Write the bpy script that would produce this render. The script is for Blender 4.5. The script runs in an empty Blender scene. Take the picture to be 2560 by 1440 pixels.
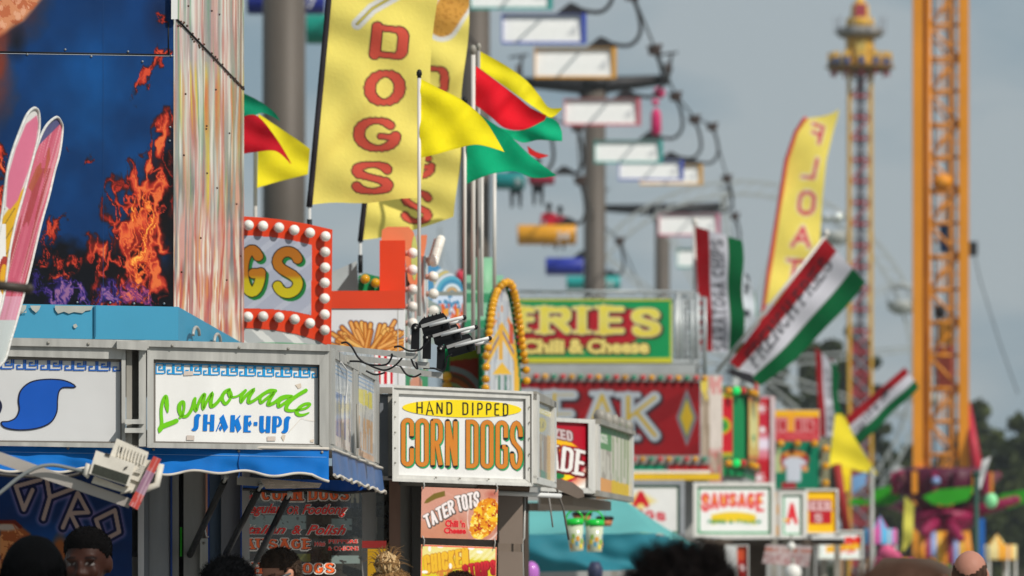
import bpy, bmesh, math, random
import numpy as np
from mathutils import Vector, Matrix
from mathutils.geometry import tessellate_polygon
R = math.radians
random.seed(7)
SC = bpy.context.scene
COL = SC.collection
# ------------------------------------------------------------------ camera, sky, sun, exposure
F = 200.0 / 36.0 * 2560.0      # focal length in photo pixels
HZ = 1480.0                    # the horizon, just below the frame
CH = 1.6                       # eye height
cam_d = bpy.data.cameras.new('camera'); cam = bpy.data.objects.new('camera', cam_d); COL.objects.link(cam)
cam.location = (0, 0, CH); cam.rotation_euler = (R(90), 0, 0)
cam_d.lens = 200; cam_d.sensor_width = 36; cam_d.shift_y = (HZ - 720) / 2560.0
cam_d.clip_start = 0.5; cam_d.clip_end = 5000
cam_d.dof.use_dof = True; cam_d.dof.focus_distance = 22.6; cam_d.dof.aperture_fstop = 5.8
cam_d.dof.aperture_blades = 0
SC.camera = cam
SUNV = Vector((0.54, -0.50, 0.68)).normalized()      # towards the sun
sun_d = bpy.data.lights.new('sun', 'SUN'); sun = bpy.data.objects.new('sun', sun_d); COL.objects.link(sun)
sun_d.energy = 3.8; sun_d.angle = R(0.6); sun_d.color = (1.0, 0.95, 0.87)
sun.rotation_euler = SUNV.to_track_quat('Z', 'Y').to_euler(); sun.location = (20, -10, 40)
W = bpy.data.worlds.new('World'); SC.world = W; W.use_nodes = True
nt = W.node_tree; nt.nodes.clear()
out = nt.nodes.new('ShaderNodeOutputWorld'); bg = nt.nodes.new('ShaderNodeBackground'); bg.inputs[1].default_value = 0.1
sky = nt.nodes.new('ShaderNodeTexSky'); sky.sky_type = 'NISHITA'; sky.sun_disc = False
sky.sun_elevation = math.asin(SUNV.z); sky.sun_rotation = math.atan2(SUNV.x, SUNV.y)
sky.dust_density = 2.0
tc = nt.nodes.new('ShaderNodeTexCoord'); mp = nt.nodes.new('ShaderNodeMapping'); mp.inputs['Scale'].default_value = (1.0, 1.0, 2.6)
ns = nt.nodes.new('ShaderNodeTexNoise'); ns.inputs['Scale'].default_value = 9.0; ns.inputs['Detail'].default_value = 4.0; ns.inputs['Roughness'].default_value = 0.45
ns2 = nt.nodes.new('ShaderNodeTexNoise'); ns2.inputs['Scale'].default_value = 28.0; ns2.inputs['Detail'].default_value = 3.0
rp = nt.nodes.new('ShaderNodeValToRGB')
rp.color_ramp.elements[0].position = 0.44; rp.color_ramp.elements[0].color = (2.42, 3.36, 4.02, 1)
rp.color_ramp.elements[1].position = 0.60; rp.color_ramp.elements[1].color = (3.95, 4.5, 4.8, 1)
ad = nt.nodes.new('ShaderNodeMath'); ad.operation = 'MULTIPLY_ADD'; ad.inputs[1].default_value = 0.35; 
mx = nt.nodes.new('ShaderNodeMixRGB'); mx.inputs[0].default_value = 0.9
L = nt.links.new
L(tc.outputs['Generated'], mp.inputs[0]); L(mp.outputs[0], ns.inputs[0]); L(mp.outputs[0], ns2.inputs[0])
sb = nt.nodes.new('ShaderNodeMath'); sb.operation = 'MULTIPLY'; sb.inputs[1].default_value = 0.72
L(ns.outputs[0], sb.inputs[0]); L(ns2.outputs[0], ad.inputs[0]); L(sb.outputs[0], ad.inputs[2]); L(ad.outputs[0], rp.inputs[0])
L(sky.outputs[0], mx.inputs[1]); L(rp.outputs[0], mx.inputs[2]); L(mx.outputs[0], bg.inputs[0]); L(bg.outputs[0], out.inputs[0])
SC.view_settings.view_transform = 'Standard'; SC.view_settings.look = 'None'; SC.view_settings.exposure = 0; SC.view_settings.gamma = 1
SC.view_settings.use_curve_mapping = False
SC.render.engine = 'CYCLES'
SC.cycles.use_denoising = True
SC.cycles.max_bounces = 8; SC.cycles.transparent_max_bounces = 12
SC.cycles.sample_clamp_indirect = 6.0

# ------------------------------------------------------------------ colours and materials
def lin(c):
    return tuple((x / 12.92 if x <= 0.04045 else ((x + 0.055) / 1.055) ** 2.4) for x in c)
def hx(s):
    s = s.lstrip('#'); return tuple(int(s[i:i + 2], 16) / 255 for i in (0, 2, 4))
_m = {}
def mat(name, c='#cccccc', rough=0.5, metal=0.0, var=0.12, scale=6.0, bump=0.0, emit=None, trans=0.0, coat=0.0, stretch=None, sheen=0.0, spec=0.3, rnd=0.0):
    if name in _m: return _m[name]
    m = bpy.data.materials.new(name); m.use_nodes = True; t = m.node_tree; b = t.nodes['Principled BSDF']
    rgb = lin(hx(c)) if isinstance(c, str) else c
    b.inputs['Base Color'].default_value = (*rgb, 1); b.inputs['Roughness'].default_value = rough; b.inputs['Metallic'].default_value = metal; b.inputs['Specular IOR Level'].default_value = spec
    if coat: b.inputs['Coat Weight'].default_value = coat; b.inputs['Coat Roughness'].default_value = 0.08
    tcn = t.nodes.new('ShaderNodeTexCoord'); mpn = t.nodes.new('ShaderNodeMapping')
    if stretch: mpn.inputs['Scale'].default_value = stretch
    t.links.new(tcn.outputs['Object'], mpn.inputs[0])
    n = t.nodes.new('ShaderNodeTexNoise'); n.inputs['Scale'].default_value = scale; n.inputs['Detail'].default_value = 6
    t.links.new(mpn.outputs[0], n.inputs[0])
    if var:
        r = t.nodes.new('ShaderNodeMapRange'); r.inputs[1].default_value = 0.3; r.inputs[2].default_value = 0.7
        r.inputs[3].default_value = 1 - var; r.inputs[4].default_value = 1 + var * 0.6
        t.links.new(n.outputs[0], r.inputs[0])
        mm = t.nodes.new('ShaderNodeVectorMath'); mm.operation = 'SCALE'; mm.inputs[0].default_value = rgb
        t.links.new(r.outputs[0], mm.inputs['Scale']); t.links.new(mm.outputs[0], b.inputs['Base Color'])
        rr = t.nodes.new('ShaderNodeMapRange'); rr.inputs[3].default_value = max(0.03, rough - 0.1); rr.inputs[4].default_value = min(1, rough + 0.12)
        t.links.new(n.outputs[0], rr.inputs[0]); t.links.new(rr.outputs[0], b.inputs['Roughness'])
    if rnd and var:                # each copy a little different: dusty, yellowed or dim
        oi = t.nodes.new('ShaderNodeObjectInfo'); r2 = t.nodes.new('ShaderNodeMapRange'); r2.inputs[3].default_value = 1 - rnd; r2.inputs[4].default_value = 1.05; t.links.new(oi.outputs['Random'], r2.inputs[0])
        m3 = t.nodes.new('ShaderNodeVectorMath'); m3.operation = 'SCALE'; t.links.new(mm.outputs[0], m3.inputs[0]); t.links.new(r2.outputs[0], m3.inputs['Scale']); t.links.new(m3.outputs[0], b.inputs['Base Color'])
    if bump:
        bn = t.nodes.new('ShaderNodeBump'); bn.inputs['Strength'].default_value = bump; bn.inputs['Distance'].default_value = 0.01
        t.links.new(n.outputs[0], bn.inputs['Height']); t.links.new(bn.outputs[0], b.inputs['Normal'])
    if trans:      # thin cloth that lets the sun through
        tr = t.nodes.new('ShaderNodeBsdfTranslucent'); mxs = t.nodes.new('ShaderNodeMixShader'); mxs.inputs[0].default_value = trans
        tr.inputs[0].default_value = (*rgb, 1); o = t.nodes['Material Output']
        t.links.new(b.outputs[0], mxs.inputs[1]); t.links.new(tr.outputs[0], mxs.inputs[2]); t.links.new(mxs.outputs[0], o.inputs[0])
    if emit:
        b.inputs['Emission Color'].default_value = (*lin(hx(emit[0])), 1); b.inputs['Emission Strength'].default_value = emit[1]
    _m[name] = m; return m
def vmat(name, rough=0.45, trans=0.0, coat=0.0, bump=0.0, metal=0.0, bscale=40):
    if name in _m: return _m[name]
    m = bpy.data.materials.new(name); m.use_nodes = True; t = m.node_tree; b = t.nodes['Principled BSDF']; b.inputs['Specular IOR Level'].default_value = 0.15 if not coat else 0.3
    a = t.nodes.new('ShaderNodeVertexColor'); a.layer_name = 'Col'
    n = t.nodes.new('ShaderNodeTexNoise'); n.inputs['Scale'].default_value = bscale; n.inputs['Detail'].default_value = 5
    n2 = t.nodes.new('ShaderNodeTexNoise'); n2.inputs['Scale'].default_value = 2.3; n2.inputs['Detail'].default_value = 8; n2.inputs['Roughness'].default_value = .65
    tcn = t.nodes.new('ShaderNodeTexCoord'); t.links.new(tcn.outputs['Object'], n.inputs[0])
    t.links.new(tcn.outputs['Object'], n2.inputs[0]); mr = t.nodes.new('ShaderNodeMapRange'); mr.inputs[1].default_value = .3; mr.inputs[2].default_value = .7; mr.inputs[3].default_value = .90; mr.inputs[4].default_value = 1.04
    t.links.new(n2.outputs[0], mr.inputs[0]); vs_ = t.nodes.new('ShaderNodeVectorMath'); vs_.operation = 'SCALE'; t.links.new(a.outputs[0], vs_.inputs[0]); t.links.new(mr.outputs[0], vs_.inputs['Scale'])
    t.links.new(vs_.outputs[0], b.inputs['Base Color']); b.inputs['Roughness'].default_value = rough; b.inputs['Metallic'].default_value = metal
    rr = t.nodes.new('ShaderNodeMapRange'); rr.inputs[3].default_value = max(0.03, rough - 0.12); rr.inputs[4].default_value = min(1, rough + 0.15)
    t.links.new(n.outputs[0], rr.inputs[0]); t.links.new(rr.outputs[0], b.inputs['Roughness'])
    if coat: b.inputs['Coat Weight'].default_value = coat; b.inputs['Coat Roughness'].default_value = 0.1
    if bump:
        bn = t.nodes.new('ShaderNodeBump'); bn.inputs['Strength'].default_value = bump; bn.inputs['Distance'].default_value = 0.01
        t.links.new(n.outputs[0], bn.inputs['Height']); t.links.new(bn.outputs[0], b.inputs['Normal'])
    if trans:
        tr = t.nodes.new('ShaderNodeBsdfTranslucent'); mxs = t.nodes.new('ShaderNodeMixShader'); mxs.inputs[0].default_value = trans
        t.links.new(a.outputs[0], tr.inputs[0]); o = t.nodes['Material Output']
        t.links.new(b.outputs[0], mxs.inputs[1]); t.links.new(tr.outputs[0], mxs.inputs[2]); t.links.new(mxs.outputs[0], o.inputs[0])
    _m[name] = m; return m

# ------------------------------------------------------------------ places
def P(px, py, Y): return Vector(((px - 1280) * Y / F, Y, CH + (HZ - py) * Y / F))
def G(px, Y, z=0.0): return Vector(((px - 1280) * Y / F, Y, z))
def pxm(Y): return F / Y
class Plane:                       # vertical board whose two ends stand at (px, depth)
    def __init__(s, a, b):
        A = G(*a); B = G(*b); d = (B - A); d.z = 0; d.normalize()
        s.n = Vector((d.y, -d.x, 0)); s.d = d
        if s.n.y > 0: s.n = -s.n
        s.c = s.n.dot(A); s.u = (a[1] + b[1]) * 0.5 * 1.4e-5; s.A = A; s.B = B
    def Y(s, px): return s.c / (s.n.x * (px - 1280) / F + s.n.y)
    def pt(s, px, py, off=0.0): return s.m(px, py, off * s.u)
    def m(s, px, py, off=0.0): return P(px, py, (s.c + off) / (s.n.x * (px - 1280) / F + s.n.y))
class SidePlane(Plane):            # a board seen almost edge on: keep its normal to the right
    def __init__(s, a, b):
        super().__init__(a, b)
        if s.n.x < 0: s.n = -s.n; s.c = -s.c
    def pt(s, px, py, off=0.0): return P(px, py, s.Y(px)) + s.n * (off * s.u)
    def m(s, px, py, off=0.0): return P(px, py, s.Y(px)) + s.n * off
class Cloth:
    def __init__(s, fn, Y0): s.fn = fn; s.u = Y0 * 1.6e-4; s.n = Vector((0, -1, 0))
    def pt(s, px, py, off=0.0):
        y = s.fn(px, py); return P(px, py, y - off * s.u)
    def m(s, px, py, off=0.0): return P(px, py, s.fn(px, py) - off)

# ------------------------------------------------------------------ mesh builder
class MB:
    def __init__(s, m=None): s.v = []; s.f = []; s.mi = []; s.sm = []; s.mats = []; s.cur = m; s.k = 0
    def _i(s, m):
        m = m or s.cur
        if m not in s.mats: s.mats.append(m)
        return s.mats.index(m)
    def add(s, vs, fs, m=None, smooth=False):
        b = len(s.v); i = s._i(m); s.v.extend([Vector(q) for q in vs])
        for f in fs: s.f.append([b + q for q in f]); s.mi.append(i); s.sm.append(smooth)
        return s
    def hexa(s, q, m=None):        # eight corners: four of one face, four of the opposite one
        return s.add(q, [(0, 1, 2, 3), (7, 6, 5, 4), (0, 4, 5, 1), (1, 5, 6, 2), (2, 6, 7, 3), (3, 7, 4, 0)], m)
    def box(s, a, b, m=None):
        x0, y0, z0 = a; x1, y1, z1 = b
        return s.hexa([(x0, y0, z0), (x1, y0, z0), (x1, y0, z1), (x0, y0, z1), (x0, y1, z0), (x1, y1, z0), (x1, y1, z1), (x0, y1, z1)], m)
    def bp(s, S, x0, y0, x1, y1, o0, o1, m=None, sk=0):   # box on a board, px rectangle, from offset o0 to o1 metres
        q = [(x0, y1), (x1, y1 + sk), (x1, y0 + sk), (x0, y0)]
        return s.hexa([S.m(a, b, o1) for a, b in q] + [S.m(a, b, o0) for a, b in q], m)
    def quadbox(s, S, q, o0, o1, m=None):
        return s.hexa([S.m(a, b, o1) for a, b in q] + [S.m(a, b, o0) for a, b in q], m)
    def vwall(s, a, b, z0, z1, th, m=None):        # upright wall between ground points a and b, going back by th
        a = Vector(a); b = Vector(b); d = (b - a).normalized(); n = Vector((-d.y, d.x, 0)) * th
        if n.y < 0: n = -n
        L4 = [Vector((a.x, a.y, z0)), Vector((b.x, b.y, z0)), Vector((b.x, b.y, z1)), Vector((a.x, a.y, z1))]
        return s.hexa(L4 + [q + n for q in L4], m)
    def prism(s, pts, z0, z1, m=None):             # plan polygon raised from z0 to z1
        n = len(pts); vs = [(p[0], p[1], z0) for p in pts] + [(p[0], p[1], z1) for p in pts]
        fs = [tuple(range(n))[::-1], tuple(range(n, 2 * n))] + [(i, (i + 1) % n, n + (i + 1) % n, n + i) for i in range(n)]
        return s.add(vs, fs, m)
    def tube(s, pts, r, m=None, n=8, caps=True, smooth=True, closed=False):
        pts = [Vector(p) for p in pts]; N = len(pts); rs = r if isinstance(r, (list, tuple)) else [r] * N
        vs = []; up = None
        for i, p in enumerate(pts):
            a = pts[(i - 1) % N] if (i > 0 or closed) else pts[0]; b = pts[(i + 1) % N] if (i < N - 1 or closed) else pts[-1]
            d = (b - a)
            if d.length < 1e-9: d = Vector((0, 0, 1))
            d.normalize()
            if up is None:
                up = Vector((0, 0, 1)) if abs(d.z) < 0.9 else Vector((1, 0, 0))
            x = up.cross(d)
            if x.length < 1e-6: x = Vector((1, 0, 0)).cross(d)
            x.normalize(); y = d.cross(x); up = y
            for k in range(n):
                t = 2 * math.pi * k / n + math.pi / n; vs.append(p + (x * math.cos(t) + y * math.sin(t)) * rs[i])
        fs = []
        for i in range(N if closed else N - 1):
            j = (i + 1) % N
            for k in range(n): fs.append((i * n + k, i * n + (k + 1) % n, j * n + (k + 1) % n, j * n + k))
        s.add(vs, fs, m, smooth and n > 5)
        if caps and not closed:
            b = len(s.v) - N * n; i = s._i(m)
            s.f.append([b + k for k in range(n)][::-1]); s.mi.append(i); s.sm.append(False)
            s.f.append([b + (N - 1) * n + k for k in range(n)]); s.mi.append(i); s.sm.append(False)
        return s
    def lathe(s, c, prof, m=None, n=16, axis=(0, 0, 1), smooth=True, sx=1.0):
        c = Vector(c); z = Vector(axis).normalized(); x = Vector((1, 0, 0)) if abs(z.x) < 0.9 else Vector((0, 1, 0))
        y = z.cross(x).normalized(); x = y.cross(z); vs = []
        for (r, h) in prof:
            for k in range(n):
                t = 2 * math.pi * k / n; vs.append(c + z * h + x * (r * math.cos(t) * sx) + y * (r * math.sin(t)))
        fs = [(i * n + k, i * n + (k + 1) % n, (i + 1) * n + (k + 1) % n, (i + 1) * n + k) for i in range(len(prof) - 1) for k in range(n)]
        fs += [tuple(range(n))[::-1], tuple((len(prof) - 1) * n + k for k in range(n))]
        return s.add(vs, fs, m, smooth)
    def ball(s, c, r, m=None, n=12, sc=(1, 1, 1)):
        c = Vector(c); vs = []; fs = []; h = n // 2
        for i in range(h + 1):
            a = math.pi * i / h
            for k in range(n):
                t = 2 * math.pi * k / n; vs.append(c + Vector((r * sc[0] * math.sin(a) * math.cos(t), r * sc[1] * math.sin(a) * math.sin(t), r * sc[2] * math.cos(a))))
        for i in range(h):
            for k in range(n):
                if i == 0: fs.append((k, n + k, n + (k + 1) % n))
                elif i == h - 1: fs.append((i * n + k, (i + 1) * n + k, i * n + (k + 1) % n))
                else: fs.append((i * n + k, (i + 1) * n + k, (i + 1) * n + (k + 1) % n, i * n + (k + 1) % n))
        return s.add(vs, fs, m, True)
    # -- printed shapes on a board, in photo pixels, `off` = layer number
    def poly(s, S, pts, m=None, off=1.0, back=None):
        vs = [S.pt(a, b, off) for a, b in pts]; n = len(pts)
        if n == 4: s.add(vs, [(0, 1, 2, 3)], m)
        else:
            tri = tessellate_polygon([[Vector((a, b, 0)) for a, b in pts]]); s.add(vs, [tuple(t) for t in tri], m)
        if back is not None:       # give it thickness down to metres `back`
            n = len(pts); vb = [S.m(a, b, back) for a, b in pts]
            s.add(vs + vb, [(i, (i + 1) % n, n + (i + 1) % n, n + i) for i in range(n)] + [tuple(range(n, 2 * n))], m)
        return s
    def ell(s, S, cx, cy, rx, ry, m=None, off=1.0, n=40, sk=0.0):
        return s.poly(S, [(cx + rx * math.cos(2 * math.pi * k / n), cy + ry * math.sin(2 * math.pi * k / n) + sk * rx * math.cos(2 * math.pi * k / n)) for k in range(n)], m, off)
    def ribbon(s, S, pts, w, m=None, off=1.0, closed=False, smooth=False, g=None, cap=True, contrast=None):
        if smooth: pts = spline(pts, 6, closed)
        N = len(pts)
        if N < 2: return s
        s.k = (s.k + 1) % 6; off = off + s.k * 0.14
        g = g or (lambda a, b: (a, b)); ws = w if isinstance(w, (list, tuple)) else [w] * N
        if smooth and isinstance(w, (list, tuple)):
            ws = [float(np.interp(i / (N - 1) * (len(w) - 1), range(len(w)), w)) for i in range(N)]
        Ls, Rs = [], []
        for i in range(N):
            p = pts[i]; a = pts[(i - 1) % N] if (i > 0 or closed) else None; b = pts[(i + 1) % N] if (i < N - 1 or closed) else None
            def nd(u, v):
                dx, dy = v[0] - u[0], v[1] - u[1]; l = math.hypot(dx, dy) or 1e-6; return dx / l, dy / l
            if a is None: d = nd(p, b); k = 1
            elif b is None: d = nd(a, p); k = 1
            else:
                d1 = nd(a, p); d2 = nd(p, b); dx, dy = d1[0] + d2[0], d1[1] + d2[1]; l = math.hypot(dx, dy)
                if l < 0.35: d = d2; k = 1
                else: d = (dx / l, dy / l); k = min(1.6, 2 / l)
            ww = ws[i]
            if contrast is not None: ww = ww * (contrast + (1 - contrast) * abs(d[1]))
            ww *= 0.5 * k
            Ls.append((p[0] - d[1] * ww, p[1] + d[0] * ww)); Rs.append((p[0] + d[1] * ww, p[1] - d[0] * ww))
        vs = [S.pt(*g(*q), off) for q in Ls] + [S.pt(*g(*q), off) for q in Rs]
        fs = [(i, (i + 1) % N, N + (i + 1) % N, N + i) for i in range(N if closed else N - 1)]
        s.add(vs, fs, m)
        if cap and not closed:
            for (p, q, e) in ((Ls[0], Rs[0], pts[1]), (Ls[-1], Rs[-1], pts[-2])):
                cx, cy = (p[0] + q[0]) / 2, (p[1] + q[1]) / 2; r = math.hypot(p[0] - q[0], p[1] - q[1]) / 2
                a0 = math.atan2(p[1] - cy, p[0] - cx); ox, oy = cx - e[0], cy - e[1]
                sg = 1 if (math.cos(a0 + math.pi / 2) * ox + math.sin(a0 + math.pi / 2) * oy) > 0 else -1
                ring = [(cx + r * math.cos(a0 + sg * math.pi * j / 7), cy + r * math.sin(a0 + sg * math.pi * j / 7)) for j in range(8)]
                s.add([S.pt(*g(*t), off) for t in ring], [tuple(range(8))], m)
        return s
    def each(s, name, parent=None, **k):            # every loose piece becomes a part of its own
        par = list(range(len(s.v)))
        def fd(a):
            while par[a] != a: par[a] = par[par[a]]; a = par[a]
            return a
        for f in s.f:
            for q in f[1:]: par[fd(q)] = fd(f[0])
        gr = {}
        for i, f in enumerate(s.f): gr.setdefault(fd(f[0]), []).append(i)
        for ids in gr.values():
            b = MB(); b.mats = s.mats; idx = {}
            for i in ids:
                b.f.append([idx.setdefault(q, len(idx)) for q in s.f[i]]); b.mi.append(s.mi[i]); b.sm.append(s.sm[i])
            b.v = [None] * len(idx)
            for q, j in idx.items(): b.v[j] = s.v[q]
            b.build(name, parent, **k)
    def build(s, name, parent=None, label=None, cat=None, group=None, kind=None, ground=False):
        me = bpy.data.meshes.new(name)
        if parent is not None:
            o0 = parent; loc = Vector((0, 0, 0))
            while o0 is not None: loc = loc + o0.location; o0 = o0.parent
        else:
            xs = [v.x for v in s.v]; ys = [v.y for v in s.v]; loc = Vector(((min(xs) + max(xs)) / 2, (min(ys) + max(ys)) / 2, min(v.z for v in s.v)))
        me.from_pydata([tuple(v - loc) for v in s.v], [], s.f)
        for m in s.mats: me.materials.append(m)
        me.polygons.foreach_set('material_index', s.mi); me.polygons.foreach_set('use_smooth', s.sm); me.update()
        o = bpy.data.objects.new(name, me); COL.objects.link(o)
        if parent is not None: o.parent = parent
        else: o.location = loc
        return tag(o, label, cat, group, kind)
def spline(p, k=6, closed=False):
    n = len(p); o = []
    for i in range(n if closed else n - 1):
        g = (lambda j: p[j % n]) if closed else (lambda j: p[max(0, min(n - 1, j))])
        a, b, c, d = g(i - 1), g(i), g(i + 1), g(i + 2)
        for t in range(k):
            t /= k
            o.append(tuple(0.5 * ((2 * b[j]) + (-a[j] + c[j]) * t + (2 * a[j] - 5 * b[j] + 4 * c[j] - d[j]) * t * t + (-a[j] + 3 * b[j] - 3 * c[j] + d[j]) * t ** 3) for j in range(len(b))))
    if not closed: o.append(tuple(p[-1]))
    return o
def tag(o, label=None, cat=None, group=None, kind=None):
    if label: o['label'] = label
    if cat: o['category'] = cat
    if group: o['group'] = group
    if kind: o['kind'] = kind
    return o
def thing(name, loc, label, cat, group=None):
    o = bpy.data.objects.new(name, None); o.empty_display_size = 0.2; COL.objects.link(o); o.location = loc
    return tag(o, label, cat, group)
def inst(src, parent, loc, name=None, rot=None, scale=None):     # a copy of a part sharing its mesh
    o = src.copy(); COL.objects.link(o); o.parent = parent
    w = Vector((0, 0, 0)); q = parent
    while q is not None: w = w + q.location; q = q.parent
    o.location = Vector(loc) - w
    if rot: o.rotation_euler = rot
    if scale: o.scale = scale
    return o
def copy_tree(o, parent=None):
    c = o.copy(); COL.objects.link(c); c.parent = parent
    for ch in list(o.children): copy_tree(ch, c)
    return c

# ------------------------------------------------------------------ lettering
def arc(cx, cy, rx, ry, a0, a1, n=8):
    return [(cx + rx * math.cos(R(a0 + (a1 - a0) * i / n)), cy - ry * math.sin(R(a0 + (a1 - a0) * i / n))) for i in range(n + 1)]
def glyph(c, w, h):                # centre lines in a box w by h, y down; (points, closed)
    q = min(w * 0.55, h * 0.26); r = min(w / 2, h / 2); s = h * 0.25
    if c == 'O' or c == '0': return [(arc(w / 2, r, w / 2, r, 180, 0) + arc(w / 2, h - r, w / 2, r, 0, -180), True)]
    if c in 'CGS' and w > h * .34:
        k = 22
        if c == 'C': return [(arc(w / 2, h / 2, w / 2, h / 2, 42, 318, 18), False)]
        if c == 'G': return [(arc(w / 2, h / 2, w / 2, h / 2, 45, 355, 18) + [(w * .98, h * .56), (w * .58, h * .56)], False)]
        return [(arc(w / 2, s, w / 2, s, 18, 180, 10) + [(w * .06, h * .34), (w * .25, h * .43), (w * .75, h * .57), (w * .94, h * .66)] + arc(w / 2, h - s, w / 2, s, 0, -162, 10), False)]
    if c == 'C': return [([(w, h * .36)] + arc(w / 2, r, w / 2, r, 0, 180) + arc(w / 2, h - r, w / 2, r, 180, 360) + [(w, h * .64)], False)]
    if c == 'G': return [([(w, h * .34)] + arc(w / 2, r, w / 2, r, 0, 180) + arc(w / 2, h - r, w / 2, r, 180, 360) + [(w, h * .55)], False), ([(w, h * .55), (w * .55, h * .55)], False)]
    if c == 'D': return [([(0, 0)] + arc(w - q, q, q, q, 90, 0) + arc(w - q, h - q, q, q, 0, -90) + [(0, h)], True)]
    if c == 'R': return [([(0, h), (0, 0)], False), ([(0, 0)] + arc(w - s, s, s, s, 90, -90) + [(0, 2 * s)] if w > s * 1.2 else [(0, 0)] + arc(w / 2, s * .6, w / 2, s * .6, 90, 0) + arc(w / 2, 2 * s - s * .6, w / 2, s * .6, 0, -90) + [(0, 2 * s)], False), ([(w * .5, 2 * s), (w, h)], False)]
    if c == 'P': return [([(0, h), (0, 0)], False), ([(0, 0)] + arc(w / 2, s * .8, w / 2, s * .8, 90, 0) + arc(w / 2, 2.1 * s - s * .8, w / 2, s * .8, 0, -90) + [(0, 2.1 * s)], False)]
    if c == 'B': return [([(0, 0)] + arc(w * .5, s, w * .45, s, 90, -90) + [(0, 2 * s)], True), ([(0, 2 * s)] + arc(w * .5, 3 * s, w * .5, s, 90, -90) + [(0, h)], True)]
    if c == 'S': return [([(w, h * .31)] + arc(w / 2, s, w / 2, s, 0, 180) + [(w * .04, h * .34), (w * .2, h * .43), (w * .8, h * .57), (w * .96, h * .66)] + arc(w / 2, h - s, w / 2, s, 0, -180) + [(0, h * .69)], False)]
    if c == 'N': return [([(0, h), (0, 0)], False), ([(0, 0), (w, h)], False), ([(w, h), (w, 0)], False)]
    if c == 'M': return [([(0, h), (0, 0)], False), ([(0, 0), (w / 2, h * .7), (w, 0)], False), ([(w, 0), (w, h)], False)]
    if c == 'I' or c == 'l': return [([(w / 2, 0), (w / 2, h)], False)]
    if c == 'E': return [([(0, 0), (0, h)], False), ([(0, 0), (w, 0)], False), ([(0, h / 2), (w * .85, h / 2)], False), ([(0, h), (w, h)], False)]
    if c == 'F': return [([(0, 0), (0, h)], False), ([(0, 0), (w, 0)], False), ([(0, h / 2), (w * .8, h / 2)], False)]
    if c == 'L': return [([(0, 0), (0, h)], False), ([(0, h), (w, h)], False)]
    if c == 'T': return [([(0, 0), (w, 0)], False), ([(w / 2, 0), (w / 2, h)], False)]
    if c == 'H': return [([(0, 0), (0, h)], False), ([(w, 0), (w, h)], False), ([(0, h / 2), (w, h / 2)], False)]
    if c == 'A': return [([(0, h), (w / 2, 0)], False), ([(w / 2, 0), (w, h)], False), ([(w * .2, h * .66), (w * .8, h * .66)], False)]
    if c == 'K': return [([(0, 0), (0, h)], False), ([(w, 0), (0, h * .55)], False), ([(w * .3, h * .38), (w, h)], False)]
    if c == 'U': return [([(0, 0)] + arc(w / 2, h - r, w / 2, r, 180, 360) + [(w, 0)], False)]
    if c == 'V': return [([(0, 0), (w / 2, h)], False), ([(w / 2, h), (w, 0)], False)]
    if c == 'W': return [([(0, 0), (w * .25, h), (w / 2, h * .2), (w * .75, h), (w, 0)], False)]
    if c == 'Y': return [([(0, 0), (w / 2, h * .5), (w, 0)], False), ([(w / 2, h * .5), (w / 2, h)], False)]
    if c == 'X': return [([(0, 0), (w, h)], False), ([(w, 0), (0, h)], False)]
    if c == 'Z': return [([(0, 0), (w, 0), (0, h), (w, h)], False)]
    if c == '-': return [([(0, h * .52), (w, h * .52)], False)]
    if c == '&': return [([(w, h), (w * .2, h * .3)] + arc(w * .45, h * .18, w * .25, h * .17, 200, 0) + [(w * .1, h * .62), (w * .1, h * .85), (w * .45, h), (w, h * .6)], False)]
    return []
def gmap(q, W_, H_):
    (ax, ay), (bx, by), (cx, cy), (dx, dy) = q     # TL TR BR BL
    def g(u, v):
        s = u / W_; t = v / H_
        return ((ax * (1 - s) + bx * s) * (1 - t) + (dx * (1 - s) + cx * s) * t, (ay * (1 - s) + by * s) * (1 - t) + (dy * (1 - s) + cy * s) * t)
    return g
def rectq(x0, y0, x1, y1, sk=0.0): return [(x0, y0), (x1, y0 + sk), (x1, y1 + sk), (x0, y1)]
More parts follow.
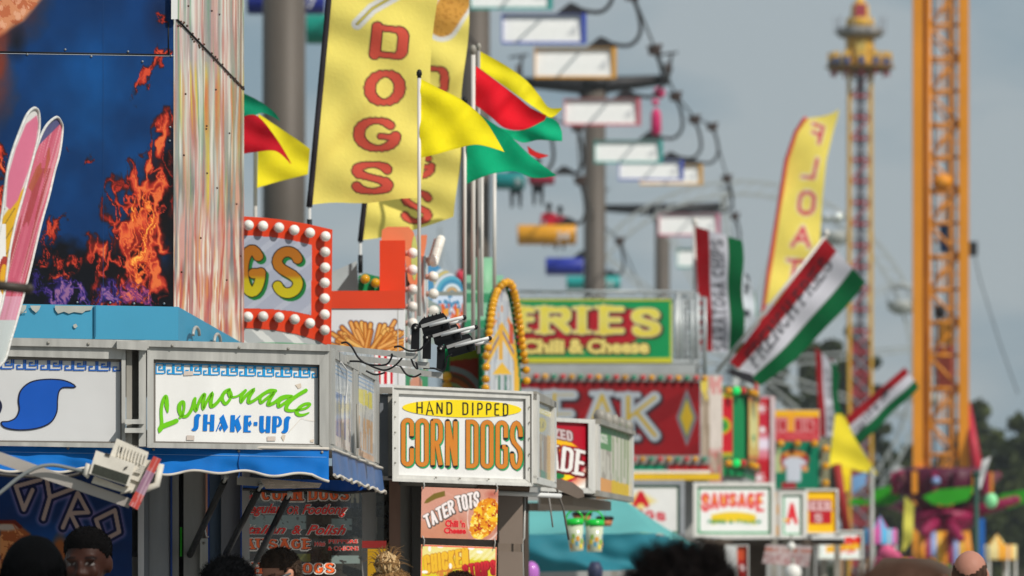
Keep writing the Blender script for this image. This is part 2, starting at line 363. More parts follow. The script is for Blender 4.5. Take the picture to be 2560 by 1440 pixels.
def letters(mb, S, txt, quad, t, layers, gap=0.22, serif=False, contrast=None, cap=False, g=None, WH=None, space=0.5):
    """layers: (material, grow, dx, dy, off); t = stroke width in local pixels"""
    W_ = WH[0] if WH else math.hypot(quad[1][0] - quad[0][0], quad[1][1] - quad[0][1]); H_ = WH[1] if WH else math.hypot(quad[3][0] - quad[0][0], quad[3][1] - quad[0][1])
    g = g or gmap(quad, W_, H_)
    rel = {'I': 0.0, 'l': 0.0, ' ': space, '-': 0.5, 'M': 1.3, 'W': 1.3, 'E': .88, 'F': .85, 'L': .85, '&': 1.1}
    tot = sum(rel.get(c, 1.0) for c in txt); ng = len(txt) - 1
    unit = (W_ - t * len([c for c in txt if c != ' ']) - 0) / (tot + gap * ng) if tot + gap * ng > 0 else 0
    if unit <= 0: unit = W_ / len(txt) * .5
    for (m, grow, dx, dy, off) in layers:
        x = t / 2
        for c in txt:
            w = rel.get(c, 1.0) * unit
            if c != ' ':
                for pts, closed in glyph(c, w, H_ - t):
                    pp = [(a + x + dx, b + t / 2 + dy) for a, b in pts]
                    mb.ribbon(S, dens(pp, H_ / 5) if contrast is not None or g else pp, t + grow, m, off, closed=closed, g=g, cap=cap or grow > 0, contrast=contrast)
                    if serif and not closed:
                        for e, f in ((pp[0], pp[1]), (pp[-1], pp[-2])):
                            if abs(e[0] - f[0]) < abs(e[1] - f[1]) * 0.7 and (abs(e[1] - t / 2 - dy) < 2 or abs(e[1] - H_ + t / 2 - dy) < 2):
                                sy = -1 if e[1] < H_ / 2 else 1; yy = e[1] + sy * t * 0.22
                                mb.ribbon(S, [(e[0] - t * .95, yy), (e[0] + t * .95, yy)], t * .5 + grow, m, off, g=g, cap=grow > 0)
                x += w + t
            else: x += w
            x += gap * unit
def dens(p, d):
    o = []
    for a, b in zip(p[:-1], p[1:]):
        l = math.hypot(b[0] - a[0], b[1] - a[1]); n = max(1, int(l / d))
        for i in range(n): o.append((a[0] + (b[0] - a[0]) * i / n, a[1] + (b[1] - a[1]) * i / n))
    o.append(p[-1]); return o
_tc = {}
def ftext(mb, S, txt, quad, m, off=2.0, bold=0.0, shear=0.0, g=None, keep=None):
    """built-in font fitted to a quad of photo pixels"""
    key = (txt, bold, shear)
    if key not in _tc:
        def mk(bo):
            cu = bpy.data.curves.new('t', 'FONT'); cu.body = txt; cu.offset = bo; cu.shear = shear; cu.resolution_u = 3
            o = bpy.data.objects.new('t', cu); COL.objects.link(o); dg = bpy.context.evaluated_depsgraph_get(); dg.update()
            me = bpy.data.meshes.new_from_object(o.evaluated_get(dg)); vs = [(v.co.x, v.co.y) for v in me.vertices]; fs = [tuple(p.vertices) for p in me.polygons]
            bpy.data.objects.remove(o); bpy.data.curves.remove(cu); bpy.data.meshes.remove(me); return vs, fs
        b0 = mk(0.0)[0]; vs, fs = mk(bold)
        _tc[key] = (vs, fs, min(a for a, b in b0), max(a for a, b in b0), min(b for a, b in b0), max(b for a, b in b0))
    vs, fs, x0, x1, y0, y1 = _tc[key]; gg = g or gmap(quad, 1, 1)
    out_ = [S.pt(*gg((a - x0) / (x1 - x0), (y1 - b) / (y1 - y0)), off) for a, b in vs]
    mb.add(out_, fs, m); return mb

# ------------------------------------------------------------------ printed pictures as vertex colours
def _h(ix, iy, sd):
    n = (ix * 374761393 + iy * 668265263 + sd * 974634777) & 0xffffffff
    n = ((n ^ (n >> 13)) * 1274126177) & 0xffffffff
    return ((n ^ (n >> 16)) & 0xffff) / 65535.0
def vn(x, y, sd=0):
    xi = np.floor(x).astype(np.int64); yi = np.floor(y).astype(np.int64); fx = x - xi; fy = y - yi
    fx = fx * fx * (3 - 2 * fx); fy = fy * fy * (3 - 2 * fy)
    return (_h(xi, yi, sd) * (1 - fx) + _h(xi + 1, yi, sd) * fx) * (1 - fy) + (_h(xi, yi + 1, sd) * (1 - fx) + _h(xi + 1, yi + 1, sd) * fx) * fy
def fbm(x, y, sd=0, o=4):
    s = 0; a = 0.5; t = 0
    for i in range(o): s = s + a * vn(x * 2 ** i, y * 2 ** i, sd + i * 17); t += a; a *= 0.5
    return s / t
class Canvas:
    def __init__(s, x0, y0, x1, y1, step, c='#ffffff'):
        s.nx = max(2, int(round((x1 - x0) / step)) + 1); s.ny = max(2, int(round((y1 - y0) / step)) + 1)
        s.x, s.y = np.meshgrid(np.linspace(x0, x1, s.nx), np.linspace(y0, y1, s.ny)); s.c = np.zeros((s.ny, s.nx, 3)); s.c[:] = hx(c)
    def mix(s, c, a):
        c = np.array(hx(c)) if isinstance(c, str) else c
        a = np.clip(a, 0, 1)[..., None]; s.c = s.c * (1 - a) + c * a
    def inside(s, pts, x=None, y=None):
        X = s.x if x is None else x; Y = s.y if y is None else y; r = np.zeros(X.shape, bool); n = len(pts)
        for i in range(n):
            xa, ya = pts[i]; xb, yb = pts[(i + 1) % n]
            if ya == yb: continue
            cnd = ((ya > Y) != (yb > Y)) & (X < (xb - xa) * (Y - ya) / (yb - ya) + xa); r ^= cnd
        return r
    def dist(s, pts, closed=False, x=None, y=None):
        X = s.x if x is None else x; Y = s.y if y is None else y; d = np.full(X.shape, 1e9); n = len(pts)
        for i in range(n if closed else n - 1):
            xa, ya = pts[i]; xb, yb = pts[(i + 1) % n]; dx, dy = xb - xa, yb - ya; l = dx * dx + dy * dy + 1e-9
            t = np.clip(((X - xa) * dx + (Y - ya) * dy) / l, 0, 1); d = np.minimum(d, np.hypot(X - xa - t * dx, Y - ya - t * dy))
        return d
    def poly(s, pts, c, soft=1.5, a=1.0, x=None, y=None):
        ins = s.inside(pts, x, y); d = s.dist(pts, True, x, y); d = np.where(ins, d, -d); s.mix(c, np.clip(d / soft + 0.5, 0, 1) * a)
    def line(s, pts, w, c, soft=1.5, a=1.0, smooth=False, x=None, y=None):
        if smooth: pts = spline(pts, 4)
        d = s.dist(pts, False, x, y); s.mix(c, np.clip((w / 2 - d) / soft + 0.5, 0, 1) * a)
    def ell(s, cx, cy, rx, ry, c, soft=0.15, a=1.0):
        d = np.hypot((s.x - cx) / rx, (s.y - cy) / ry); s.mix(c, np.clip((1 - d) / soft + 0.5, 0, 1) * a)
    def mesh(s, name, S, m, parent=None, off=0.0, mask=None, **kw):
        me = bpy.data.meshes.new(name)
        vs = [S.pt(a, b, off) for a, b in zip(s.x.ravel().tolist(), s.y.ravel().tolist())]
        if parent is not None:
            loc = Vector((0, 0, 0)); q = parent
            while q is not None: loc = loc + q.location; q = q.parent
        else: loc = sum(vs, Vector((0, 0, 0))) / len(vs)
        fs = [(j * s.nx + i, (j + 1) * s.nx + i, (j + 1) * s.nx + i + 1, j * s.nx + i + 1) for j in range(s.ny - 1) for i in range(s.nx - 1) if mask is None or mask[j, i]]
        me.from_pydata([tuple(v - loc) for v in vs], [], fs); me.materials.append(m)
        c = np.clip(s.c.reshape(-1, 3), 0, 1); l = np.where(c <= 0.04045, c / 12.92, ((c + 0.055) / 1.055) ** 2.4)
        at = me.color_attributes.new('Col', 'FLOAT_COLOR', 'POINT'); at.data.foreach_set('color', np.concatenate([l, np.ones((len(l), 1))], 1).ravel().astype(np.float32))
        me.polygons.foreach_set('use_smooth', [True] * len(me.polygons)); me.update()
        o = bpy.data.objects.new(name, me); COL.objects.link(o)
        if parent is not None: o.parent = parent
        else: o.location = loc
        return tag(o, **kw)

# ------------------------------------------------------------------ shared materials
STEEL = mat('brushed_aluminium', '#aeada8', 0.45, 0.12, 0.22, 3.0, 0.1, stretch=(8, 8, 1))
STEELD = mat('weathered_aluminium', '#97938a', 0.55, 0.1, 0.25, 5.0, 0.1)
WHITE = mat('white_paint', '#dcdcda', 0.45, 0, 0.05)
PANW = mat('white_acrylic', '#e3e2df', 0.3, 0, 0.09, 3.2, coat=0.15, stretch=(1.6, 1.6, .7))
GREYP = mat('grey_panel', '#a9a9a6', 0.5, 0, 0.08)
BLACK = mat('black_rubber', '#101012', 0.5, 0, 0.2)
BLKM = mat('black_plastic', '#0d0d0f', 0.4, 0, 0.2, 20)
POLEW = mat('white_pole', '#c9c7c2', 0.4, 0.1, 0.08)
# ------------------------------------------------------------------ ground
asph = mat('trodden_concrete', (0.30, 0.285, 0.26), 0.85, 0, 0.35, 3.0, 0.3)
grassm = mat('mown_grass', (0.05, 0.08, 0.025), 0.9, 0, 0.5, 0.8, 0.4)
g = MB(grassm); g.add([(-1500, -300, 0), (1500, -300, 0), (1500, 3000, 0), (-1500, 3000, 0)], [(0, 1, 2, 3)]); g.build('grass_field', kind='structure')
g = MB(asph); g.add([(-9, -60, .004), (16, -60, .004), (16, 330, .004), (-9, 330, .004)], [(0, 1, 2, 3)]); g.build('ground', kind='structure')

# ------------------------------------------------------------------ lemonade stand
BLUE = mat('blue_vinyl_letter', '#0472c8', 0.4, 0, 0.05); LIME = mat('lime_vinyl_letter', '#6cbf12', 0.4, 0, 0.05)
KEYB = mat('greek_key_blue', '#1593d2', 0.4, 0, 0.04); KEYD = mat('greek_key_dark_blue', '#1458ac', 0.4, 0, 0.04)
LA = Plane((345, 21.45), (820, 22.0)); LS = Plane((-90, 21.2), (345, 21.45)); LR = SidePlane((820, 22.0), (943, 25.0))
stand = thing('food_stand', G(300, 23.0), 'food stand with a lemonade shake-ups sign and bright blue awning valance', 'food stand')
# body
SW = Plane((-90, 23.2), (600, 23.8)); MW = Plane((600, 24.4), (905, 25.2))
b = MB(mat('stand_wall', '#8e8d8b', 0.5, 0.1, 0.12, 4))
aL, aR, aB = G(-90, 23.3), G(600, 23.95), G(905, 25.35)
ztop = P(0, 868, 22.0).z - 0.02
b.prism([(aL.x, aL.y), (aR.x, aR.y), (aR.x + .02, 24.55), (aB.x, aB.y), (aB.x + .05, 26.4), (aL.x, 26.4)], 0.0, P(0, 1150, 24.0).z, None)
b.build('wall', stand)
# marquee box: roof sheet, backs, under side
z0 = P(0, 1118, 21.8).z; z1 = P(0, 866, 22.0).z
A0, A1, A2, A3 = G(-90, 21.26), G(345, 21.5), G(818, 22.04), G(938, 24.95)
b = MB(STEELD); pl = [(A0.x, A0.y), (A1.x, A1.y), (A2.x, A2.y), (A3.x, A3.y), (A3.x, 26.3), (A0.x, 26.3)]
b.prism(pl, z1 - .05, z1 - .02); b.prism([(A0.x, A0.y + .06), (A1.x, A1.y + .06), (A2.x - .03, A2.y + .06), (A3.x - .05, A3.y), (A3.x - .05, A3.y + .1), (A0.x, A0.y + 2.0)], z0 + .03, z0 + .06)
b.build('roof', stand)
def rails(mb, S, xo0, yo0, xo1, yo1, xi0, yi0, xi1, yi1, so, si, o1=.035, o0=-.03, m=None):
    """a picture frame: outer px rect, inner px rect, skews"""
    f = lambda x, ya, s: ya + s * (x - xo0) / (xo1 - xo0)
    to = [(xo0, yo0), (xo1, yo0 + so[0])]; ti = [(xi0, yi0), (xi1, yi0 + si[0])]; bi = [(xi0, yi1), (xi1, yi1 + si[1])]; bo = [(xo0, yo1), (xo1, yo1 + so[1])]
    mb.quadbox(S, [ti[0], ti[1], to[1], to[0]], o0, o1, m); mb.quadbox(S, [bo[0], bo[1], bi[1], bi[0]], o0, o1, m)
    mb.quadbox(S, [bo[0], bi[0], ti[0], to[0]], o0, o1 + .002, m); mb.quadbox(S, [bi[1], bo[1], to[1], ti[1]], o0, o1 + .002, m)
fr = MB(STEEL)
rails(fr, LA, 368, 858, 822, 1119, 384, 898, 799, 1107, (11, 8), (14, 6))
fr.bp(LA, 362, 850, 824, 866, -.05, .05, STEEL, 12)
rails(fr, LS, -90, 852, 314, 1113, -80, 888, 304, 1104, (9, 7), (10, 4))
fr.bp(LS, -90, 842, 372, 862, -.05, .05, STEEL, 9)
fr.bp(LS, 316, 870, 330, 1114, -.05, .02, STEELD); fr.bp(LA, 347, 868, 366, 1116, -.05, .03, STEEL)
fr.bp(LA, 330, 868, 347, 1116, -.09, -.05, STEELD)
fr.bp(LS, 292, 852, 368, 872, .05, .075, STEEL, 4)
for yy in (1048, 1070): fr.bp(LA, 312, yy, 360, yy + 12, .03, .06, STEEL)
for (x, y) in ((304, 866), (597, 869), (430, 864), (720, 872), (120, 857), (220, 860)):
    fr.lathe(LA.m(x, y, .05) if x > 345 else LS.m(x, y, .05), [(.006, 0), (.006, .004), (.002, .007)], STEELD, 8, axis=tuple(LA.n))
INN = mat('inner_channel', '#6f6a64', .5, .1, .15, 6)
rails(fr, LA, 383, 897, 800, 1108, 389, 905, 795, 1103, (15, 7), (13, 7), .018, -.02, INN)
rails(fr, LS, -80, 888, 306, 1105, -70, 896, 301, 1100, (10, 4), (9, 4), .018, -.02, INN)
fr.build('marquee_frame', stand)
def keyborder(mb, S, x0, x1, y0, y1, sk, n, m, t, off=2):
    per = (x1 - x0) / n; h = y1 - y0
    for i in range(n):
        a = x0 + i * per; dy = sk * (a - x0) / (x1 - x0); w = per * .42
        q = lambda pts, xx: [(xx + u * w, y0 + dy + v * h) for u, v in pts]
        mb.ribbon(S, q([(1.05, .98), (0, .98), (0, 0), (1, 0), (1, .62), (.4, .62), (.4, .34), (.72, .34)], a + per * .03), t, m, off, cap=False)
        mb.ribbon(S, q([(0, .98), (0, 0.02), (1.02, 0.02), (1.02, 1.0), (.35, 1.0), (.35, .64), (.72, .64)], a + per * .53), t, m, off, cap=False)
pn = MB(PANW); pn.quadbox(LA, [(382, 1109), (800, 1116), (800, 909), (382, 896)], -.01, .008)
lp = pn.build('sign_panel', stand)
q1 = lambda pts: [(380 + a / 8.727, 940 + b / 8.727) for a, b in pts]; q2 = lambda pts: [(580 + a / 8.727, 940 + b / 8.727) for a, b in pts]
t = MB(); o_ = .011 / LA.u
keyborder(t, LA, 389, 796, 909, 934, 10, 9, KEYB, 3.1, o_)
SCR = [([(419.5, 1030), (417.2, 1013), (416.7, 997), (413.8, 991.5), (407.5, 1002), (404, 1020), (403.5, 1037), (404.6, 1059), (401, 1073), (398.3, 1081)], [4, 11, 9, 9, 7.5, 7.5, 7.5, 8, 12, 3]),
 ([(400, 1070), (414, 1063), (430, 1057), (441, 1052)], [9, 12, 11.5, 11]),
 ([(450, 1044), (456, 1038), (460.2, 1022.5), (460.2, 1008.7), (456.8, 1004.5), (450, 1011), (448.7, 1024.8), (454, 1037.5), (463, 1041), (472, 1035), (481, 1019), (486, 1001), (488, 996)], [6, 6, 6, 7, 8, 10, 10, 9, 8, 8, 8, 8, 7]),
 ([(488, 996), (486, 1012), (490.5, 1026), (495.7, 1011), (504, 994), (511.2, 987), (508, 1004), (508.5, 1021), (517, 1004), (530, 985), (527.5, 1002), (529, 1015.6), (541, 1008.7), (553, 994), (562, 980), (574, 973.5)], [7, 9, 7, 7, 8, 9, 9, 7, 7, 9, 9, 9, 8, 8, 8, 7]),
 ([(572, 974), (560, 984), (556, 997), (563, 1009), (572.5, 1002), (579, 988), (575, 976), (571, 979), (575, 990), (585, 992.5), (598, 988), (613, 977)], [7, 7, 8, 8, 7, 6, 5, 6, 7, 5, 5, 7]),
 ([(614, 976), (604, 990), (603.5, 1005), (614.4, 990), (634, 974.5), (624, 992), (622, 1005), (632, 1003), (647, 993), (659, 984.7), (675, 976.7), (689, 977)], [7, 8, 6, 8, 8, 8, 9, 7, 7, 8, 9, 8]),
 ([(684, 979), (668, 980), (652, 993), (652.5, 1006.5), (667, 996), (685, 982), (676, 997), (671, 1011), (684, 1007.6), (696, 999), (704, 994), (716, 991), (729, 991)], [6, 7, 7, 7, 7, 7, 8, 9, 8, 8, 9, 9, 8]),
 ([(730, 991), (714, 993), (699, 1002), (697, 1016), (711.8, 1007.6), (728, 994)], [7, 8, 8, 8, 7, 7]),
 ([(765, 976), (746, 987), (729, 999.5), (718, 1013.3), (716.5, 1023.6), (727.8, 1027), (741, 1025), (752, 1024), (766, 1019.5), (775, 1012), (772, 1008.5), (760, 1011), (748, 1020.2), (742, 1030.5), (747, 1037), (759, 1037), (772.5, 1031.7)], [9, 9, 9, 9, 9, 7, 6, 5, 6, 6, 6, 7, 9, 10, 8, 6, 3])]
for pts, ws in SCR: t.ribbon(LA, pts, [w * 1.06 for w in ws], LIME, o_ + 1, smooth=True)
S1 = [(1075, 875), (1060, 845), (1020, 825), (970, 835), (930, 880), (922, 960), (920, 1080), (905, 1130), (870, 1155), (865, 1180), (900, 1200), (960, 1195), (1005, 1150), (1020, 1080), (1025, 960), (1040, 890), (1065, 870)]
for pts in (S1, [(1125, 833), (1218, 838), (1212, 1000), (1272, 1000), (1278, 838), (1368, 842), (1355, 1205), (1262, 1203), (1268, 1045), (1208, 1045), (1203, 1200), (1110, 1198)],
            [(1560, 830), (1478, 915), (1492, 965), (1400, 1190), (1412, 1215), (1500, 1010), (1580, 1228), (1665, 1120)], [(1500, 1068), (1460, 1140), (1497, 1205), (1537, 1140)],
            [(1722, 850), (1815, 852), (1812, 965), (1925, 845), (1932, 880), (1890, 930), (1955, 1140), (1870, 1240), (1810, 1050), (1805, 1220), (1705, 1218)]):
    t.poly(LA, q1(pts), BLUE, o_)
for pts in ([(268, 858), (428, 862), (415, 895), (360, 895), (355, 1010), (405, 965), (435, 1045), (388, 1110), (352, 1045), (350, 1190), (405, 1190), (422, 1228), (250, 1225)], [(480, 1000), (560, 1002), (555, 1085), (477, 1083)],
            [(605, 868), (698, 870), (690, 1130), (700, 1165), (725, 1165), (745, 1140), (755, 870), (848, 875), (832, 1240), (738, 1238), (738, 1195), (690, 1235), (650, 1243), (610, 1215), (597, 1150)],
            [(890, 872), (1020, 876), (1070, 910), (1095, 980), (1085, 1060), (1040, 1105), (972, 1115), (968, 1243), (877, 1240)], [(a + 217, b + 50) for a, b in S1]):
    t.poly(LA, q2(pts), BLUE, o_)
t.poly(LA, q2([(984, 915), (1005, 935), (1018, 990), (1005, 1050), (978, 1080)]), PANW, o_ + 1)
t.build('lettering', lp)
tp = MB(mat('old_tape', '#c9bcb2', 0.7)); 
for q in ([(466, 1100), (486, 1101), (486, 1089), (467, 1088)], [(668, 1102), (689, 1102), (689, 1091), (668, 1091)], [(459, 939), (483, 938), (483, 928), (460, 928)]): tp.poly(LA, q, None, o_ + 3)
tp.each('tape', lp)
st = MB(mat('brown_stain', '#cdbfae', 0.7)); st.poly(LA, [(703, 1092), (707, 1086), (714, 1088), (712, 1098), (709, 1104), (703, 1093)], None, o_ - 2); st.poly(LA, [(775, 1100), (785, 1098), (784, 1106), (776, 1105)], None, o_ - 2)
st.poly(LA, [(738, 962), (752, 958), (754, 968), (746, 972)], None, o_ - 2)
st.ribbon(LA, [(722, 1080), (754, 1045), (770, 1050), (790, 1053)], .8, None, o_ + 2); st.each('stain', lp)
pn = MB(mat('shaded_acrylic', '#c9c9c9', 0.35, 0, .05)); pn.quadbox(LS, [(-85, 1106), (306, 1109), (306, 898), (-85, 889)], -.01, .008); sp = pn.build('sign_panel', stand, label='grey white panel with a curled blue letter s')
t = MB(); o2 = .011 / LS.u
keyborder(t, LS, -58, 303, 896, 921, 7, 6, KEYD, 3.4, o2)
SS = [(186, 966), (160, 953), (120, 950), (80, 956), (55, 975), (48, 1000), (50, 1025), (40, 1046), (22, 1055), (5, 1057), (15, 1068), (50, 1073), (92, 1069), (125, 1055), (140, 1030), (142, 1000), (146, 978), (158, 967)]
cx = sum(p[0] for p in SS) / len(SS); cy = sum(p[1] for p in SS) / len(SS)
t.ribbon(LS, SS, 7, mat('navy_outline', '#0d1638', .4), o2 + 1, closed=True, smooth=True); t.poly(LS, spline(SS, 4, True), mat('royal_blue_letter', '#0650b0', .4), o2 + 2.5)
t.ribbon(LS, [(-30, 990), (-5, 1000), (2, 1018), (-10, 1040), (-40, 1046)], 7, mat('navy_outline'), o2 + 1, smooth=True)
t.build('lettering', sp)
# right side of the marquee, seen almost edge on
fr = MB(STEEL)
def sr(x0, ya0, yb0, x1, ya1, yb1, o0, o1, m=None): fr.quadbox(LR, [(x0, yb0), (x1, yb1), (x1, ya1), (x0, ya0)], o0 * .3, o1 * .22, m)
sr(822, 868, 890, 943, 938, 955, -.03, .04); sr(822, 1108, 1124, 943, 1160, 1172, -.03, .03)
sr(822, 890, 1110, 832, 896, 1112, -.03, .045); sr(880, 922, 1135, 892, 930, 1140, -.03, .035); sr(934, 948, 1155, 944, 955, 1160, -.03, .04); sr(862, 890, 905, 868, 893, 908, .02, .06); sr(890, 905, 935, 896, 908, 938, .02, .06)
fr.tube([LR.m(886, 1010, .012), LR.m(887, 1120, .012)], .006, STEELD, 6)
fr.tube([LR.m(846, 905, .01), LR.m(858, 925, .015), LR.m(861, 960, .012), LR.m(857, 1010, .012)], .003, WHITE, 6)
fr.build('side_frame', stand)
side = Canvas(830, 880, 936, 1165, 1.6, '#b9bcbe')
u = side.x; v = side.y - (side.x - 832) * .5
side.mix('#d8d9d9', vn(u / 5, v / 90, 3)); side.mix('#6f7a86', .45 * (vn(u / 2.2, v / 60, 5) > .62))
for yy in (905, 915, 925): side.mix('#5b8fc0', .8 * (np.abs(v - yy - 5) < 1.6))
lt = ((u > 838) & (u < 874) & (v > 975) & (v < 1085)).astype(float); side.mix('#2f62a5', lt * (vn(u / 2.6, v / 130, 9) > .52))
side.mix('#e8d830', .9 * ((u > 892) & (u < 930) & (np.abs(v - 955) < 16 + 6 * vn(u / 4, v / 20, 2))) * (vn(u / 2, v / 40, 8) > .35))
side.mix('#d09a62', .8 * ((u > 892) & (u < 932) & (v > 1005) & (v < 1085)) * (vn(u / 2.4, v / 90, 12) > .45)); side.mix('#e8a878', .6 * ((u > 890) & (v > 1090)))
side.mesh('side_panel', LR, vmat('print_glossy', .3, coat=.3), stand, off=0)
# awning valance
AWB = mat('blue_awning_vinyl', '#006cc0', 0.8, 0, 0.14, 4.0, 0.8, trans=.2); TRIM = mat('awning_trim', '#c4bdb2', .7)
LF = Plane((-90, 21.16), (820, 21.93))
def front_fn(px, py, ph=0.0):
    y = LF.Y(px); d = max(0, (py - 1118) / 72); return y + .016 * d * math.sin(px / 23.0 + ph) - .04 * d + .005 * d * math.sin(px / 9.0 + py / 30) + .014 * math.sin(px / 60 + py / 25) + .006 * math.sin(px / 31 - py / 9)
CF = Cloth(front_fn, 21.5)
def scal(px): return 4.5 * math.sin(px / 21.0 + .6) + 3 * math.sin(px / 51.0)
def valance(S, x0, x1, yt, yb, n, k, m=AWB):
    b = MB(m); vs = []; fs = []
    for i in range(n + 1):
        x = x0 + (x1 - x0) * i / n; a = yt(x); c = yb(x)
        for j in range(k + 1): vs.append(S.pt(x, a + (c - a) * j / k, 0))
    for i in range(n):
        for j in range(k): fs.append((i * (k + 1) + j, i * (k + 1) + j + 1, (i + 1) * (k + 1) + j + 1, (i + 1) * (k + 1) + j))
    b.add(vs, fs, m, True); return b
ytf = lambda x: 1107 + 15 * (x + 90) / 910; ybf = lambda x: 1172 + 14 * (x + 90) / 910 + scal(x) + (max(0, x - 780) * .35)
b = valance(CF, -90, 822, ytf, ybf, 300, 8); vf = b.build('awning_valance', stand)
bt = MB(TRIM); bt.tube([CF.m(x, ybf(x), .004) for x in range(-90, 823, 6)], .0055, None, 6); bt.tube([CF.m(x, ytf(x), .008) for x in range(-90, 823, 12)], .006, None, 6); bt.build('trim', vf)
bt = MB(mat('blue_seam', '#0a3f80', .8)); bt.tube([CF.m(597 + math.sin(k) * 1.5, ytf(597) + 6 + k * 7, .004) for k in range(11)], .0018, None, 5); bt.build('seam', vf)
bt = MB(mat('stitch_thread', '#7fa9d6', .8)); bt.tube([CF.m(x, ytf(x) + 21, .0015) for x in range(-90, 818, 6)], .0011, None, 4); bt.build('stitching', vf)
sn = MB(STEELD)
for x in (384, 597, 805, 170, -20): sn.ball(CF.m(x, ytf(x) + 9, .008), .006, None, 8)
sn.each('snap', vf)
LQ = SidePlane((820, 21.95), (944, 25.1))
class SC_:
    u = LQ.u; n = LQ.n
    def pt(s, px, py, off=0): d = max(0, (py - 1120) / 80); return LQ.m(px, py, .012 + d * (.012 + .008 * math.sin(px / 3.3)) + off * .0009)
    def m(s, px, py, off=0): return s.pt(px, py, 0) + LQ.n * off
CS = SC_(); AWS = mat('blue_awning_vinyl_faded', '#5477ad', 0.4, 0, 0.2, 9, 0.2, trans=.25)
yts = lambda x: 1122 + 50 * (x - 820) / 124; ybs = lambda x: 1188 + 44 * (x - 820) / 124 + 2.5 * math.sin(x / 1.3)
b = valance(CS, 822, 943, yts, ybs, 130, 6, AWS); vs_ = b.build('awning_valance', stand, label='faded side valance with a wavy stitched edge')
bt = MB(TRIM); bt.tube([CS.m(822 + i * .8, ybs(822 + i * .8), .004) for i in range(151)], .006, None, 6); bt.tube([CS.m(x, yts(x), .004) for x in range(822, 944, 4)], .006, None, 6); bt.build('trim', vs_)
# rear valance over the menu window, awning rails
LB = Plane((600, 24.1), (945, 25.0)); CB = Cloth(lambda px, py: LB.Y(px) + .03 * math.sin(px / 14), 24.5)
ytb = lambda x: 1196 + 6 * (x - 600) / 345; ybb = lambda x: 1226 + 3 * math.sin(x / 26) + 4 * (x - 600) / 345
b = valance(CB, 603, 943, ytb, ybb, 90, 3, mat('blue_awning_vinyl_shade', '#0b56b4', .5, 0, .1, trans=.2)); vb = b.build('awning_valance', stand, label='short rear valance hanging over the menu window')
b = MB(mat('dark_trim', '#2c2622', .7)); b.tube([CB.m(x, ybb(x), .004) for x in range(603, 944, 5)], .006, None, 6); b.build('trim', vb)
b = MB(STEELD); b.quadbox(Plane((590, 22.4), (760, 23.2)), [(592, 1212), (740, 1222), (740, 1203), (592, 1190)], 0, .05); b.quadbox(Plane((640, 22.2), (810, 22.6)), [(664, 1222), (798, 1220), (805, 1208), (650, 1196)], 0, .03, mat('foil_rail', '#b59a86', .25, .7, .3, 14, stretch=(1, 1, 9)))
b.build('awning_rail', stand)
for (x0, y0, x1, y1, ya, yb, hasrod) in ((566, 1192, 471, 1395, 22.35, 23.7, 0), (653, 1214, 556, 1402, 22.5, 23.7, 1), (724, 1234, 633, 1418, 22.7, 24.3, 1)):
    a = P(x0, y0, ya); c = P(x1, y1, yb); k = a.lerp(c, .9 if hasrod else .97); s = MB(BLKM); s.tube([a.lerp(c, .06), k], .0135, BLKM, 12)
    s.tube([a, a.lerp(c, .06)], .006, STEEL, 10); s.ball(a, .011, STEEL, 8)
    so = s.build('strut', stand); r_ = MB(STEELD); r_.tube([k, a.lerp(c, 1.35)], .0085, None, 10); r_.build('rod', so)
# wall strips under the awning
ws_ = [(345, 360, 1195, '#cfcfd2', .12), (360, 372, 1195, '#7b7f86', .06), (373, 424, 1195, '#8f9296', .04), (426, 431, 1200, '#1d3f87', .05), (431, 447, 1200, '#8c8b88', .03), (448, 459, 1200, '#121214', -.03), (459, 514, 1200, '#8e8d8a', .04), (514, 519, 1200, '#c98f78', .06), (519, 524, 1200, '#24499a', .05), (525, 552, 1200, '#4e6074', .02), (553, 601, 1200, '#77777c', .05), (601, 605, 1200, '#1b3c86', .09)]
for i, (x0, x1, y0, c, o) in enumerate(ws_):
    b = MB(mat('wall_strip_' + c[1:], c, .45, .15, .14, 3, stretch=(6, 6, 1))); b.bp(SW, x0, y0 - 45, x1, 1640, -.1, o); b.build('wall_strip', stand)
b = MB(mat('green_tag', '#35d824', .5, 0, .1)); b.bp(SW, 450, 1318, 455, 1391, .0, .012); b.build('tag', stand)
b = MB(STEEL); b.bp(SW, 500, 1346, 520, 1480, .04, .07); b.lathe(SW.m(509, 1358, .07), [(.006, 0), (.005, .006)], STEELD, 8, axis=tuple(SW.n)); b.tube([SW.m(516, 1310, .07), SW.m(513, 1325, .09), SW.m(516, 1342, .09), SW.m(521, 1342, .07)], .003, WHITE, 6); b.build('latch', stand)
b = MB(BLACK); b.bp(SW, 330, 1275, 343, 1392, .06, .09); b.bp(SW, 322, 1380, 330, 1500, .03, .08, STEEL); b.build('door_rail', stand)
# gyro poster
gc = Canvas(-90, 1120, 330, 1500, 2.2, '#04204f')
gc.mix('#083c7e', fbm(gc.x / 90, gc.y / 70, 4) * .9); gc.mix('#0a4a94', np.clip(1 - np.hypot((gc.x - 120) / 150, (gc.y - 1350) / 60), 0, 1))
z4 = lambda p: [(a / 5.538, 1180 + b / 5.538) for a, b in p]
GY = [([(620, 60), (620, 90), (190, 190), (330, 500), (440, 230), (345, 330)], 0), ([(640, 60), (690, 350), (1010, 230)], 0), ([(690, 350), (600, 650)], 0), ([(870, 770), (1075, 290), (1220, 560), (1000, 570)], 0), ([(980, 580), (1090, 800)], 0), ([(1330, 660), (1590, 530), (1650, 830), (1430, 950), (1330, 660)], 0)]
GY[0] = ([(560, 105), (220, 200), (330, 520), (450, 250)], 0)
for w, c, sf, al in ((40, '#8d78ac', 10, .75), (27, '#030f40', 2, 1), (11.5, '#b59c94', 1.6, 1)):
    for pts, _ in GY: gc.line(z4(pts), w * .9, c, sf, al)
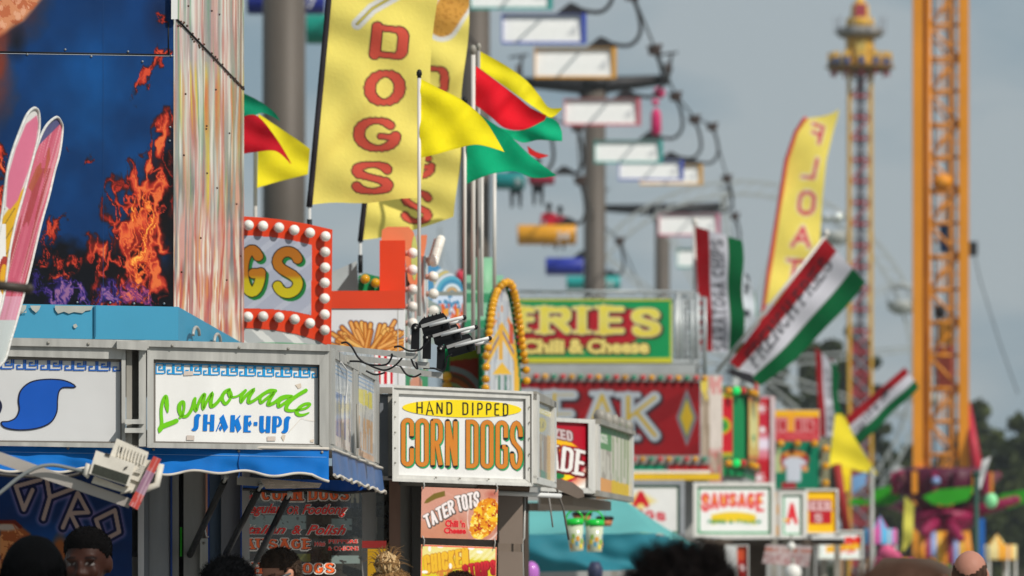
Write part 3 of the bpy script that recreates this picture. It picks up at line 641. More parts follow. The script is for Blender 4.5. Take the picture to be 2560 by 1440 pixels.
gc.poly(z4([(0, 690), (200, 680), (420, 850), (470, 1100), (300, 1440), (0, 1440)]), '#a5552a', 8); gc.mix('#e0975a', .8 * (fbm(gc.x / 14, gc.y / 14, 8) > .52) * gc.inside(z4([(0, 750), (180, 760), (380, 900), (420, 1100), (0, 1440)])))
gc.ell(15, 1318, 30, 9, '#b9a79b', .8); gc.line(z4([(170, 700), (290, 910)]), 3, '#b0603c'); gc.line(z4([(0, 690), (200, 690), (280, 760)]), 9, '#6e1f12', 4)
gc.ell(150, 1400, 24, 60, '#a05a2c', .5)
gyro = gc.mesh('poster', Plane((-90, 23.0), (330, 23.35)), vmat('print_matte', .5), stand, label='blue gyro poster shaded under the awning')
# menu window
mc = Canvas(603, 1190, 905, 1500, 2.2, '#37352e'); X, Y = mc.x, mc.y
mc.mix('#22201c', fbm(X / 24, Y / 15, 2) > .55)
mc.mix('#7f8f8a', .95 * (((Y > 1288) & (Y < 1322) & (X < 765)) | ((Y > 1296) & (Y < 1325) & (X > 830) & (X < 880)) | ((Y > 1388) & (Y < 1408) & (X > 828) & (X < 900))) * (fbm(X / 12, Y / 9, 5) > .3))
mc.mix('#8f968c', .8 * ((Y > 1240) & (Y < 1268) & (X < 690)) * fbm(X / 20, Y / 8, 6)); mc.mix('#5d5547', .7 * ((X > 765) & (X < 830) & (Y > 1290) & (Y < 1400)) * fbm(X / 9, Y / 40, 7)); mc.mix('#b6ae92', .8 * ((X > 878) & (Y > 1232) & (Y < 1268)) * (vn(X / 4, Y / 60, 1) > .4))
mc.mix('#1f2434', .7 * ((Y > 1258) & (Y < 1272))); mc.mix('#5c2c1c', .9 * ((X < 660) & (Y > 1385)) * fbm(X / 30, Y / 20, 3)); mc.mix('#7a7a2a', .7 * ((X > 740) & (X < 775) & (Y > 1385) & (Y < 1405)))
win = mc.mesh('menu_window', MW, vmat('print_window', .12, coat=.4), stand)
t = MB(); CRM = mat('cream_halo', '#e6dbd0', .5, 0, .05); RD = mat('red_vinyl', '#f42a20', .5, 0, .1); OR = mat('orange_vinyl', '#ff6a28', .5, 0, .1); YE = mat('amber_vinyl', '#e8b43c', .5, 0, .1); DKR = mat('oxblood', '#3a0b08', .5)
def rows(txt, q, kind, off=4, bold=.0, shear=0.0):
    if kind == 'b':
        letters(t, MW, txt, q, 7.0, [(CRM, 8, 0, 1.5, off), (DKR, 1.6, 1, 1, off + 3), (OR, 0, 0, 0, off + 5)], gap=.3, serif=True, contrast=.45)
        letters(t, MW, txt, [q[0], q[1], ((q[1][0]), q[1][1] + (q[2][1] - q[1][1]) * .42), (q[0][0], q[0][1] + (q[3][1] - q[0][1]) * .42)], 0.01, [], gap=.3)
    else:
        ftext(t, MW, txt, q, CRM, off, .07, shear); ftext(t, MW, txt, q, DKR, off + 3, .03, shear); ftext(t, MW, txt, q, RD, off + 5, .012, shear)
rows('CORN DOGS', rectq(654, 1216, 872, 1251), 'b'); rows('Hot', rectq(607, 1232, 632, 1250), 's', shear=.3)
rows('Regular', rectq(604, 1260, 706, 1290), 's', shear=.45); rows('OR', rectq(718, 1266, 746, 1285), 's', shear=.3); rows('Footlong', rectq(756, 1262, 868, 1292), 's', shear=.45)
rows('Italian', rectq(606, 1313, 714, 1334), 's', shear=.45); rows('&', rectq(730, 1314, 752, 1335), 's', shear=.3); rows('Polish', rectq(768, 1313, 864, 1336), 's', shear=.45)
rows('SAUSAGE', rectq(583, 1346, 779, 1373), 'b'); rows('With', rectq(787, 1355, 813, 1365), 's', shear=.4); rows('PEPPERS', rectq(822, 1349, 894, 1358), 's'); rows('& ONIONS', rectq(820, 1366, 896, 1376), 's')
rows('HOT DOGS', rectq(632, 1406, 836, 1434), 'b')
t.build('lettering', win)
b = MB(mat('yellow_notice', '#a87f08', .5, 0, .1)); b.bp(Plane((905, 25.0), (960, 25.1)), 919, 1372, 968, 1460, 0, .01); b.bp(Plane((905, 25.0), (960, 25.1)), 905, 1352, 966, 1370, 0, .01, mat('dull_red_board', '#7a1a16', .6)); b.build('notice', stand)

# ------------------------------------------------------------------ flame sign on the roof
FP = Plane((-90, 22.7), (435, 22.93)); FS = SidePlane((434, 22.93), (610, 26.3))
fl = thing('rooftop_sign', P(250, 850, 23.5), 'tall rooftop sign box printed with blue sky and orange flames', 'rooftop sign')
c = Canvas(-90, -170, 433, 768, 2.2, '#053a74'); X, Y = c.x, c.y
c.mix('#0a5496', np.clip(1.1 - np.hypot((X - 230) / 210, (Y - 300) / 300), 0, 1)); c.mix('#032a56', np.clip(fbm(X / 120, Y / 160, 5) * 1.6 - .45, 0, .8))
n1 = fbm(X / 60, Y / 60, 11); Yw = Y + (n1 - .5) * 120; Xw = X + (fbm(X / 50, Y / 70, 15) - .5) * 60
c.mix('#06080f', np.clip((Yw - 585 + 0 * X) / 50, 0, 1) * .97)
c.mix('#06080f', np.clip(((X - 300) / 100 + (Yw - 330) / 260 - .8) * 1.4, 0, 1) * (Y > 200)); c.mix('#0b3f7a', .6 * np.clip(1 - np.hypot((X - 405) / 30, (Y - 640) / 60), 0, 1))
c.mix('#0c1a3a', .8 * np.clip(1 - np.hypot((X - 400) / 50, (Y - 40) / 90), 0, 1))
# orange food corner and its brown glow
c.mix('#7a2c16', np.clip(1.3 - np.hypot((Xw + 30) / 130, (Yw + 20) / 150), 0, 1)); c.poly([(-90, -170), (150, -170), (118, -20), (60, 50), (0, 90), (-90, 120)], '#d08a62', 12); c.mix('#b25a38', .7 * (fbm(X / 18, Y / 18, 3) > .56) * c.inside([(-90, -170), (150, -170), (110, -10), (60, 50), (0, 88), (-90, 120)]))
c.mix('#e8b294', .6 * (fbm(X / 12, Y / 20, 31) > .6) * c.inside([(-90, -170), (140, -170), (100, -10), (50, 50), (0, 80), (-90, 110)])); c.mix('#8f3418', .8 * np.clip(1.2 - np.hypot((Xw + 20) / 58, (Y - 190) / 150), 0, 1) * (Y > 70)); c.mix('#0a0a10', .75 * np.clip(1 - np.hypot((X - 42) / 30, (Y - 105) / 60), 0, 1))
def flame(poly, sd, sx, sy, pal, amt=1.0, soft=26, thr=.0):
    xx = X + (fbm(X / 38, Y / 55, sd) - .5) * 55 + (fbm(X / 12, Y / 18, sd + 3) - .5) * 12; yy = Y + (fbm(X / 45, Y / 45, sd + 7) - .5) * 60
    ins = c.inside(poly, xx, yy); d = c.dist(poly, True, xx, yy); mk = np.clip(np.where(ins, d, -d) / soft + .25, 0, 1)
    r1 = 1 - np.abs(2 * fbm(xx / sx, yy / sy, sd + 21, 2) - 1) * 2.6; r2 = 1 - np.abs(2 * fbm(xx / sx * 2.1 + 9, yy / sy * 1.9, sd + 33, 2) - 1) * 3.0
    r = np.clip(r1, 0, 1) ** 2.2 * .85 + .7 * np.clip(r2, 0, 1) ** 3 + .16 * fbm(xx / 20, yy / 50, sd + 2); r = np.clip(r * mk * amt, 0, 1.25)
    for p0, col in pal: c.mix(col, np.clip((r - p0) / .3, 0, 1))
FPAL = [(.02, '#260a0a'), (.10, '#5e1612'), (.32, '#a52a1e'), (.68, '#d44c30'), (1.08, '#f08840')]
PPAL = [(.03, '#140e34'), (.22, '#2c1f62'), (.55, '#5a3c84'), (.95, '#94648c')]
flame([(226, 762), (230, 700), (212, 640), (220, 590), (262, 600), (284, 566), (250, 528), (272, 495), (282, 448), (314, 462), (335, 410), (362, 375), (386, 340), (380, 300), (408, 265), (437, 270), (437, 560), (420, 700), (395, 768)], 41, 30, 85, FPAL, 1.45, 34)
flame([(300, 768), (320, 660), (330, 560), (300, 600), (330, 500), (372, 470), (400, 500), (395, 600), (370, 700), (380, 768)], 77, 24, 70, [(.3, '#c8421f'), (.55, '#ee7a35'), (.85, '#ffc050')], 1.1)
flame([(335, 262), (345, 190), (352, 165), (378, 160), (372, 200), (352, 235)], 52, 18, 50, FPAL[:4], 1.1, 10); flame([(372, 240), (376, 200), (384, 198), (382, 238)], 53, 10, 30, FPAL[:4], 1.2, 8); flame([(385, 160), (395, 110), (405, 130), (437, 135), (410, 165)], 54, 14, 40, FPAL[:4], 1.2, 9); flame([(375, 30), (400, 25), (430, 55), (390, 60)], 59, 18, 14, FPAL[:3], 1.1, 10)
flame([(85, 660), (95, 590), (110, 540), (150, 550), (175, 540), (150, 590), (130, 630), (110, 680)], 61, 18, 36, FPAL[:4], 1.1, 14); flame([(-90, 700), (-90, 420), (0, 350), (30, 380), (50, 480), (60, 640)], 66, 24, 60, FPAL, 1.2, 20)
flame([(120, 700), (130, 640), (145, 630), (160, 660), (200, 640), (205, 650), (190, 690), (175, 720)], 67, 12, 36, FPAL[:4], 1.0, 12)
flame([(100, 768), (115, 715), (150, 690), (205, 715), (230, 745), (265, 700), (290, 715), (300, 768)], 71, 20, 36, PPAL, 1.5, 18); flame([(60, 720), (80, 670), (120, 690), (100, 740)], 73, 16, 26, PPAL[:2], 1.1, 10); flame([(300, 768), (320, 700), (360, 715), (395, 768)], 75, 14, 44, [(.1, '#5a2460'), (.4, '#9a3f6a'), (.8, '#d86a50')], 1.1, 14)
flame([(208, 400), (212, 360), (217, 375), (220, 385)], 79, 8, 20, FPAL[:3], 1.2, 6); flame([(165, 385), (168, 362), (171, 365), (170, 388)], 80, 6, 20, FPAL[:3], 1.0, 5)
c.mix('#0a4a88', .0 * X)
c.mesh('flame_panel', FP, vmat('print_flame', .6), fl)
b = MB(STEELD); b.tube([FP.m(x, 130 + (x) * .017, .0) for x in (-90, 425)], .0035, mat('seam_black', '#0a0c12', .6), 6); b.tube([FP.m(421, 55, 0), FP.m(421, 137, 0)], .003, mat('seam_black'), 6); b.ribbon(FP, [(-90, 132), (420, 140), (436, 139)], 1.0, mat('seam_edge', '#b9bec4', .4), 4)
b.ribbon(FP, [(258, -170), (258, 768)], .8, mat('seam_blue', '#0d3d70', .5), 4)
b.build('seam', fl)
b = MB(mat('bolt_grey', '#8d9297', .4, .5))
for x, y in ((163, 124), (320, 129), (68, 136), (228, 141), (428, 140), (356, 154), (275, 757), (335, 759), (410, 759), (193, 756), (425, 318), (424, 352)): b.lathe(FP.m(x, y, 0), [(.005, 0), (.005, .003), (.002, .006)], None, 8, axis=tuple(FP.n))
b.each('bolt', fl)
# body of the box behind the painted faces
zb = P(0, 766, 22.93).z; zt = P(0, -165, 22.9).z; k0, k1, k2 = G(-90, 22.72), G(434, 22.95), G(604, 26.3)
b = MB(WHITE); b.prism([(k0.x, k0.y), (k1.x - .012, k1.y), (k2.x - .012, k2.y), (k0.x, k2.y)], zb, zt); b.build('box', fl)
c = Canvas(434, -230, 610, 875, 2.2, '#9aa0a4'); X, Y = c.x, c.y  # warped reflections of the mirror panel, painted in as coloured streaks
xw = X + (fbm(X / 40, Y / 420, 3) - .5) * 22 + (vn(X / 9, Y / 180, 8) - .5) * 4
def streak(col, sd, fx, fy, thr, a=1.0, lo=-999, hi=999): c.mix(col, np.clip((vn(xw / (fx * 1.35), Y / (fy * 2.1), sd) - thr) / .3, 0, 1) * a * np.clip((Y - lo) / 40, 0, 1) * np.clip((hi - Y) / 40, 0, 1))
streak('#c9c4c0', 1, 10, 160, .40); streak('#c98f92', 2, 13, 240, .44, .9); streak('#7f868c', 4, 8, 190, .55); streak('#8d9698', 15, 12, 260, .46, .9); streak('#dcaaa6', 5, 7, 170, .60); streak('#4f9a70', 6, 4.5, 130, .64, 1, -300, 560); streak('#e2e4e0', 7, 4, 110, .55, .95); streak('#c8464c', 8, 4.5, 130, .66); streak('#e6cc34', 9, 4.5, 110, .62, 1, 150, 560); streak('#d8682c', 10, 3.6, 120, .66, 1, 180, 660); streak('#f2efe8', 11, 2.6, 90, .60)
lo = np.clip((Y - 430 - 90 * vn(xw / 14, Y / 90, 6)) / 150, 0, 1); st_ = lambda w, h, sd, t: np.clip((vn(xw / w, Y / h, sd) - t) * 5, 0, 1)
c.mix('#c4897a', lo * .8); c.mix('#f0dcc0', lo * st_(6, 130, 21, .40)); c.mix('#cf4630', lo * st_(4, 120, 22, .55)); c.mix('#b03438', lo * st_(6, 140, 23, .62) * .8); c.mix('#fff4e0', lo * st_(3.4, 110, 27, .56)); c.mix('#e8903c', lo * st_(3.6, 90, 29, .66) * .8)
md = np.clip((Y - 380) / 90, 0, 1) * np.clip((760 - Y) / 120, 0, 1); c.mix('#6d777b', md * np.clip((486 - X + 8 * np.sin(Y / 60)) / 8, 0, 1) * st_(8, 200, 24, .35)); c.mix('#6d777b', md * np.clip((X - 562) / 8, 0, 1) * st_(7, 200, 25, .38)); c.mix('#5a9a58', md * np.clip(1 - np.abs(X - 478) / 6, 0, 1) * st_(4, 80, 30, .5)); c.mix('#e0a090', md * st_(5, 150, 31, .62))
c.mix('#6d3f3f', .8 * (np.abs(X - 603) < 2.2))
c.mesh('painted_mirror_panel', FS, vmat('painted_mylar', .38, coat=.1), fl)
b = MB(mat('rivet_brown', '#5a4438', .5, .4)); rr = random.Random(3)
b.tube([FS.m(440, 48, .004), FS.m(608, 222, .004)], .004, mat('seam_black'), 6)
for i in range(34):
    t_ = rr.random(); x = 440 + 168 * t_; y = 50 + 172 * t_ + rr.choice((-1, 1)) * rr.uniform(3, 10) * (1.4 - t_); b.ball(FS.m(x, y, .003), .0055, None, 6)
for x, y in ((469, 15), (528, 27), (547, 36), (462, 235), (458, 388), (516, 433), (515, 315), (514, 322), (538, 224), (572, 333), (541, 470), (500, 595), (452, 680), (600, 640), (565, 700), (590, 510)): b.ball(FS.m(x, y, .003), .005, None, 6)
b.build('rivet', fl)
b = MB(WHITE); b.bp(FP, 428, -170, 444, 48, -.01, .03); b.build('corner_cap', fl)
# light blue base box
TQ = mat('turquoise_paint', '#3d93b6', .6, 0, .08, 2.0)
BPn = Plane((28, 22.55), (446, 22.8)); BSd = SidePlane((445, 22.8), (615, 26.4)); b = MB(TQ)
e0, e1, e2 = G(28, 22.56), G(446, 22.8), G(617, 26.4); zl = P(0, 851, 22.8).z; zh = P(0, 767, 22.8).z
ex = e0 + (e0 - e1); b.prism([(ex.x, ex.y), (e1.x, e1.y), (e2.x, e2.y), (ex.x, e2.y)], zl, zh); bo = b.build('base', fl)
b = MB(mat('bare_primer', '#a9aba4', .7, 0, .2))
b.poly(BPn, [(45, 782), (66, 782), (66, 775), (62, 781), (52, 784), (48, 778), (45, 770)], None, 3); b.poly(BPn, [(137, 764), (232, 765), (228, 775), (214, 777), (206, 783), (185, 780), (172, 784), (160, 779), (145, 784), (138, 775)], None, 3); b.poly(BPn, [(75, 764), (102, 764), (98, 774), (90, 782), (80, 774)], None, 3); b.poly(BPn, [(183, 812), (190, 809), (194, 816), (188, 821), (184, 818)], None, 3); b.poly(BPn, [(45, 763), (66, 763), (65, 772), (58, 781), (45, 776)], None, 4)
b.each('chipped_patch', bo)
b = MB(mat('turquoise_edge', '#2b6f8f', .4)); b.bp(BPn, 236, 764, 240, 842, 0, .006); b.build('joint', bo)
b = MB(STEEL)
for x in (478, 532): b.tube([BSd.m(x - 6 + 8 * math.cos(a), 838 - 20 * math.sin(a) + (x - 478) * .32, .03) for a in [math.pi * i / 10 for i in range(11)]], .007, None, 8)
b.each('handle', bo)
# ------------------------------------------------------------------ canvas lettering and cloth helpers
def cl(c, txt, quad, t, layers, gap=.22, serif=False, contrast=None, space=.5, soft=1.6, soft_big=None):
    W_ = math.hypot(quad[1][0] - quad[0][0], quad[1][1] - quad[0][1]); H_ = math.hypot(quad[3][0] - quad[0][0], quad[3][1] - quad[0][1]); g = gmap(quad, W_, H_)
    rel = {'I': 0.0, ' ': space, '-': 0.5, 'M': 1.3, 'W': 1.3, 'E': .88, 'F': .85, 'L': .85, '&': 1.1}
    tot = sum(rel.get(k, 1.0) for k in txt); ng = len(txt) - 1; unit = max(1.0, (W_ - t * len(txt.replace(' ', ''))) / max(.1, tot + gap * ng)) if txt != 'I' else 0
    allp = []; x = t / 2
    for k in txt:
        w = rel.get(k, 1.0) * unit
        if k != ' ':
            for pts, closed in glyph(k, w, H_ - t):
                pp = [(a + x, b + t / 2) for a, b in pts]
                if closed: pp = pp + [pp[0]]
                pp = dens(pp, H_ / 6); allp.append((pp, t))
                if serif and not closed:
                    for e, f in ((pp[0], pp[1]), (pp[-1], pp[-2])):
                        if abs(e[0] - f[0]) < abs(e[1] - f[1]) * .7 and (e[1] < t or e[1] > H_ - t):
                            yy = e[1] + (-1 if e[1] < H_ / 2 else 1) * t * .22; allp.append(([(e[0] - t * .95, yy), (e[0] + t * .95, yy)], t * .5))
            x += w + t
        else: x += w
        x += gap * unit
    X, Y = c.x, c.y
    for (col, grow, dx, dy, sf) in layers:
        D = np.full(X.shape, 1e9)
        for pts, tt in allp:
            q = [g(*p) for p in pts]; q = [(a + dx, b + dy) for a, b in q]
            for (a, b) in zip(q[:-1], q[1:]):
                w = tt
                if contrast is not None:
                    l = math.hypot(b[0] - a[0], b[1] - a[1]) or 1; w = tt * (contrast + (1 - contrast) * abs(b[1] - a[1]) / l)
                m = w + grow + sf * 3; x0, x1 = min(a[0], b[0]) - m, max(a[0], b[0]) + m; y0, y1 = min(a[1], b[1]) - m, max(a[1], b[1]) + m
                k = (X >= x0) & (X <= x1) & (Y >= y0) & (Y <= y1)
                if not k.any(): continue
                d = c.dist([a, b], False, X[k], Y[k]) - (w + grow) / 2; D[k] = np.minimum(D[k], d)
        col_ = col(X, Y) if callable(col) else col
        a_ = np.clip(-D / sf + .5, 0, 1)
        if callable(col): c.c = c.c * (1 - a_[..., None]) + col_ * a_[..., None]
        else: c.mix(col_, a_)
def vgrad(stops):                  # printed letter fill that changes with height
    ys = [s[0] for s in stops]; cs = np.array([hx(s[1]) for s in stops])
    return lambda X, Y: np.stack([np.interp(Y, ys, cs[:, i]) for i in range(3)], -1)
def cf(px, py, txt, *a): pass
class Folds:
    def __init__(s, Y0, amp, kx, ky, tilt=0.0, x0=0, ph=0.0): s.Y0 = Y0; s.a = amp * .3; s.kx = kx; s.ky = ky; s.t = tilt; s.x0 = x0; s.ph = ph; s.u = Y0 * 1.2e-4; s.n = Vector((0, -1, 0))
    def d(s, px, py):
        e = 1.2 * math.sin(px * s.kx * .31 + py * s.kx * .47 + s.ph); k = px * s.kx * .8 + py * s.kx * .42 + e
        return s.Y0 + s.a * (math.sin(k + s.ph) * (.7 + .5 * math.sin(py * s.kx * .6 + s.ph * 2)) + .45 * math.sin(px * s.kx * .9 - py * s.kx * 1.1 + 1.1 + e) + .16 * math.sin(px * s.kx * 2.1 + py * s.kx * 1.3 + 2 * e)) + s.t * (px - s.x0)
    def pt(s, px, py, off=0.0): return P(px, py, s.d(px, py) - off * s.u)
    def m(s, px, py, off=0.0): return P(px, py, s.d(px, py) - off)
def patch(top, bot, nx, ny, c='#ffffff'):
    """a Canvas whose grid follows a top and a bottom curve"""
    c_ = Canvas(0, 0, 1, 1, .5, c); c_.nx, c_.ny = nx, ny
    t = np.array([np.interp(np.linspace(0, 1, nx), np.linspace(0, 1, len(spline(top, 6))), np.array(spline(top, 6))[:, k]) for k in (0, 1)])
    b = np.array([np.interp(np.linspace(0, 1, nx), np.linspace(0, 1, len(spline(bot, 6))), np.array(spline(bot, 6))[:, k]) for k in (0, 1)])
    v = np.linspace(0, 1, ny)[:, None]; c_.x = t[0][None] * (1 - v) + b[0][None] * v; c_.y = t[1][None] * (1 - v) + b[1][None] * v
    c_.u = np.broadcast_to(np.linspace(0, 1, nx)[None], c_.x.shape); c_.v = np.broadcast_to(v, c_.x.shape); c_.c = np.zeros((ny, nx, 3)); c_.c[:] = hx(c); return c_
FLAGM = vmat('flag_cloth', .8, trans=.15, bump=.15, bscale=60)
def pole(name, px, yt, yb, Y, r, m, label, cat='flagpole', group=None, knob=None, zb=None, px2=None):
    a = P(px, yt, Y); bb = P(px2 if px2 is not None else px, yb, Y)
    if zb is not None: bb.z = zb
    o = MB(m); o.tube([a, bb], r, None, 10); o = o.build(name, None, label, cat, group)
    if knob:
        k = MB(knob); k.ball(a + Vector((0, 0, r * 1.4)), r * 1.6, None, 10, (1, 1, 1.5)); k.lathe(a, [(r * 1.1, -.01), (r * 1.1, .004)], knob, 8); k.build('finial', o)
    return o
def flag(label, top, bot, col, Y, amp=.05, kx=.05, ky=.02, nx=46, ny=20, group=None, name='flag', cat='flag', tilt=0.0, paint=None, hem=True):
    c = patch(top, bot, nx, ny, col)
    if hem: c.mix('#000000', .10 * ((c.v > .96) | (c.v < .04)))
    if paint: paint(c)
    S = Folds(Y, amp, kx, ky, tilt, top[0][0])
    return c.mesh(name, S, FLAGM, None, label=label, cat=cat, group=group)

# ------------------------------------------------------------------ corn dog stand
ALW = mat('pale_aluminium', '#d2d0ca', .45, .1, .12, 4, .08, stretch=(6, 6, 1))
CA = Plane((983, 25.0), (1330, 25.7)); CR = SidePlane((1330, 25.7), (1380, 27.3)); CB0 = Plane((940, 25.3), (985, 25.3))
cst = thing('food_stand', G(1150, 27), 'food stand whose white box sign reads hand dipped corn dogs', 'food stand')
f = MB(ALW); rails(f, CA, 983, 966, 1331, 1199, 997, 984, 1314, 1187, (16, 13), (13, 11), .02, -.02)
rails(f, CA, 981, 962, 1333, 1203, 985, 969, 1329, 1195, (17, 13), (16, 12), .03, .0); f.build('sign_frame', cst)
rv = MB(STEELD)
for x, y in ((988, 1005), (988, 1042), (988, 1081), (988, 1120), (988, 1157), (1324, 1018), (1324, 1056), (1324, 1096), (1324, 1135), (1324, 1170), (1090, 1194), (1222, 1198), (1150, 1196)): rv.ball(CA.m(x, y, .03), .005, None, 6)
rv.build('rivet', cst)
pn = MB(PANW); pn.quadbox(CA, [(995, 1190), (1316, 1201), (1316, 993), (995, 980)], -.01, .006); lp = pn.build('sign_panel', cst)
t = MB(); oc = .009 / CA.u; YELL = mat('yellow_vinyl', '#efd41c', .4, 0, .04); KD = mat('black_letter', '#1d1d22', .45, 0, .05); ORC = mat('orange_letter', '#cc7e2c', .4, 0, .05); GRS = mat('green_shadow_letter', '#26a062', .4, 0, .05)
t.ell(CA, 1155, 1021.5, 149, 22, YELL, oc, sk=.02)
def lg(mb, S, ch, x0, y0, x1, y1, t_, layers, **k): letters(mb, S, ch, [(x0, y0), (x1, y0), (x1, y1), (x0, y1)], t_, layers, **k)
for ch, x0, x1 in (('H', 1041, 1057), ('A', 1066, 1084), ('N', 1091, 1107), ('D', 1116, 1131), ('D', 1156, 1171), ('I', 1180, 1184), ('P', 1193, 1207), ('P', 1215, 1229), ('E', 1236, 1250), ('D', 1257, 1271)):
    dy = (x0 - 1041) * .024; t_ = 3.6; y0, y1 = 1003 + dy, 1035 + dy
    if ch == 'A': t.ribbon(CA, [(x0 + 1, y1), (x0 + 7, y0 + 1), (x1 - 1, y1)], t_, KD, oc + 2); t.ribbon(CA, [(x0 + 2, y1 - 9), (x1 - 3, y1 - 9)], 2.6, KD, oc + 2); continue
    if ch == 'I': t.ribbon(CA, [(x0 + 2, y0), (x0 + 2, y1)], t_, KD, oc + 2, cap=False); continue
    lg(t, CA, ch, x0, y0, x1, y1, t_, [(KD, 0, 0, 0, oc + 2)])
for ch, x0, x1 in (('C', 1003, 1035), ('O', 1039, 1072), ('R', 1077, 1107), ('N', 1114, 1144), ('D', 1165, 1196), ('O', 1202, 1234), ('G', 1239, 1270), ('S', 1275, 1307)):
    dy = (x0 - 1003) * .027; lg(t, CA, ch, x0, 1045 + dy, x1, 1166 + dy, 10.6, [(GRS, 1.0, 3.0, 3.4, oc), (KD, 1.6, 0, 0, oc + 2), (ORC, 0, 0, 0, oc + 4)])
t.build('lettering', lp)
f = MB(ALW); srr = lambda x0, a0, b0, x1, a1, b1, o0, o1, m=None: f.quadbox(CR, [(x0, b0), (x1, b1), (x1, a1), (x0, a0)], o0, o1, m)
srr(1331, 978, 1000, 1381, 1004, 1020, -.02, .02, STEELD); srr(1331, 1190, 1208, 1381, 1206, 1220, -.02, .02); srr(1331, 985, 1195, 1335, 988, 1196, -.02, .025); srr(1376, 1004, 1208, 1381, 1006, 1210, -.02, .02); f.build('side_frame', cst)
c = Canvas(1331, 985, 1381, 1215, 1.8, '#a9a79e'); X, Y = c.x, c.y; Ys = Y - (X - 1331) * .45
c.mix('#8e6a3f', .9 * ((Ys > 1075) & (vn(X / 2.6, Y / 200, 4) > .3))); c.mix('#b4a37c', .8 * ((Ys > 1075) & (vn(X / 2.0, Y / 90, 5) > .62))); c.mix('#2f7d52', .8 * ((Ys > 1165) & (vn(X / 3, Y / 60, 6) > .4))); c.mix('#cf9a2c', .8 * ((X > 1368) & (Ys > 1070))); c.mix('#f0e9cf', ((Ys > 1008) & (Ys < 1024)) * 1.0); c.mix('#d9c32e', .8 * ((Ys > 1008) & (Ys < 1024) & (vn(X / 5, Y, 3) > .5)))
c.ell(1354, 1062, 12, 18, '#c9b32a', .2); c.mix('#8c7c2c', .7 * ((np.abs(X - 1354) < 7) & (np.abs(Y - 1062) < 8) & (vn(X / 1.6, Y / 30, 2) > .5)))
c.mesh('side_panel', CR, vmat('print_glossy'), cst)
b = MB(GREYP); q0, q1, q2 = G(983, 25.02), G(1328, 25.72), G(1379, 27.3); zt_, zb_ = P(0, 975, 25.3).z, P(0, 1200, 25.3).z
b.prism([(q0.x + .01, q0.y + .03), (q1.x - .03, q1.y + .03), (q2.x - .03, q2.y), (q2.x - .03, 27.6), (q0.x + .01, 27.6)], zb_ + .01, zt_ - .01)
b.bp(CB0, 947, 985, 983, 1195, -.6, 0, mat('shade_panel', '#8d9196', .5, .1)); b.bp(CB0, 944, 968, 984, 984, -.1, .03, STEELD); b.bp(CB0, 970, 984, 984, 1196, -.1, .02, STEELD); b.bp(CB0, 944, 1190, 984, 1200, -.3, .02, ALW)
b.build('sign_box', cst)
CWp = Plane((905, 26.2), (1320, 26.6))
for x0, x1, y0, cc, o in ((905, 973, 1205, '#5c5a52', .0), (973, 1001, 1200, '#8a6a5a', .03), (1001, 1030, 1200, '#77756f', .01), (1030, 1056, 1200, '#3f3b36', .04), (1056, 1245, 1204, '#6e6258', .0), (1245, 1311, 1236, '#786a5e', .03), (1311, 1320, 1236, '#4c4138', .05)):
    b = MB(mat('stand_wall_' + cc[1:], cc, .5, .1, .16, 4, stretch=(5, 5, 1))); b.bp(CWp, x0, y0, x1, 1640, -.35, o); b.build('wall_panel', cst)
b = MB(WHITE); b.tube([CWp.m(1236, 1232, .12), CWp.m(1402, 1240, .12)], .011, None, 10); b.tube([CWp.m(1190, 1216, .1), CWp.m(1320, 1222, .1)], .02, mat('brown_tube', '#77614f', .5), 10); b.tube([CWp.m(1000, 1206, .1), CWp.m(1260, 1212, .1)], .015, STEELD, 10)
b.tube([CWp.m(1312, 1240, .1), CWp.m(1310, 1345, .1), CWp.m(1306, 1352, .1), CWp.m(1306, 1372, .1), CWp.m(1309, 1500, .1)], .006, STEEL, 8); b.build('rail', cst)
cc_ = Canvas(905, 1200, 973, 1440, 3, '#3c3a34'); cc_.mix('#8f8c80', (fbm(cc_.x / 14, cc_.y / 40, 3) > .55) * .8); cc_.mix('#1d1a18', (fbm(cc_.x / 20, cc_.y / 14, 6) > .58) * .9); cc_.mesh('window', CWp, vmat('print_window'), cst, off=8)

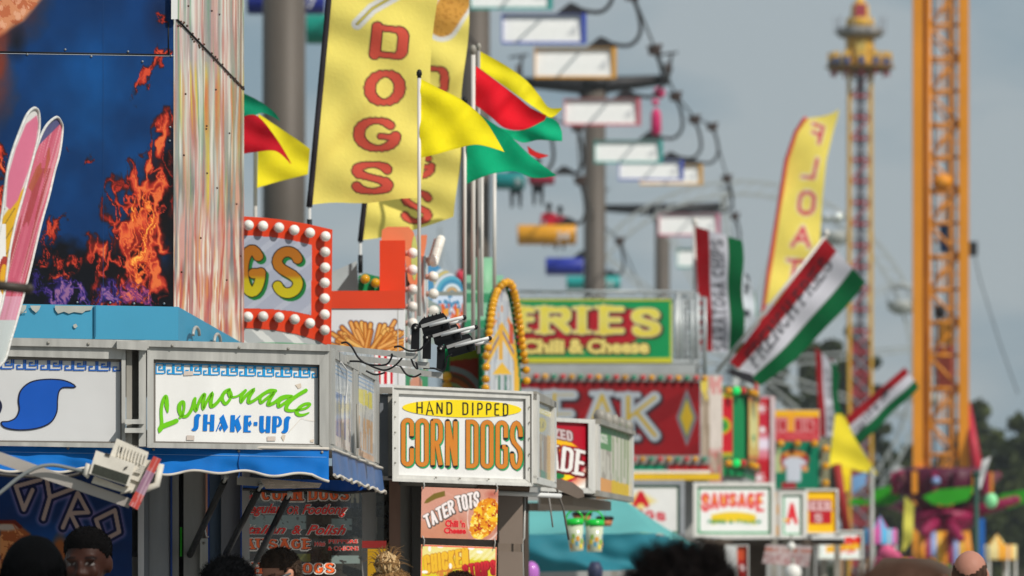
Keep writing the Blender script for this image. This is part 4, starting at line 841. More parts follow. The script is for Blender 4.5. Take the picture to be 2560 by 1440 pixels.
# hanging signs
def hang_sign(label, S, quad, paint, hooks, edge, step=1.6):
    th = thing('hanging_sign', S.pt((quad[0][0] + quad[1][0]) / 2, quad[2][1]), label, 'sign')
    c = patch([quad[0], quad[1]], [quad[3], quad[2]], int((quad[1][0] - quad[0][0]) / step), int((quad[3][1] - quad[0][1]) / step)); paint(c); 
    b = MB(edge); b.quadbox(S, [quad[3], quad[2], quad[1], quad[0]], -.012, .0); bd = b.build('board', th); c.mesh('print', S, vmat('print_satin'), bd, off=1.5)
    for h in hooks:
        b = MB(STEEL); b.tube([S.m(x, y, .01) for x, y in h], .003, None, 6); b.build('hook', th)
    return bd
HS = Plane((1055, 25.05), (1246, 25.35))
def p_tots(c):
    X, Y = c.x, c.y; c.c[:] = hx('#d29a88'); c.mix('#c2806c', .5 * ((X * .7 + Y) % 3 < 1.2)); c.mix('#b9705a', .8 * np.clip((Y - 1300 + 18 * np.sin(X / 22)) / 14, 0, 1) * fbm(X / 9, Y / 22, 3)); c.mix('#c98a6a', .6 * (Y > 1302) * (X < 1170))
    c.poly([(1060, 1258), (1066, 1248), (1085, 1234), (1112, 1227), (1113, 1240), (1090, 1247), (1068, 1258)], '#77652c', 1.5)
    for ch, q, t_ in (('TATER', [(1057, 1290), (1132, 1246), (1137, 1282), (1068, 1322)], 5.2), ('TOTS', [(1136, 1241), (1198, 1227), (1196, 1266), (1146, 1280)], 5.2)): cl(c, ch, q, t_, [('#4d4843', 5.5, 1, 1, 1.6), ('#efe4e2', 1.2, 0, 0, 1.5)], gap=.18)
    m = c.inside([(1205, 1250), (1222, 1244), (1240, 1248), (1246, 1262), (1246, 1300), (1240, 1318), (1225, 1335), (1205, 1348), (1185, 1346), (1172, 1325), (1178, 1300), (1185, 1275), (1195, 1258)], X + 4 * (vn(X / 5, Y / 5, 4) - .5), Y)
    c.mix('#efe0d8', np.clip(1 - np.abs(np.hypot((X - 1210) / 42, (Y - 1295) / 58) - 1) * 14, 0, 1) * (X > 1168) * (Y > 1250) * .8); c.mix('#e08a22', m); c.mix('#f2c22e', m * np.clip((fbm(X / 12, Y / 12, 7) - .46) * 9, 0, 1)); c.mix('#b23a20', m * np.clip((fbm(X / 9, Y / 9, 9) - .57) * 12, 0, 1)); c.mix('#fbe276', m * (fbm(X / 6, Y / 6, 12) > .66)); c.mix('#a23a2c', .6 * np.clip(1 - np.hypot((X - 1230) / 22, (Y - 1236) / 14), 0, 1))
tb = hang_sign('tater tots sign with chili cheese hanging under the corn dogs box', HS, [(1054, 1217), (1246, 1224), (1242, 1350), (1052, 1344)], p_tots, [[(1059, 1204), (1061, 1213), (1058, 1222)], [(1240, 1208), (1244, 1220), (1240, 1230)]], mat('sign_edge_pink', '#c79a8c', .5))
t = MB(); RL = mat('red_small_letter', '#d8202a', .5, 0, .05); PL_ = mat('pale_red_halo', '#e8857a', .5, 0, .05)
for s_, q in (("Chili 'n", rectq(1114, 1300, 1162, 1316, 2)), ('Cheese', rectq(1111, 1319, 1164, 1333, 1))): ftext(t, HS, s_, q, PL_, 3, .09); ftext(t, HS, s_, q, RL, 6, .035)
t.build('lettering', tb)
def p_chick(c):
    X, Y = c.x, c.y; c.c[:] = hx('#e9dd8e'); c.mix('#d8c832', np.clip((Y - 1385 - (X - 1055) * .05) / 10, 0, 1)); c.mix('#f0e8b0', .7 * (((X + Y) // 9 % 2) > 0) * (X > 1170) * (Y < 1400))
    cl(c, 'CHICKEN', [(1058, 1388), (1170, 1368), (1172, 1415), (1062, 1436)], 8, [('#b0662c', 3, .8, .8, 1.5), ('#e9b733', 0, 0, 0, 1.5)], gap=.16); cl(c, 'STRIPS', [(1154, 1412), (1238, 1398), (1240, 1436), (1160, 1448)], 6.5, [('#7a1a1c', 3, 1, 1, 1.5), (vgrad([(1395, '#e0343c'), (1432, '#a3202c')]), .4, 0, 0, 1.5)], gap=.16)
    c.mix('#cf7a3a', .9 * ((Y > 1425) & (fbm(X / 8, Y / 8, 4) > .45) & (X > 1085) & (X < 1160))); 
    for x, y, a in ((1074, 1372, 0), (1101, 1366, 1), (1178, 1371, 1), (1199, 1380, 1), (1126, 1415, 0), (1062, 1430, 1)): c.ell(x, y, 4 + 4 * a, 7 - 3 * a, '#f4f1ea', .3)
    e = np.minimum(np.minimum(c.u * 190, (1 - c.u) * 190), c.v * 130); c.mix('#e0564a', np.clip((4.5 - e) / 1.5, 0, 1)); c.mix('#f0d0a0', np.clip((1.2 - e), 0, 1))
hang_sign('yellow chicken strips sign hanging below the tater tots sign', HS, [(1053, 1361), (1242, 1368), (1239, 1500), (1051, 1494)], p_chick, [[(1056, 1340), (1061, 1350), (1059, 1366)], [(1236, 1346), (1238, 1356), (1235, 1372)]], mat('sign_edge_red', '#cc5a4c', .5))
HS2 = Plane((1246, 25.9), (1311, 25.95)); 
for i, (y0, y1) in enumerate(((1240, 1358), (1378, 1500))):
    b = MB(mat('brown_board_back', '#7a6c61', .6, 0, .08)); b.bp(HS2, 1248, y0, 1307, y1, -.012, 0, None, 2); b.build('hanging_board', None, ['blank brown back of a hanging sign beside tater tots', 'lower blank brown sign back beside chicken strips'][i], 'sign')

# ------------------------------------------------------------------ frozen lemonade stand
AD = Plane((1360, 29.5), (1487, 30.0)); AR = SidePlane((1487, 30.0), (1576, 32.4))
ast = thing('food_stand', G(1450, 32), 'food stand with a red white box sign ending in ade', 'food stand')
f = MB(ALW); rails(f, AD, 1352, 1042, 1488, 1228, 1356, 1052, 1471, 1215, (7, 6), (6, 5), .02, -.02); f.build('sign_frame', ast)
c = Canvas(1352, 1046, 1474, 1226, 1.8, '#b3152a'); X, Y = c.x, c.y
c.poly([(1352, 1215), (1400, 1218), (1440, 1200), (1476, 1150), (1476, 1230), (1352, 1230)], '#ece7e0', 8); c.mix('#e07a50', .7 * np.clip(1 - np.abs(Y - (1270 - (X - 1352) * .75 + 0)) / 22, 0, 1) * (X > 1430)); c.poly([(1352, 1095), (1392, 1094), (1420, 1100), (1445, 1118), (1405, 1112), (1395, 1140), (1352, 1160)], '#f2b81c', 3); c.poly([(1352, 1178), (1400, 1180), (1440, 1192), (1415, 1202), (1392, 1190), (1352, 1190)], '#f5d21c', 3); c.ell(1392, 1190, 12, 12, '#1d7a3c', .2); c.ell(1404, 1189, 7, 7, '#1d7a3c', .3)
cl(c, 'ZED', [(1383, 1070), (1430, 1078), (1432, 1104), (1386, 1094)], 5, [('#6a3a3a', 5, .5, .8, 1.8), ('#c9b5b5', 1.2, 0, 0, 1.6)], gap=.3, serif=True); cl(c, 'IZ', [(1362, 1066), (1380, 1070), (1383, 1092), (1364, 1088)], 4, [('#6a3a3a', 5, .5, .8, 1.8), ('#c9b5b5', 1.2, 0, 0, 1.6)], gap=.5)
cl(c, 'ADE', [(1372, 1108), (1468, 1127), (1461, 1192), (1368, 1170)], 9.5, [('#6a1a20', 9, 1.5, 2.5, 2), ('#ece8e4', 1, 0, 0, 1.6)], gap=.28, serif=True, contrast=.7)
b = MB(WHITE); b.quadbox(AD, [(1352, 1218), (1473, 1223), (1473, 1056), (1352, 1050)], -.02, .0); sp = b.build('sign_panel', ast); c.mesh('print', AD, vmat('print_satin'), sp, off=2, mask=((c.y < 1222) & (c.y > 1052))[:-1, :-1])
f = MB(ALW); srr2 = lambda x0, a0, b0, x1, a1, b1, o0, o1, m=None: f.quadbox(AR, [(x0, b0), (x1, b1), (x1, a1), (x0, a0)], o0, o1, m)
srr2(1488, 1047, 1060, 1576, 1078, 1088, -.02, .03, STEELD); srr2(1488, 1226, 1240, 1576, 1243, 1256, -.02, .02, STEELD); srr2(1488, 1058, 1228, 1492, 1060, 1228, -.02, .02); srr2(1572, 1088, 1245, 1576, 1090, 1245, -.02, .02); f.build('side_frame', ast)
rv = MB(STEELD)
for i in range(5): rv.lathe(AR.m(1500 + i * 17, 1052 + i * 6, .0), [(.03, -.02), (.035, .03), (.02, .06)], None, 10)
rv.each('roof_lamp', ast)
c = Canvas(1490, 1058, 1574, 1248, 2, '#c9c5b8'); X, Y = c.x, c.y; Ys = Y - (X - 1490) * .3
c.mix('#5f8f5c', 1.0 * ((Ys < 1118) & (X < 1530))); c.mix('#5f8f5c', 1.0 * ((Ys < 1075) & (X >= 1530))); c.mix('#c9cfc0', ((X > 1497) & (X < 1519) & (Ys > 1080) & (Ys < 1102) & (vn(X / 2, Y / 3, 1) > .35)) * 1.0); c.mix('#8a9a70', .8 * ((X > 1531) & (vn(X / 2.0, Y / 160, 3) > .55))); c.mix('#8e8478', .6 * ((X < 1530) & (Ys > 1118) & (vn(X / 2.6, Y / 40, 6) > .5))); c.mix('#e0a05c', 1.0 * ((X < 1530) & (Ys > 1190))); c.mix('#d8b52a', 1.0 * ((X >= 1530) & (Ys > 1186 + 5 * vn(X / 2, Y * 0, 5)))); c.mesh('side_panel', AR, vmat('print_satin'), ast)
q0, q1, q2 = G(1352, 29.5), G(1485, 30.0), G(1574, 32.4); b = MB(GREYP); b.prism([(q0.x, q0.y + .03), (q1.x - .02, q1.y + .03), (q2.x - .03, q2.y), (q2.x - .03, 33), (q0.x, 33)], P(0, 1226, 29.8).z + .01, P(0, 1052, 29.8).z - .02); b.build('sign_box', ast)
b = MB(mat('brown_shade', '#8f8072', .6, 0, .1)); b.prism([(q0.x, q0.y + .6), (q1.x - .1, q1.y + .8), (q2.x - .1, q2.y + .3), (q0.x, 33)], P(0, 1262, 30.5).z, P(0, 1232, 29.8).z); lg_ = G(1314, 32.8); b.box((lg_.x - .03, 32.8, 0), (lg_.x + .02, 32.9, P(0, 1240, 30).z)); b.box((lg_.x - .03, 32.8, P(0, 1262, 30.5).z), (q0.x + .1, 32.9, P(0, 1240, 30.5).z)); b.build('canopy', ast)
b = MB(mat('brown_arm', '#75675c', .5, .2)); b.quadbox(Plane((1370, 28.3), (1460, 28.6)), [(1378, 1222), (1452, 1246), (1462, 1228), (1432, 1206), (1378, 1192)], -.02, .02) if False else b.poly(Plane((1370, 28.3), (1460, 28.6)), [(1378, 1218), (1445, 1246), (1461, 1242), (1458, 1226), (1432, 1206), (1378, 1192)], None, 1, -.05); b.build('awning_arm', ast)
rp_ = MB(mat('cord_grey', '#8f8a84', .6)); 
rp_.tube([P(1370, 1228, 27.5), P(1376, 1270, 27.5), P(1382, 1318, 27.5)], .004, None, 6); rp_.build('cord', None, 'thin pale cord dangling in front of the teal tent', 'cord')
rp_ = MB(mat('cord_dark', '#5c564f', .5)); rp_.tube([P(1392, 1222, 27.2), P(1408, 1270, 27.2), P(1415, 1310, 27.2), P(1422, 1350, 27.2)], .005, None, 6); rp_.build('cord', None, 'dark bent cord hanging across the left souvenir cup', 'cord')

# ------------------------------------------------------------------ red bulb sign and fries sign on the roofs
GP = Plane((590, 26.7), (830, 27.0)); REDM = mat('orange_red_paint', '#cf3a14', .4, 0, .08, 3, coat=.1)
gs = thing('bulb_sign', P(715, 850, 27), 'orange red curved sign reading gs ringed with white globe bulbs', 'lit sign')
outer = [(560, 541), (610, 541), (660, 544), (705, 549), (770, 560), (831, 574), (828, 868), (790, 850), (740, 835), (690, 826), (640, 821), (560, 819)]
b = MB(REDM); b.poly(GP, outer, None, 0, -.18); bo = b.build('board', gs)
inner = [(560, 587), (620, 588), (680, 592), (730, 600), (779, 612), (777, 787), (730, 777), (680, 772), (620, 770), (560, 770)]
c = Canvas(590, 586, 781, 789, 1.5, '#aeb4c6'); X, Y = c.x, c.y; c.mix('#c3c8d6', .6 * ((X * .8 + Y) % 60 < 18))
for ch, q in (('G', [(596, 613), (664, 613), (664, 742), (596, 742)]), ('S', [(681, 617), (757, 617), (757, 745), (681, 745)])):
    cl(c, ch, q, 24, [('#1f7a3a', 3, 7, 7, 1.6), ('#221a0e', 5, 0, 0, 1.4), (vgrad([(610, '#b0691e'), (688, '#b8741c'), (700, '#c9b41c'), (745, '#cdbf1e')]), 0, 0, 0, 1.5)])
c.c = c.c * .88; c.mesh('lettering', GP, vmat('print_satin'), bo, off=3, mask=c.inside(inner)[:-1, :-1])
c = Canvas(590, 820, 830, 880, 2.5, '#a9adad'); X, Y = c.x, c.y; c.mix('#d5d6d2', .8 * ((X - Y * 1.1) % 70 < 26)); c.mix('#1f8a4a', np.clip((Y - (856 + (X - 690) ** 2 * .0006)) / 2, 0, 1)); low = [(560, 822), (640, 824), (690, 829), (740, 838), (790, 853), (828, 871), (828, 990), (560, 990)]
b = MB(GREYP); b.poly(GP, [(560, 818), (640, 820), (690, 825), (740, 834), (790, 849), (829, 868), (829, 985), (560, 985)], None, -8, -.14); lw = b.build('lower_panel', gs); c.mesh('print', GP, vmat('print_satin'), lw, off=-5, mask=c.inside(low)[:-1, :-1])
BULB = mat('frosted_globe', '#eee9e0', .25, 0, .05, 60, coat=.5, rnd=.16); BAMB = mat('amber_globe', '#ffbe1c', .2, 0, .08, 60, coat=.6, trans=.3, rnd=.35)
def bulb_mesh(parent, S, x, y, r, m, base, o=0.0, axis=None):
    b = MB(m); ax = tuple(axis or S.n); c0 = S.m(x, y, o); n = Vector(ax); b.lathe(c0, [(r * .55, 0), (r * .5, r * .5)], base, 10, axis=ax)
    prof = [(r * math.sin(math.pi * k / 10), r * 1.35 - r * math.cos(math.pi * k / 10)) for k in range(1, 10)]
    b.lathe(c0, [(r * .5, r * .35)] + prof + [(.0005, r * 2.35)], m, 14, axis=ax); return b, c0
def bulbs(parent, S, pts, r, m, base=STEELD, o=0.0, axis=None):
    b, c0 = bulb_mesh(parent, S, pts[0][0], pts[0][1], r, m, base, o, axis); b.v = [v - c0 for v in b.v]
    me = MB(m); me.__dict__.update(b.__dict__); 
    mesh = bpy.data.meshes.new('bulb'); mesh.from_pydata([tuple(v) for v in b.v], [], b.f)
    for mm in b.mats: mesh.materials.append(mm)
    mesh.polygons.foreach_set('material_index', b.mi); mesh.polygons.foreach_set('use_smooth', b.sm); mesh.update()
    w = Vector((0, 0, 0)); q = parent
    while q is not None: w = w + q.location; q = q.parent
    for x, y in pts:
        ob = bpy.data.objects.new('bulb', mesh); COL.objects.link(ob); ob.parent = parent; ob.location = S.m(x, y, o) - w
bulbs(gs, GP, [(611.7, 564), (647.7, 566), (687.7, 570), (726, 576), (765, 583), (804, 592), (803, 631), (803, 670), (802, 708), (802, 747), (802, 787), (802, 826), (610, 793), (648, 792), (688, 794), (727, 799), (765, 809)], .0252, BULB)
# fries sign
FPp = Plane((826, 27.6), (1014, 27.75)); fs = thing('picture_sign', P(920, 975, 28), 'red and white box sign with a photo of french fries', 'sign')
b = MB(REDM); b.bp(FPp, 826, 727, 1013, 771, -.2, .02); b.build('top_beam', fs); b = MB(WHITE); b.bp(FPp, 826, 771, 1013, 975, -.2, .01); bd = b.build('board', fs)
b = MB(STEEL); b.bp(FPp, 826, 922, 1013, 925, 0, .02); b.bp(FPp, 994, 771, 996, 975, 0, .014); b.build('edge', fs)
c = Canvas(828, 774, 1010, 972, 1.6, '#d3d4d6'); X, Y = c.x, c.y; rr = random.Random(5)
fr_ = []
for i in range(46):
    a = rr.uniform(-1.35, 1.35); l = rr.uniform(48, 98) * (1 - .25 * abs(a) / 1.3); bx = 920 + a * 26 + rr.uniform(-12, 12); by = 872 + rr.uniform(-6, 14); fr_.append((rr.random(), a, l, bx, by))
fr_.sort(key=lambda k: -k[2])
for pas in (0, 1):
    for _, a, l, bx, by in fr_:
        ex, ey = bx + math.sin(a) * l, by - math.cos(a) * l * .95
        k = (X > min(bx, ex) - 12) & (X < max(bx, ex) + 12) & (Y > min(by, ey) - 12) & (Y < max(by, ey) + 12)
        d = np.full(X.shape, 99.0); d[k] = c.dist([(bx, by), (ex, ey)], False, X[k], Y[k])
        if pas == 0: c.mix('#4a3c48', np.clip((9 - d) / 4, 0, 1) * .85)
        else:
            c.mix('#8a4a1c', np.clip((6.6 - d) / 1.5, 0, 1)); cc2 = rr.choice(['#d89a48', '#cf8a3a', '#e0aa58', '#c87c30', '#d8934a']); c.mix(cc2, np.clip((5.2 - d) / 1.6, 0, 1)); c.mix('#edc27c', np.clip((2.0 - d) / 1.5, 0, 1) * .6)
c.mix('#d3d4d6', np.clip((Y - 874 - ((X - 920) / 50) ** 2 * 2) / 2, 0, 1)); cupm = c.inside([(868, 876), (975, 876), (985, 960), (860, 960)]); c.mix('#e9e6e4', cupm * 1.0); c.mix('#c62330', cupm * ((X % 15) < 7))
c.mesh('print', FPp, vmat('print_satin'), bd, off=.0125 / FPp.u)
# upright box and bulb-edged signs beyond it
ub = thing('bulb_sign', P(985, 727, 28), 'narrow orange red upright box with bulbs along its right edge', 'lit sign')
UP = Plane((949, 27.9), (1014, 28.0)); b = MB(REDM); b.bp(UP, 949, 601, 1013, 727, -1.4, 0); b.build('box', ub)
b = MB(mat('salmon_paint', '#d97a52', .4, 0, .08)); UP2 = Plane((950, 29.6), (1040, 29.7)); b.poly(UP2, [(953, 604), (955, 575), (968, 567), (1022, 567), (1034, 580), (1040, 604), (1050, 640), (1046, 700), (1036, 730), (1020, 700), (1012, 640)], None, 0, -.4); b.build('back_panel', ub)
b = MB(mat('lime_oval', '#b9bd6a', .4)); b.ell(UP2, 1036, 645, 8, 56, None, 4); b.build('oval', ub)
US = SidePlane((1013, 28.0), (1016, 29.4)); PINKB = mat('pink_bulb_base', '#c99a8c', .4)
bulbs(ub, US, [(1014, 633), (1018, 653), (1014, 675), (1014, 724), (1014, 767), (1014, 808), (1014, 850)], .027, BULB, PINKB, 0.0, (1, -.25, 0))
ms = thing('bulb_sign', P(1055, 975, 30), 'edge on mirrored sign with pale bulbs beyond the fries sign', 'lit sign')
c = Canvas(1014, 640, 1070, 975, 2, '#b3b2ae'); X, Y = c.x, c.y
for col, sd, th, w in (('#8f9a9c', 1, .5, 3), ('#c99a8c', 2, .58, 4), ('#dfe0dc', 3, .55, 2.4), ('#7a8a5c', 4, .75, 4), ('#c8552e', 5, .78, 4)): c.mix(col, np.clip((vn(X / w, Y / 120, sd) - th) * 10, 0, 1))
c.mix('#2f8a56', 1.0 * ((Y > 925) & (np.hypot((X - 1040) / 20, (Y - 960) / 30) > .8))); c.mix('#d78a6a', .9 * (np.hypot((X - 1040) / 20, (Y - 965) / 30) < .8)); b = MB(WHITE); MP = Plane((1014, 30.0), (1068, 30.4)); b.bp(MP, 1014, 642, 1068, 985, -.1, 0); bo = b.build('board', ms); c.mesh('print', MP, vmat('painted_mylar'), bo, off=3)
b = MB(mat('salmon_paint')); b.poly(Plane((1040, 30.6), (1070, 30.7)), [(1042, 588), (1068, 587), (1066, 610), (1058, 650), (1068, 700), (1068, 860), (1062, 860), (1050, 700)], None, 0, -.3); b.build('edge', ms)
MS = SidePlane((1066, 30.3), (1070, 31.5)); bulbs(ms, MS, [(1066, 650), (1065, 692), (1066, 735), (1067, 777), (1072, 820)], .029, BULB, PINKB, 0, (1, -.25, 0))
bulbs(ms, Plane((1060, 30.2), (1090, 30.3)), [(1087 - i * 2.1, 603 + i * 7) for i in range(9)], .026, BULB, PINKB, 0, (1, -.5, .2))
cs = thing('painted_sign', P(1118, 790, 34), 'swirling blue yellow airbrushed sign behind the white flagpoles', 'sign')
c = Canvas(1068, 650, 1158, 860, 2.2, '#4f8db8'); X, Y = c.x, c.y; a = np.hypot(X - 1120, (Y - 740) * 1.0)
sh = c.inside([(1068, 650), (1090, 660), (1105, 672), (1125, 680), (1150, 700), (1158, 725), (1158, 790), (1145, 830), (1130, 860), (1100, 800), (1068, 780)])
for i, col in enumerate(['#f2e9e6', '#e9c25a', '#efe6e8', '#5fb3c6', '#3f8ab0', '#f2f2f2', '#e9a85c']): k = np.clip(1 - np.abs(np.hypot(X - 1130, (Y - 735) * .9) / 8 - (7.5 - i)) * 1.3, 0, 1) * (Y < 728) * (X > 1084); c.mix(col, k)
c.mix('#8b8e88', (Y > 728) & (Y < 740)); c.mix('#cfdcf0', (Y >= 740) & (fbm(X / 9, Y / 14, 4) > .42)); c.mix('#e0622e', (Y > 760) * (fbm(X / 6, Y / 22, 6) > .5)); c.mix('#e9a23c', (Y > 770) * (fbm(X / 4, Y / 30, 8) > .58)); c.mix('#8f9c98', (X < 1105) & (Y > 745 + (X - 1068) * .6))
CSP = Plane((1068, 34.0), (1158, 34.1)); b = MB(WHITE); b.poly(CSP, [(1069, 652), (1090, 662), (1105, 674), (1125, 682), (1148, 702), (1157, 727), (1157, 785), (1144, 828), (1130, 856), (1100, 855), (1069, 850)], None, 0, -.1); bo = b.build('board', cs); c.mesh('print', CSP, vmat('print_satin'), bo, off=3, mask=(c.inside([(1068, 650), (1090, 660), (1105, 672), (1125, 680), (1150, 700), (1158, 725), (1158, 790), (1145, 830), (1130, 860), (1068, 860)]))[:-1, :-1])
b = MB(mat('green_board', '#12804a', .5)); gb = Plane((895, 31), (950, 31.1)); b.poly(gb, [(895, 728), (896, 690), (912, 683), (952, 693), (952, 728)], None, 0, -.1); gb_ = b.build('green_board', None, 'green board with amber bulbs behind the red beam', 'sign'); bulbs(gb_, gb, [(903, 698), (929, 708)], .026, BAMB)
b = MB(mat('grey_roof_panel', '#a7afb2', .4)); b.poly(Plane((830, 30), (900, 30.1)), [(830, 728), (830, 680), (892, 652), (896, 728)], None, 0, -.1); b.build('roof_panel', None, 'grey slanted roof panel right of the bulb sign', 'roof panel')

# ------------------------------------------------------------------ flood lamps on arms
def flood(dx, dy, Y, arm, label):
    S = Plane((900, Y), (1200, Y + .02)); q = lambda pts: [(a + dx, b + dy) for a, b in pts]
    th = thing('flood_lamp', S.pt(1102 + dx, 925 + dy), label, 'flood lamp', 'flood lamps on arms above the lemonade stand')
    b = MB(STEEL); (x0, y0), (x1, y1) = arm; b.quadbox(S, [(x0, y0 + 15), (x1, y1 + 15), (x1, y1), (x0, y0)], -.02, .01); b.build('arm', th)
    b = MB(BLKM); b.quadbox(S, q([(1091, 925), (1112, 926), (1113, 872), (1093, 868)]), -.006, .03); b.lathe(S.m(1102 + dx, 872 + dy, -.01), [(.017, 0), (.017, .05)], None, 16, axis=tuple(S.n)); b.lathe(S.m(1102 + dx, 872 + dy, .04), [(.005, 0), (.004, .004)], STEEL, 10, axis=tuple(S.n)); b.build('bracket', th)
    b = MB(BLKM); b.poly(S, q([(1110, 860), (1120, 848), (1172, 834), (1182, 846), (1180, 854), (1128, 872), (1112, 872)]), None, 0, -.09); b.poly(S, q([(1118, 872), (1176, 856), (1182, 878), (1130, 893), (1122, 888)]), None, 8, -.07)
    for i in range(5): b.quadbox(S, q([(1124 + i * 10, 850 - i * 2.6), (1127 + i * 10, 849 - i * 2.6), (1126 + i * 10, 843 - i * 2.8), (1123 + i * 10, 844 - i * 2.8)]), -.08, .0)
    b.build('housing', th)
    b = MB(STEEL); b.quadbox(S, q([(1118, 872), (1180, 853), (1176, 845), (1116, 864)]), -.04, .012, mat('lamp_plate', '#b3b1ae', .35, .5)); b.build('plate', th)
    b = MB(WHITE); b.tube([S.m(a, c_, .03) for a, c_ in q([(1137, 866), (1180, 855), (1205, 849), (1222, 845)])], .0065, WHITE, 10); b.tube([S.m(a, c_, -.02) for a, c_ in q([(1184, 863), (1222, 853)])], .006, WHITE, 10); b.ball(S.m(1224 + dx, 846 + dy, .0), .0105, BLACK, 10); b.build('hood_bar', th)
    b = MB(mat('red_gasket', '#c0202c', .4)); b.lathe(S.m(1184 + dx, 866 + dy, .0), [(.014, -.004), (.016, .004)], None, 14, axis=(1, -.3, .2)); b.lathe(S.m(1176 + dx, 868 + dy, .0), [(.016, -.01), (.017, .018)], BLKM, 14, axis=(1, -.3, .2)); b.build('lens_ring', th)
    return th, S
_, S3 = flood(0, 0, 23.6, ((915, 908), (1107, 932)), 'nearest-to-right flood lamp on the lowest arm, over the corn dogs sign')
_, S2 = flood(-35, -28, 23.0, ((857, 886), (1074, 906)), 'middle flood lamp half hidden between the other two')
_, S1 = flood(-64, -52, 22.5, ((818, 860), (1045, 884)), 'topmost flood lamp at the end of the highest arm')
CAB = mat('black_cable', '#131315', .45, 0, .1)
for i, (S, pts) in enumerate(((S1, [(853, 858), (866, 856), (880, 868), (895, 893), (915, 909), (940, 913), (968, 910), (980, 890), (978, 884)]), (S1, [(985, 868), (1000, 866), (1022, 877), (1048, 875), (1062, 862), (1072, 850)]), (S2, [(874, 903), (905, 905), (940, 920), (965, 925), (990, 912), (1010, 888)]), (S2, [(1027, 893), (1034, 912), (1044, 922), (1040, 905)]), (S3, [(915, 927), (935, 936), (950, 935), (963, 931)]), (S3, [(984, 912), (1000, 915), (1015, 935), (1035, 942), (1053, 934)]), (S3, [(1058, 921), (1085, 921), (1108, 927), (1116, 905), (1118, 893), (1130, 886)]))):
    b = MB(CAB); b.tube([S.m(x, y, .04) for x, y in spline(pts, 5)], .0042, None, 8)
    b.build('cable', None, ['black cable looping below the highest lamp arm', 'black cable running up to the topmost flood lamp', 'long black cable sagging under the middle arm', 'short hooked black cable behind the middle arm end', 'short black cable end at the root of the lowest arm', 'black cable drooping below the lowest lamp arm', 'black cable entering the housing of the lowest flood lamp'][i], 'cable', 'cables on the lamp arms')

# ------------------------------------------------------------------ white flood lamp near the camera, and its arm
WP = Plane((-30, 18.4), (420, 18.6)); wl = thing('flood_lamp', WP.pt(310, 1275), 'old white plastic flood lamp with red striped lens at an arm end', 'flood lamp')
IV = mat('aged_white_plastic', '#cfc9bd', .5, 0, .12, 20, .1); b = MB(mat('pale_arm', '#aaa39c', .4, .3, .15)); b.quadbox(WP, [(-60, 1140), (322, 1270), (330, 1248), (-60, 1108)], -.03, 0); b.build('arm', wl)
b = MB(IV)
for i in range(9): b.quadbox(WP, [(300 + i * 8, 1112 + i * 3), (303 + i * 8, 1113 + i * 3), (296 + i * 8, 1140 + i * 3), (293 + i * 8, 1139 + i * 3)], .02, .028)
b.tube([WP.m(345, 1230, .0), WP.m(392, 1212, .0), WP.m(402, 1160, .0)], .012, None, 8); b.tube([WP.m(222, 1190, .05), WP.m(214, 1186, .05), WP.m(222, 1160, .05)], .01, None, 8)
b.quadbox(WP, [(262, 1172), (352, 1207), (372, 1131), (292, 1096)], -.08, .02); b.quadbox(WP, [(222, 1184), (322, 1216), (338, 1160), (240, 1126)], -.05, .07); b.quadbox(WP, [(228, 1207), (310, 1232), (330, 1225), (236, 1190)], -.04, .03); b.quadbox(WP, [(300, 1236), (360, 1226), (398, 1150), (352, 1150)], -.07, .01)
for i in range(5): b.quadbox(WP, [(335 + i * 4, 1180 - i * 4), (352 + i * 3, 1184 - i * 4), (354 + i * 3, 1181 - i * 4), (337 + i * 4, 1177 - i * 4)], .02, .03)
b.build('housing', wl); b = MB(mat('grille_mesh', '#34372f', .6, .2, .5, 200)); b.quadbox(WP, [(229, 1183), (316, 1211), (324, 1188), (236, 1160)], .07, .073); b.build('grille', wl)
b = MB(mat('screw_hole', '#3c3833', .6));
for q in ([(262, 1138), (274, 1142), (276, 1136), (264, 1132)], [(298, 1128), (305, 1132), (309, 1120), (302, 1117)], [(308, 1176), (318, 1170), (320, 1165), (312, 1168)]): b.quadbox(WP, q, .07 if q[0][0] < 290 or q[0][0] > 306 else .02, .074 if q[0][0] < 290 or q[0][0] > 306 else .024)
b.each('slot', wl)
c = patch([(384, 1140), (403, 1148)], [(322, 1262), (344, 1275)], 12, 60, '#b5473f'); c.mix('#8c6f88', ((c.v > .28) & (c.v < .72)) * .9); c.mix('#cfb6bd', .5 * (vn(c.u * 9, c.v * 3, 2) > .62)); b = MB(IV); b.quadbox(WP, [(322, 1262), (344, 1275), (403, 1148), (384, 1140)], -.05, .05); ln = b.build('lens', wl); c.mesh('tape', WP, vmat('print_satin'), ln, off=.052 / WP.u)
b = MB(mat('grey_cable', '#6f7373', .5)); b.tube([WP.m(x, y, .03) for x, y in spline([(-60, 1280), (0, 1232), (50, 1192), (95, 1168), (135, 1163), (180, 1172), (225, 1182)], 5)], .0065, None, 8); b.build('cable', None, 'grey cable arching over the white lamp arm', 'cable')
b = MB(mat('dark_rubber_hose', '#37322e', .5)); b.tube([WP.m(x, y, -.1) for x, y in spline([(-60, 1170), (0, 1186), (100, 1192), (170, 1190), (225, 1176)], 5)], .006, None, 8); b.build('cable', None, 'dark cable lying behind the white lamp arm', 'cable')
b = MB(mat('dark_bar', '#3d3630', .5, .2)); b.tube([P(-60, 708, 15.5), P(70, 722, 15.5)], .014, None, 12); b.ball(P(72, 722, 15.5), .015, None, 10); b.build('bar_end', None, 'dark out of focus bar end at the left edge', 'bar')

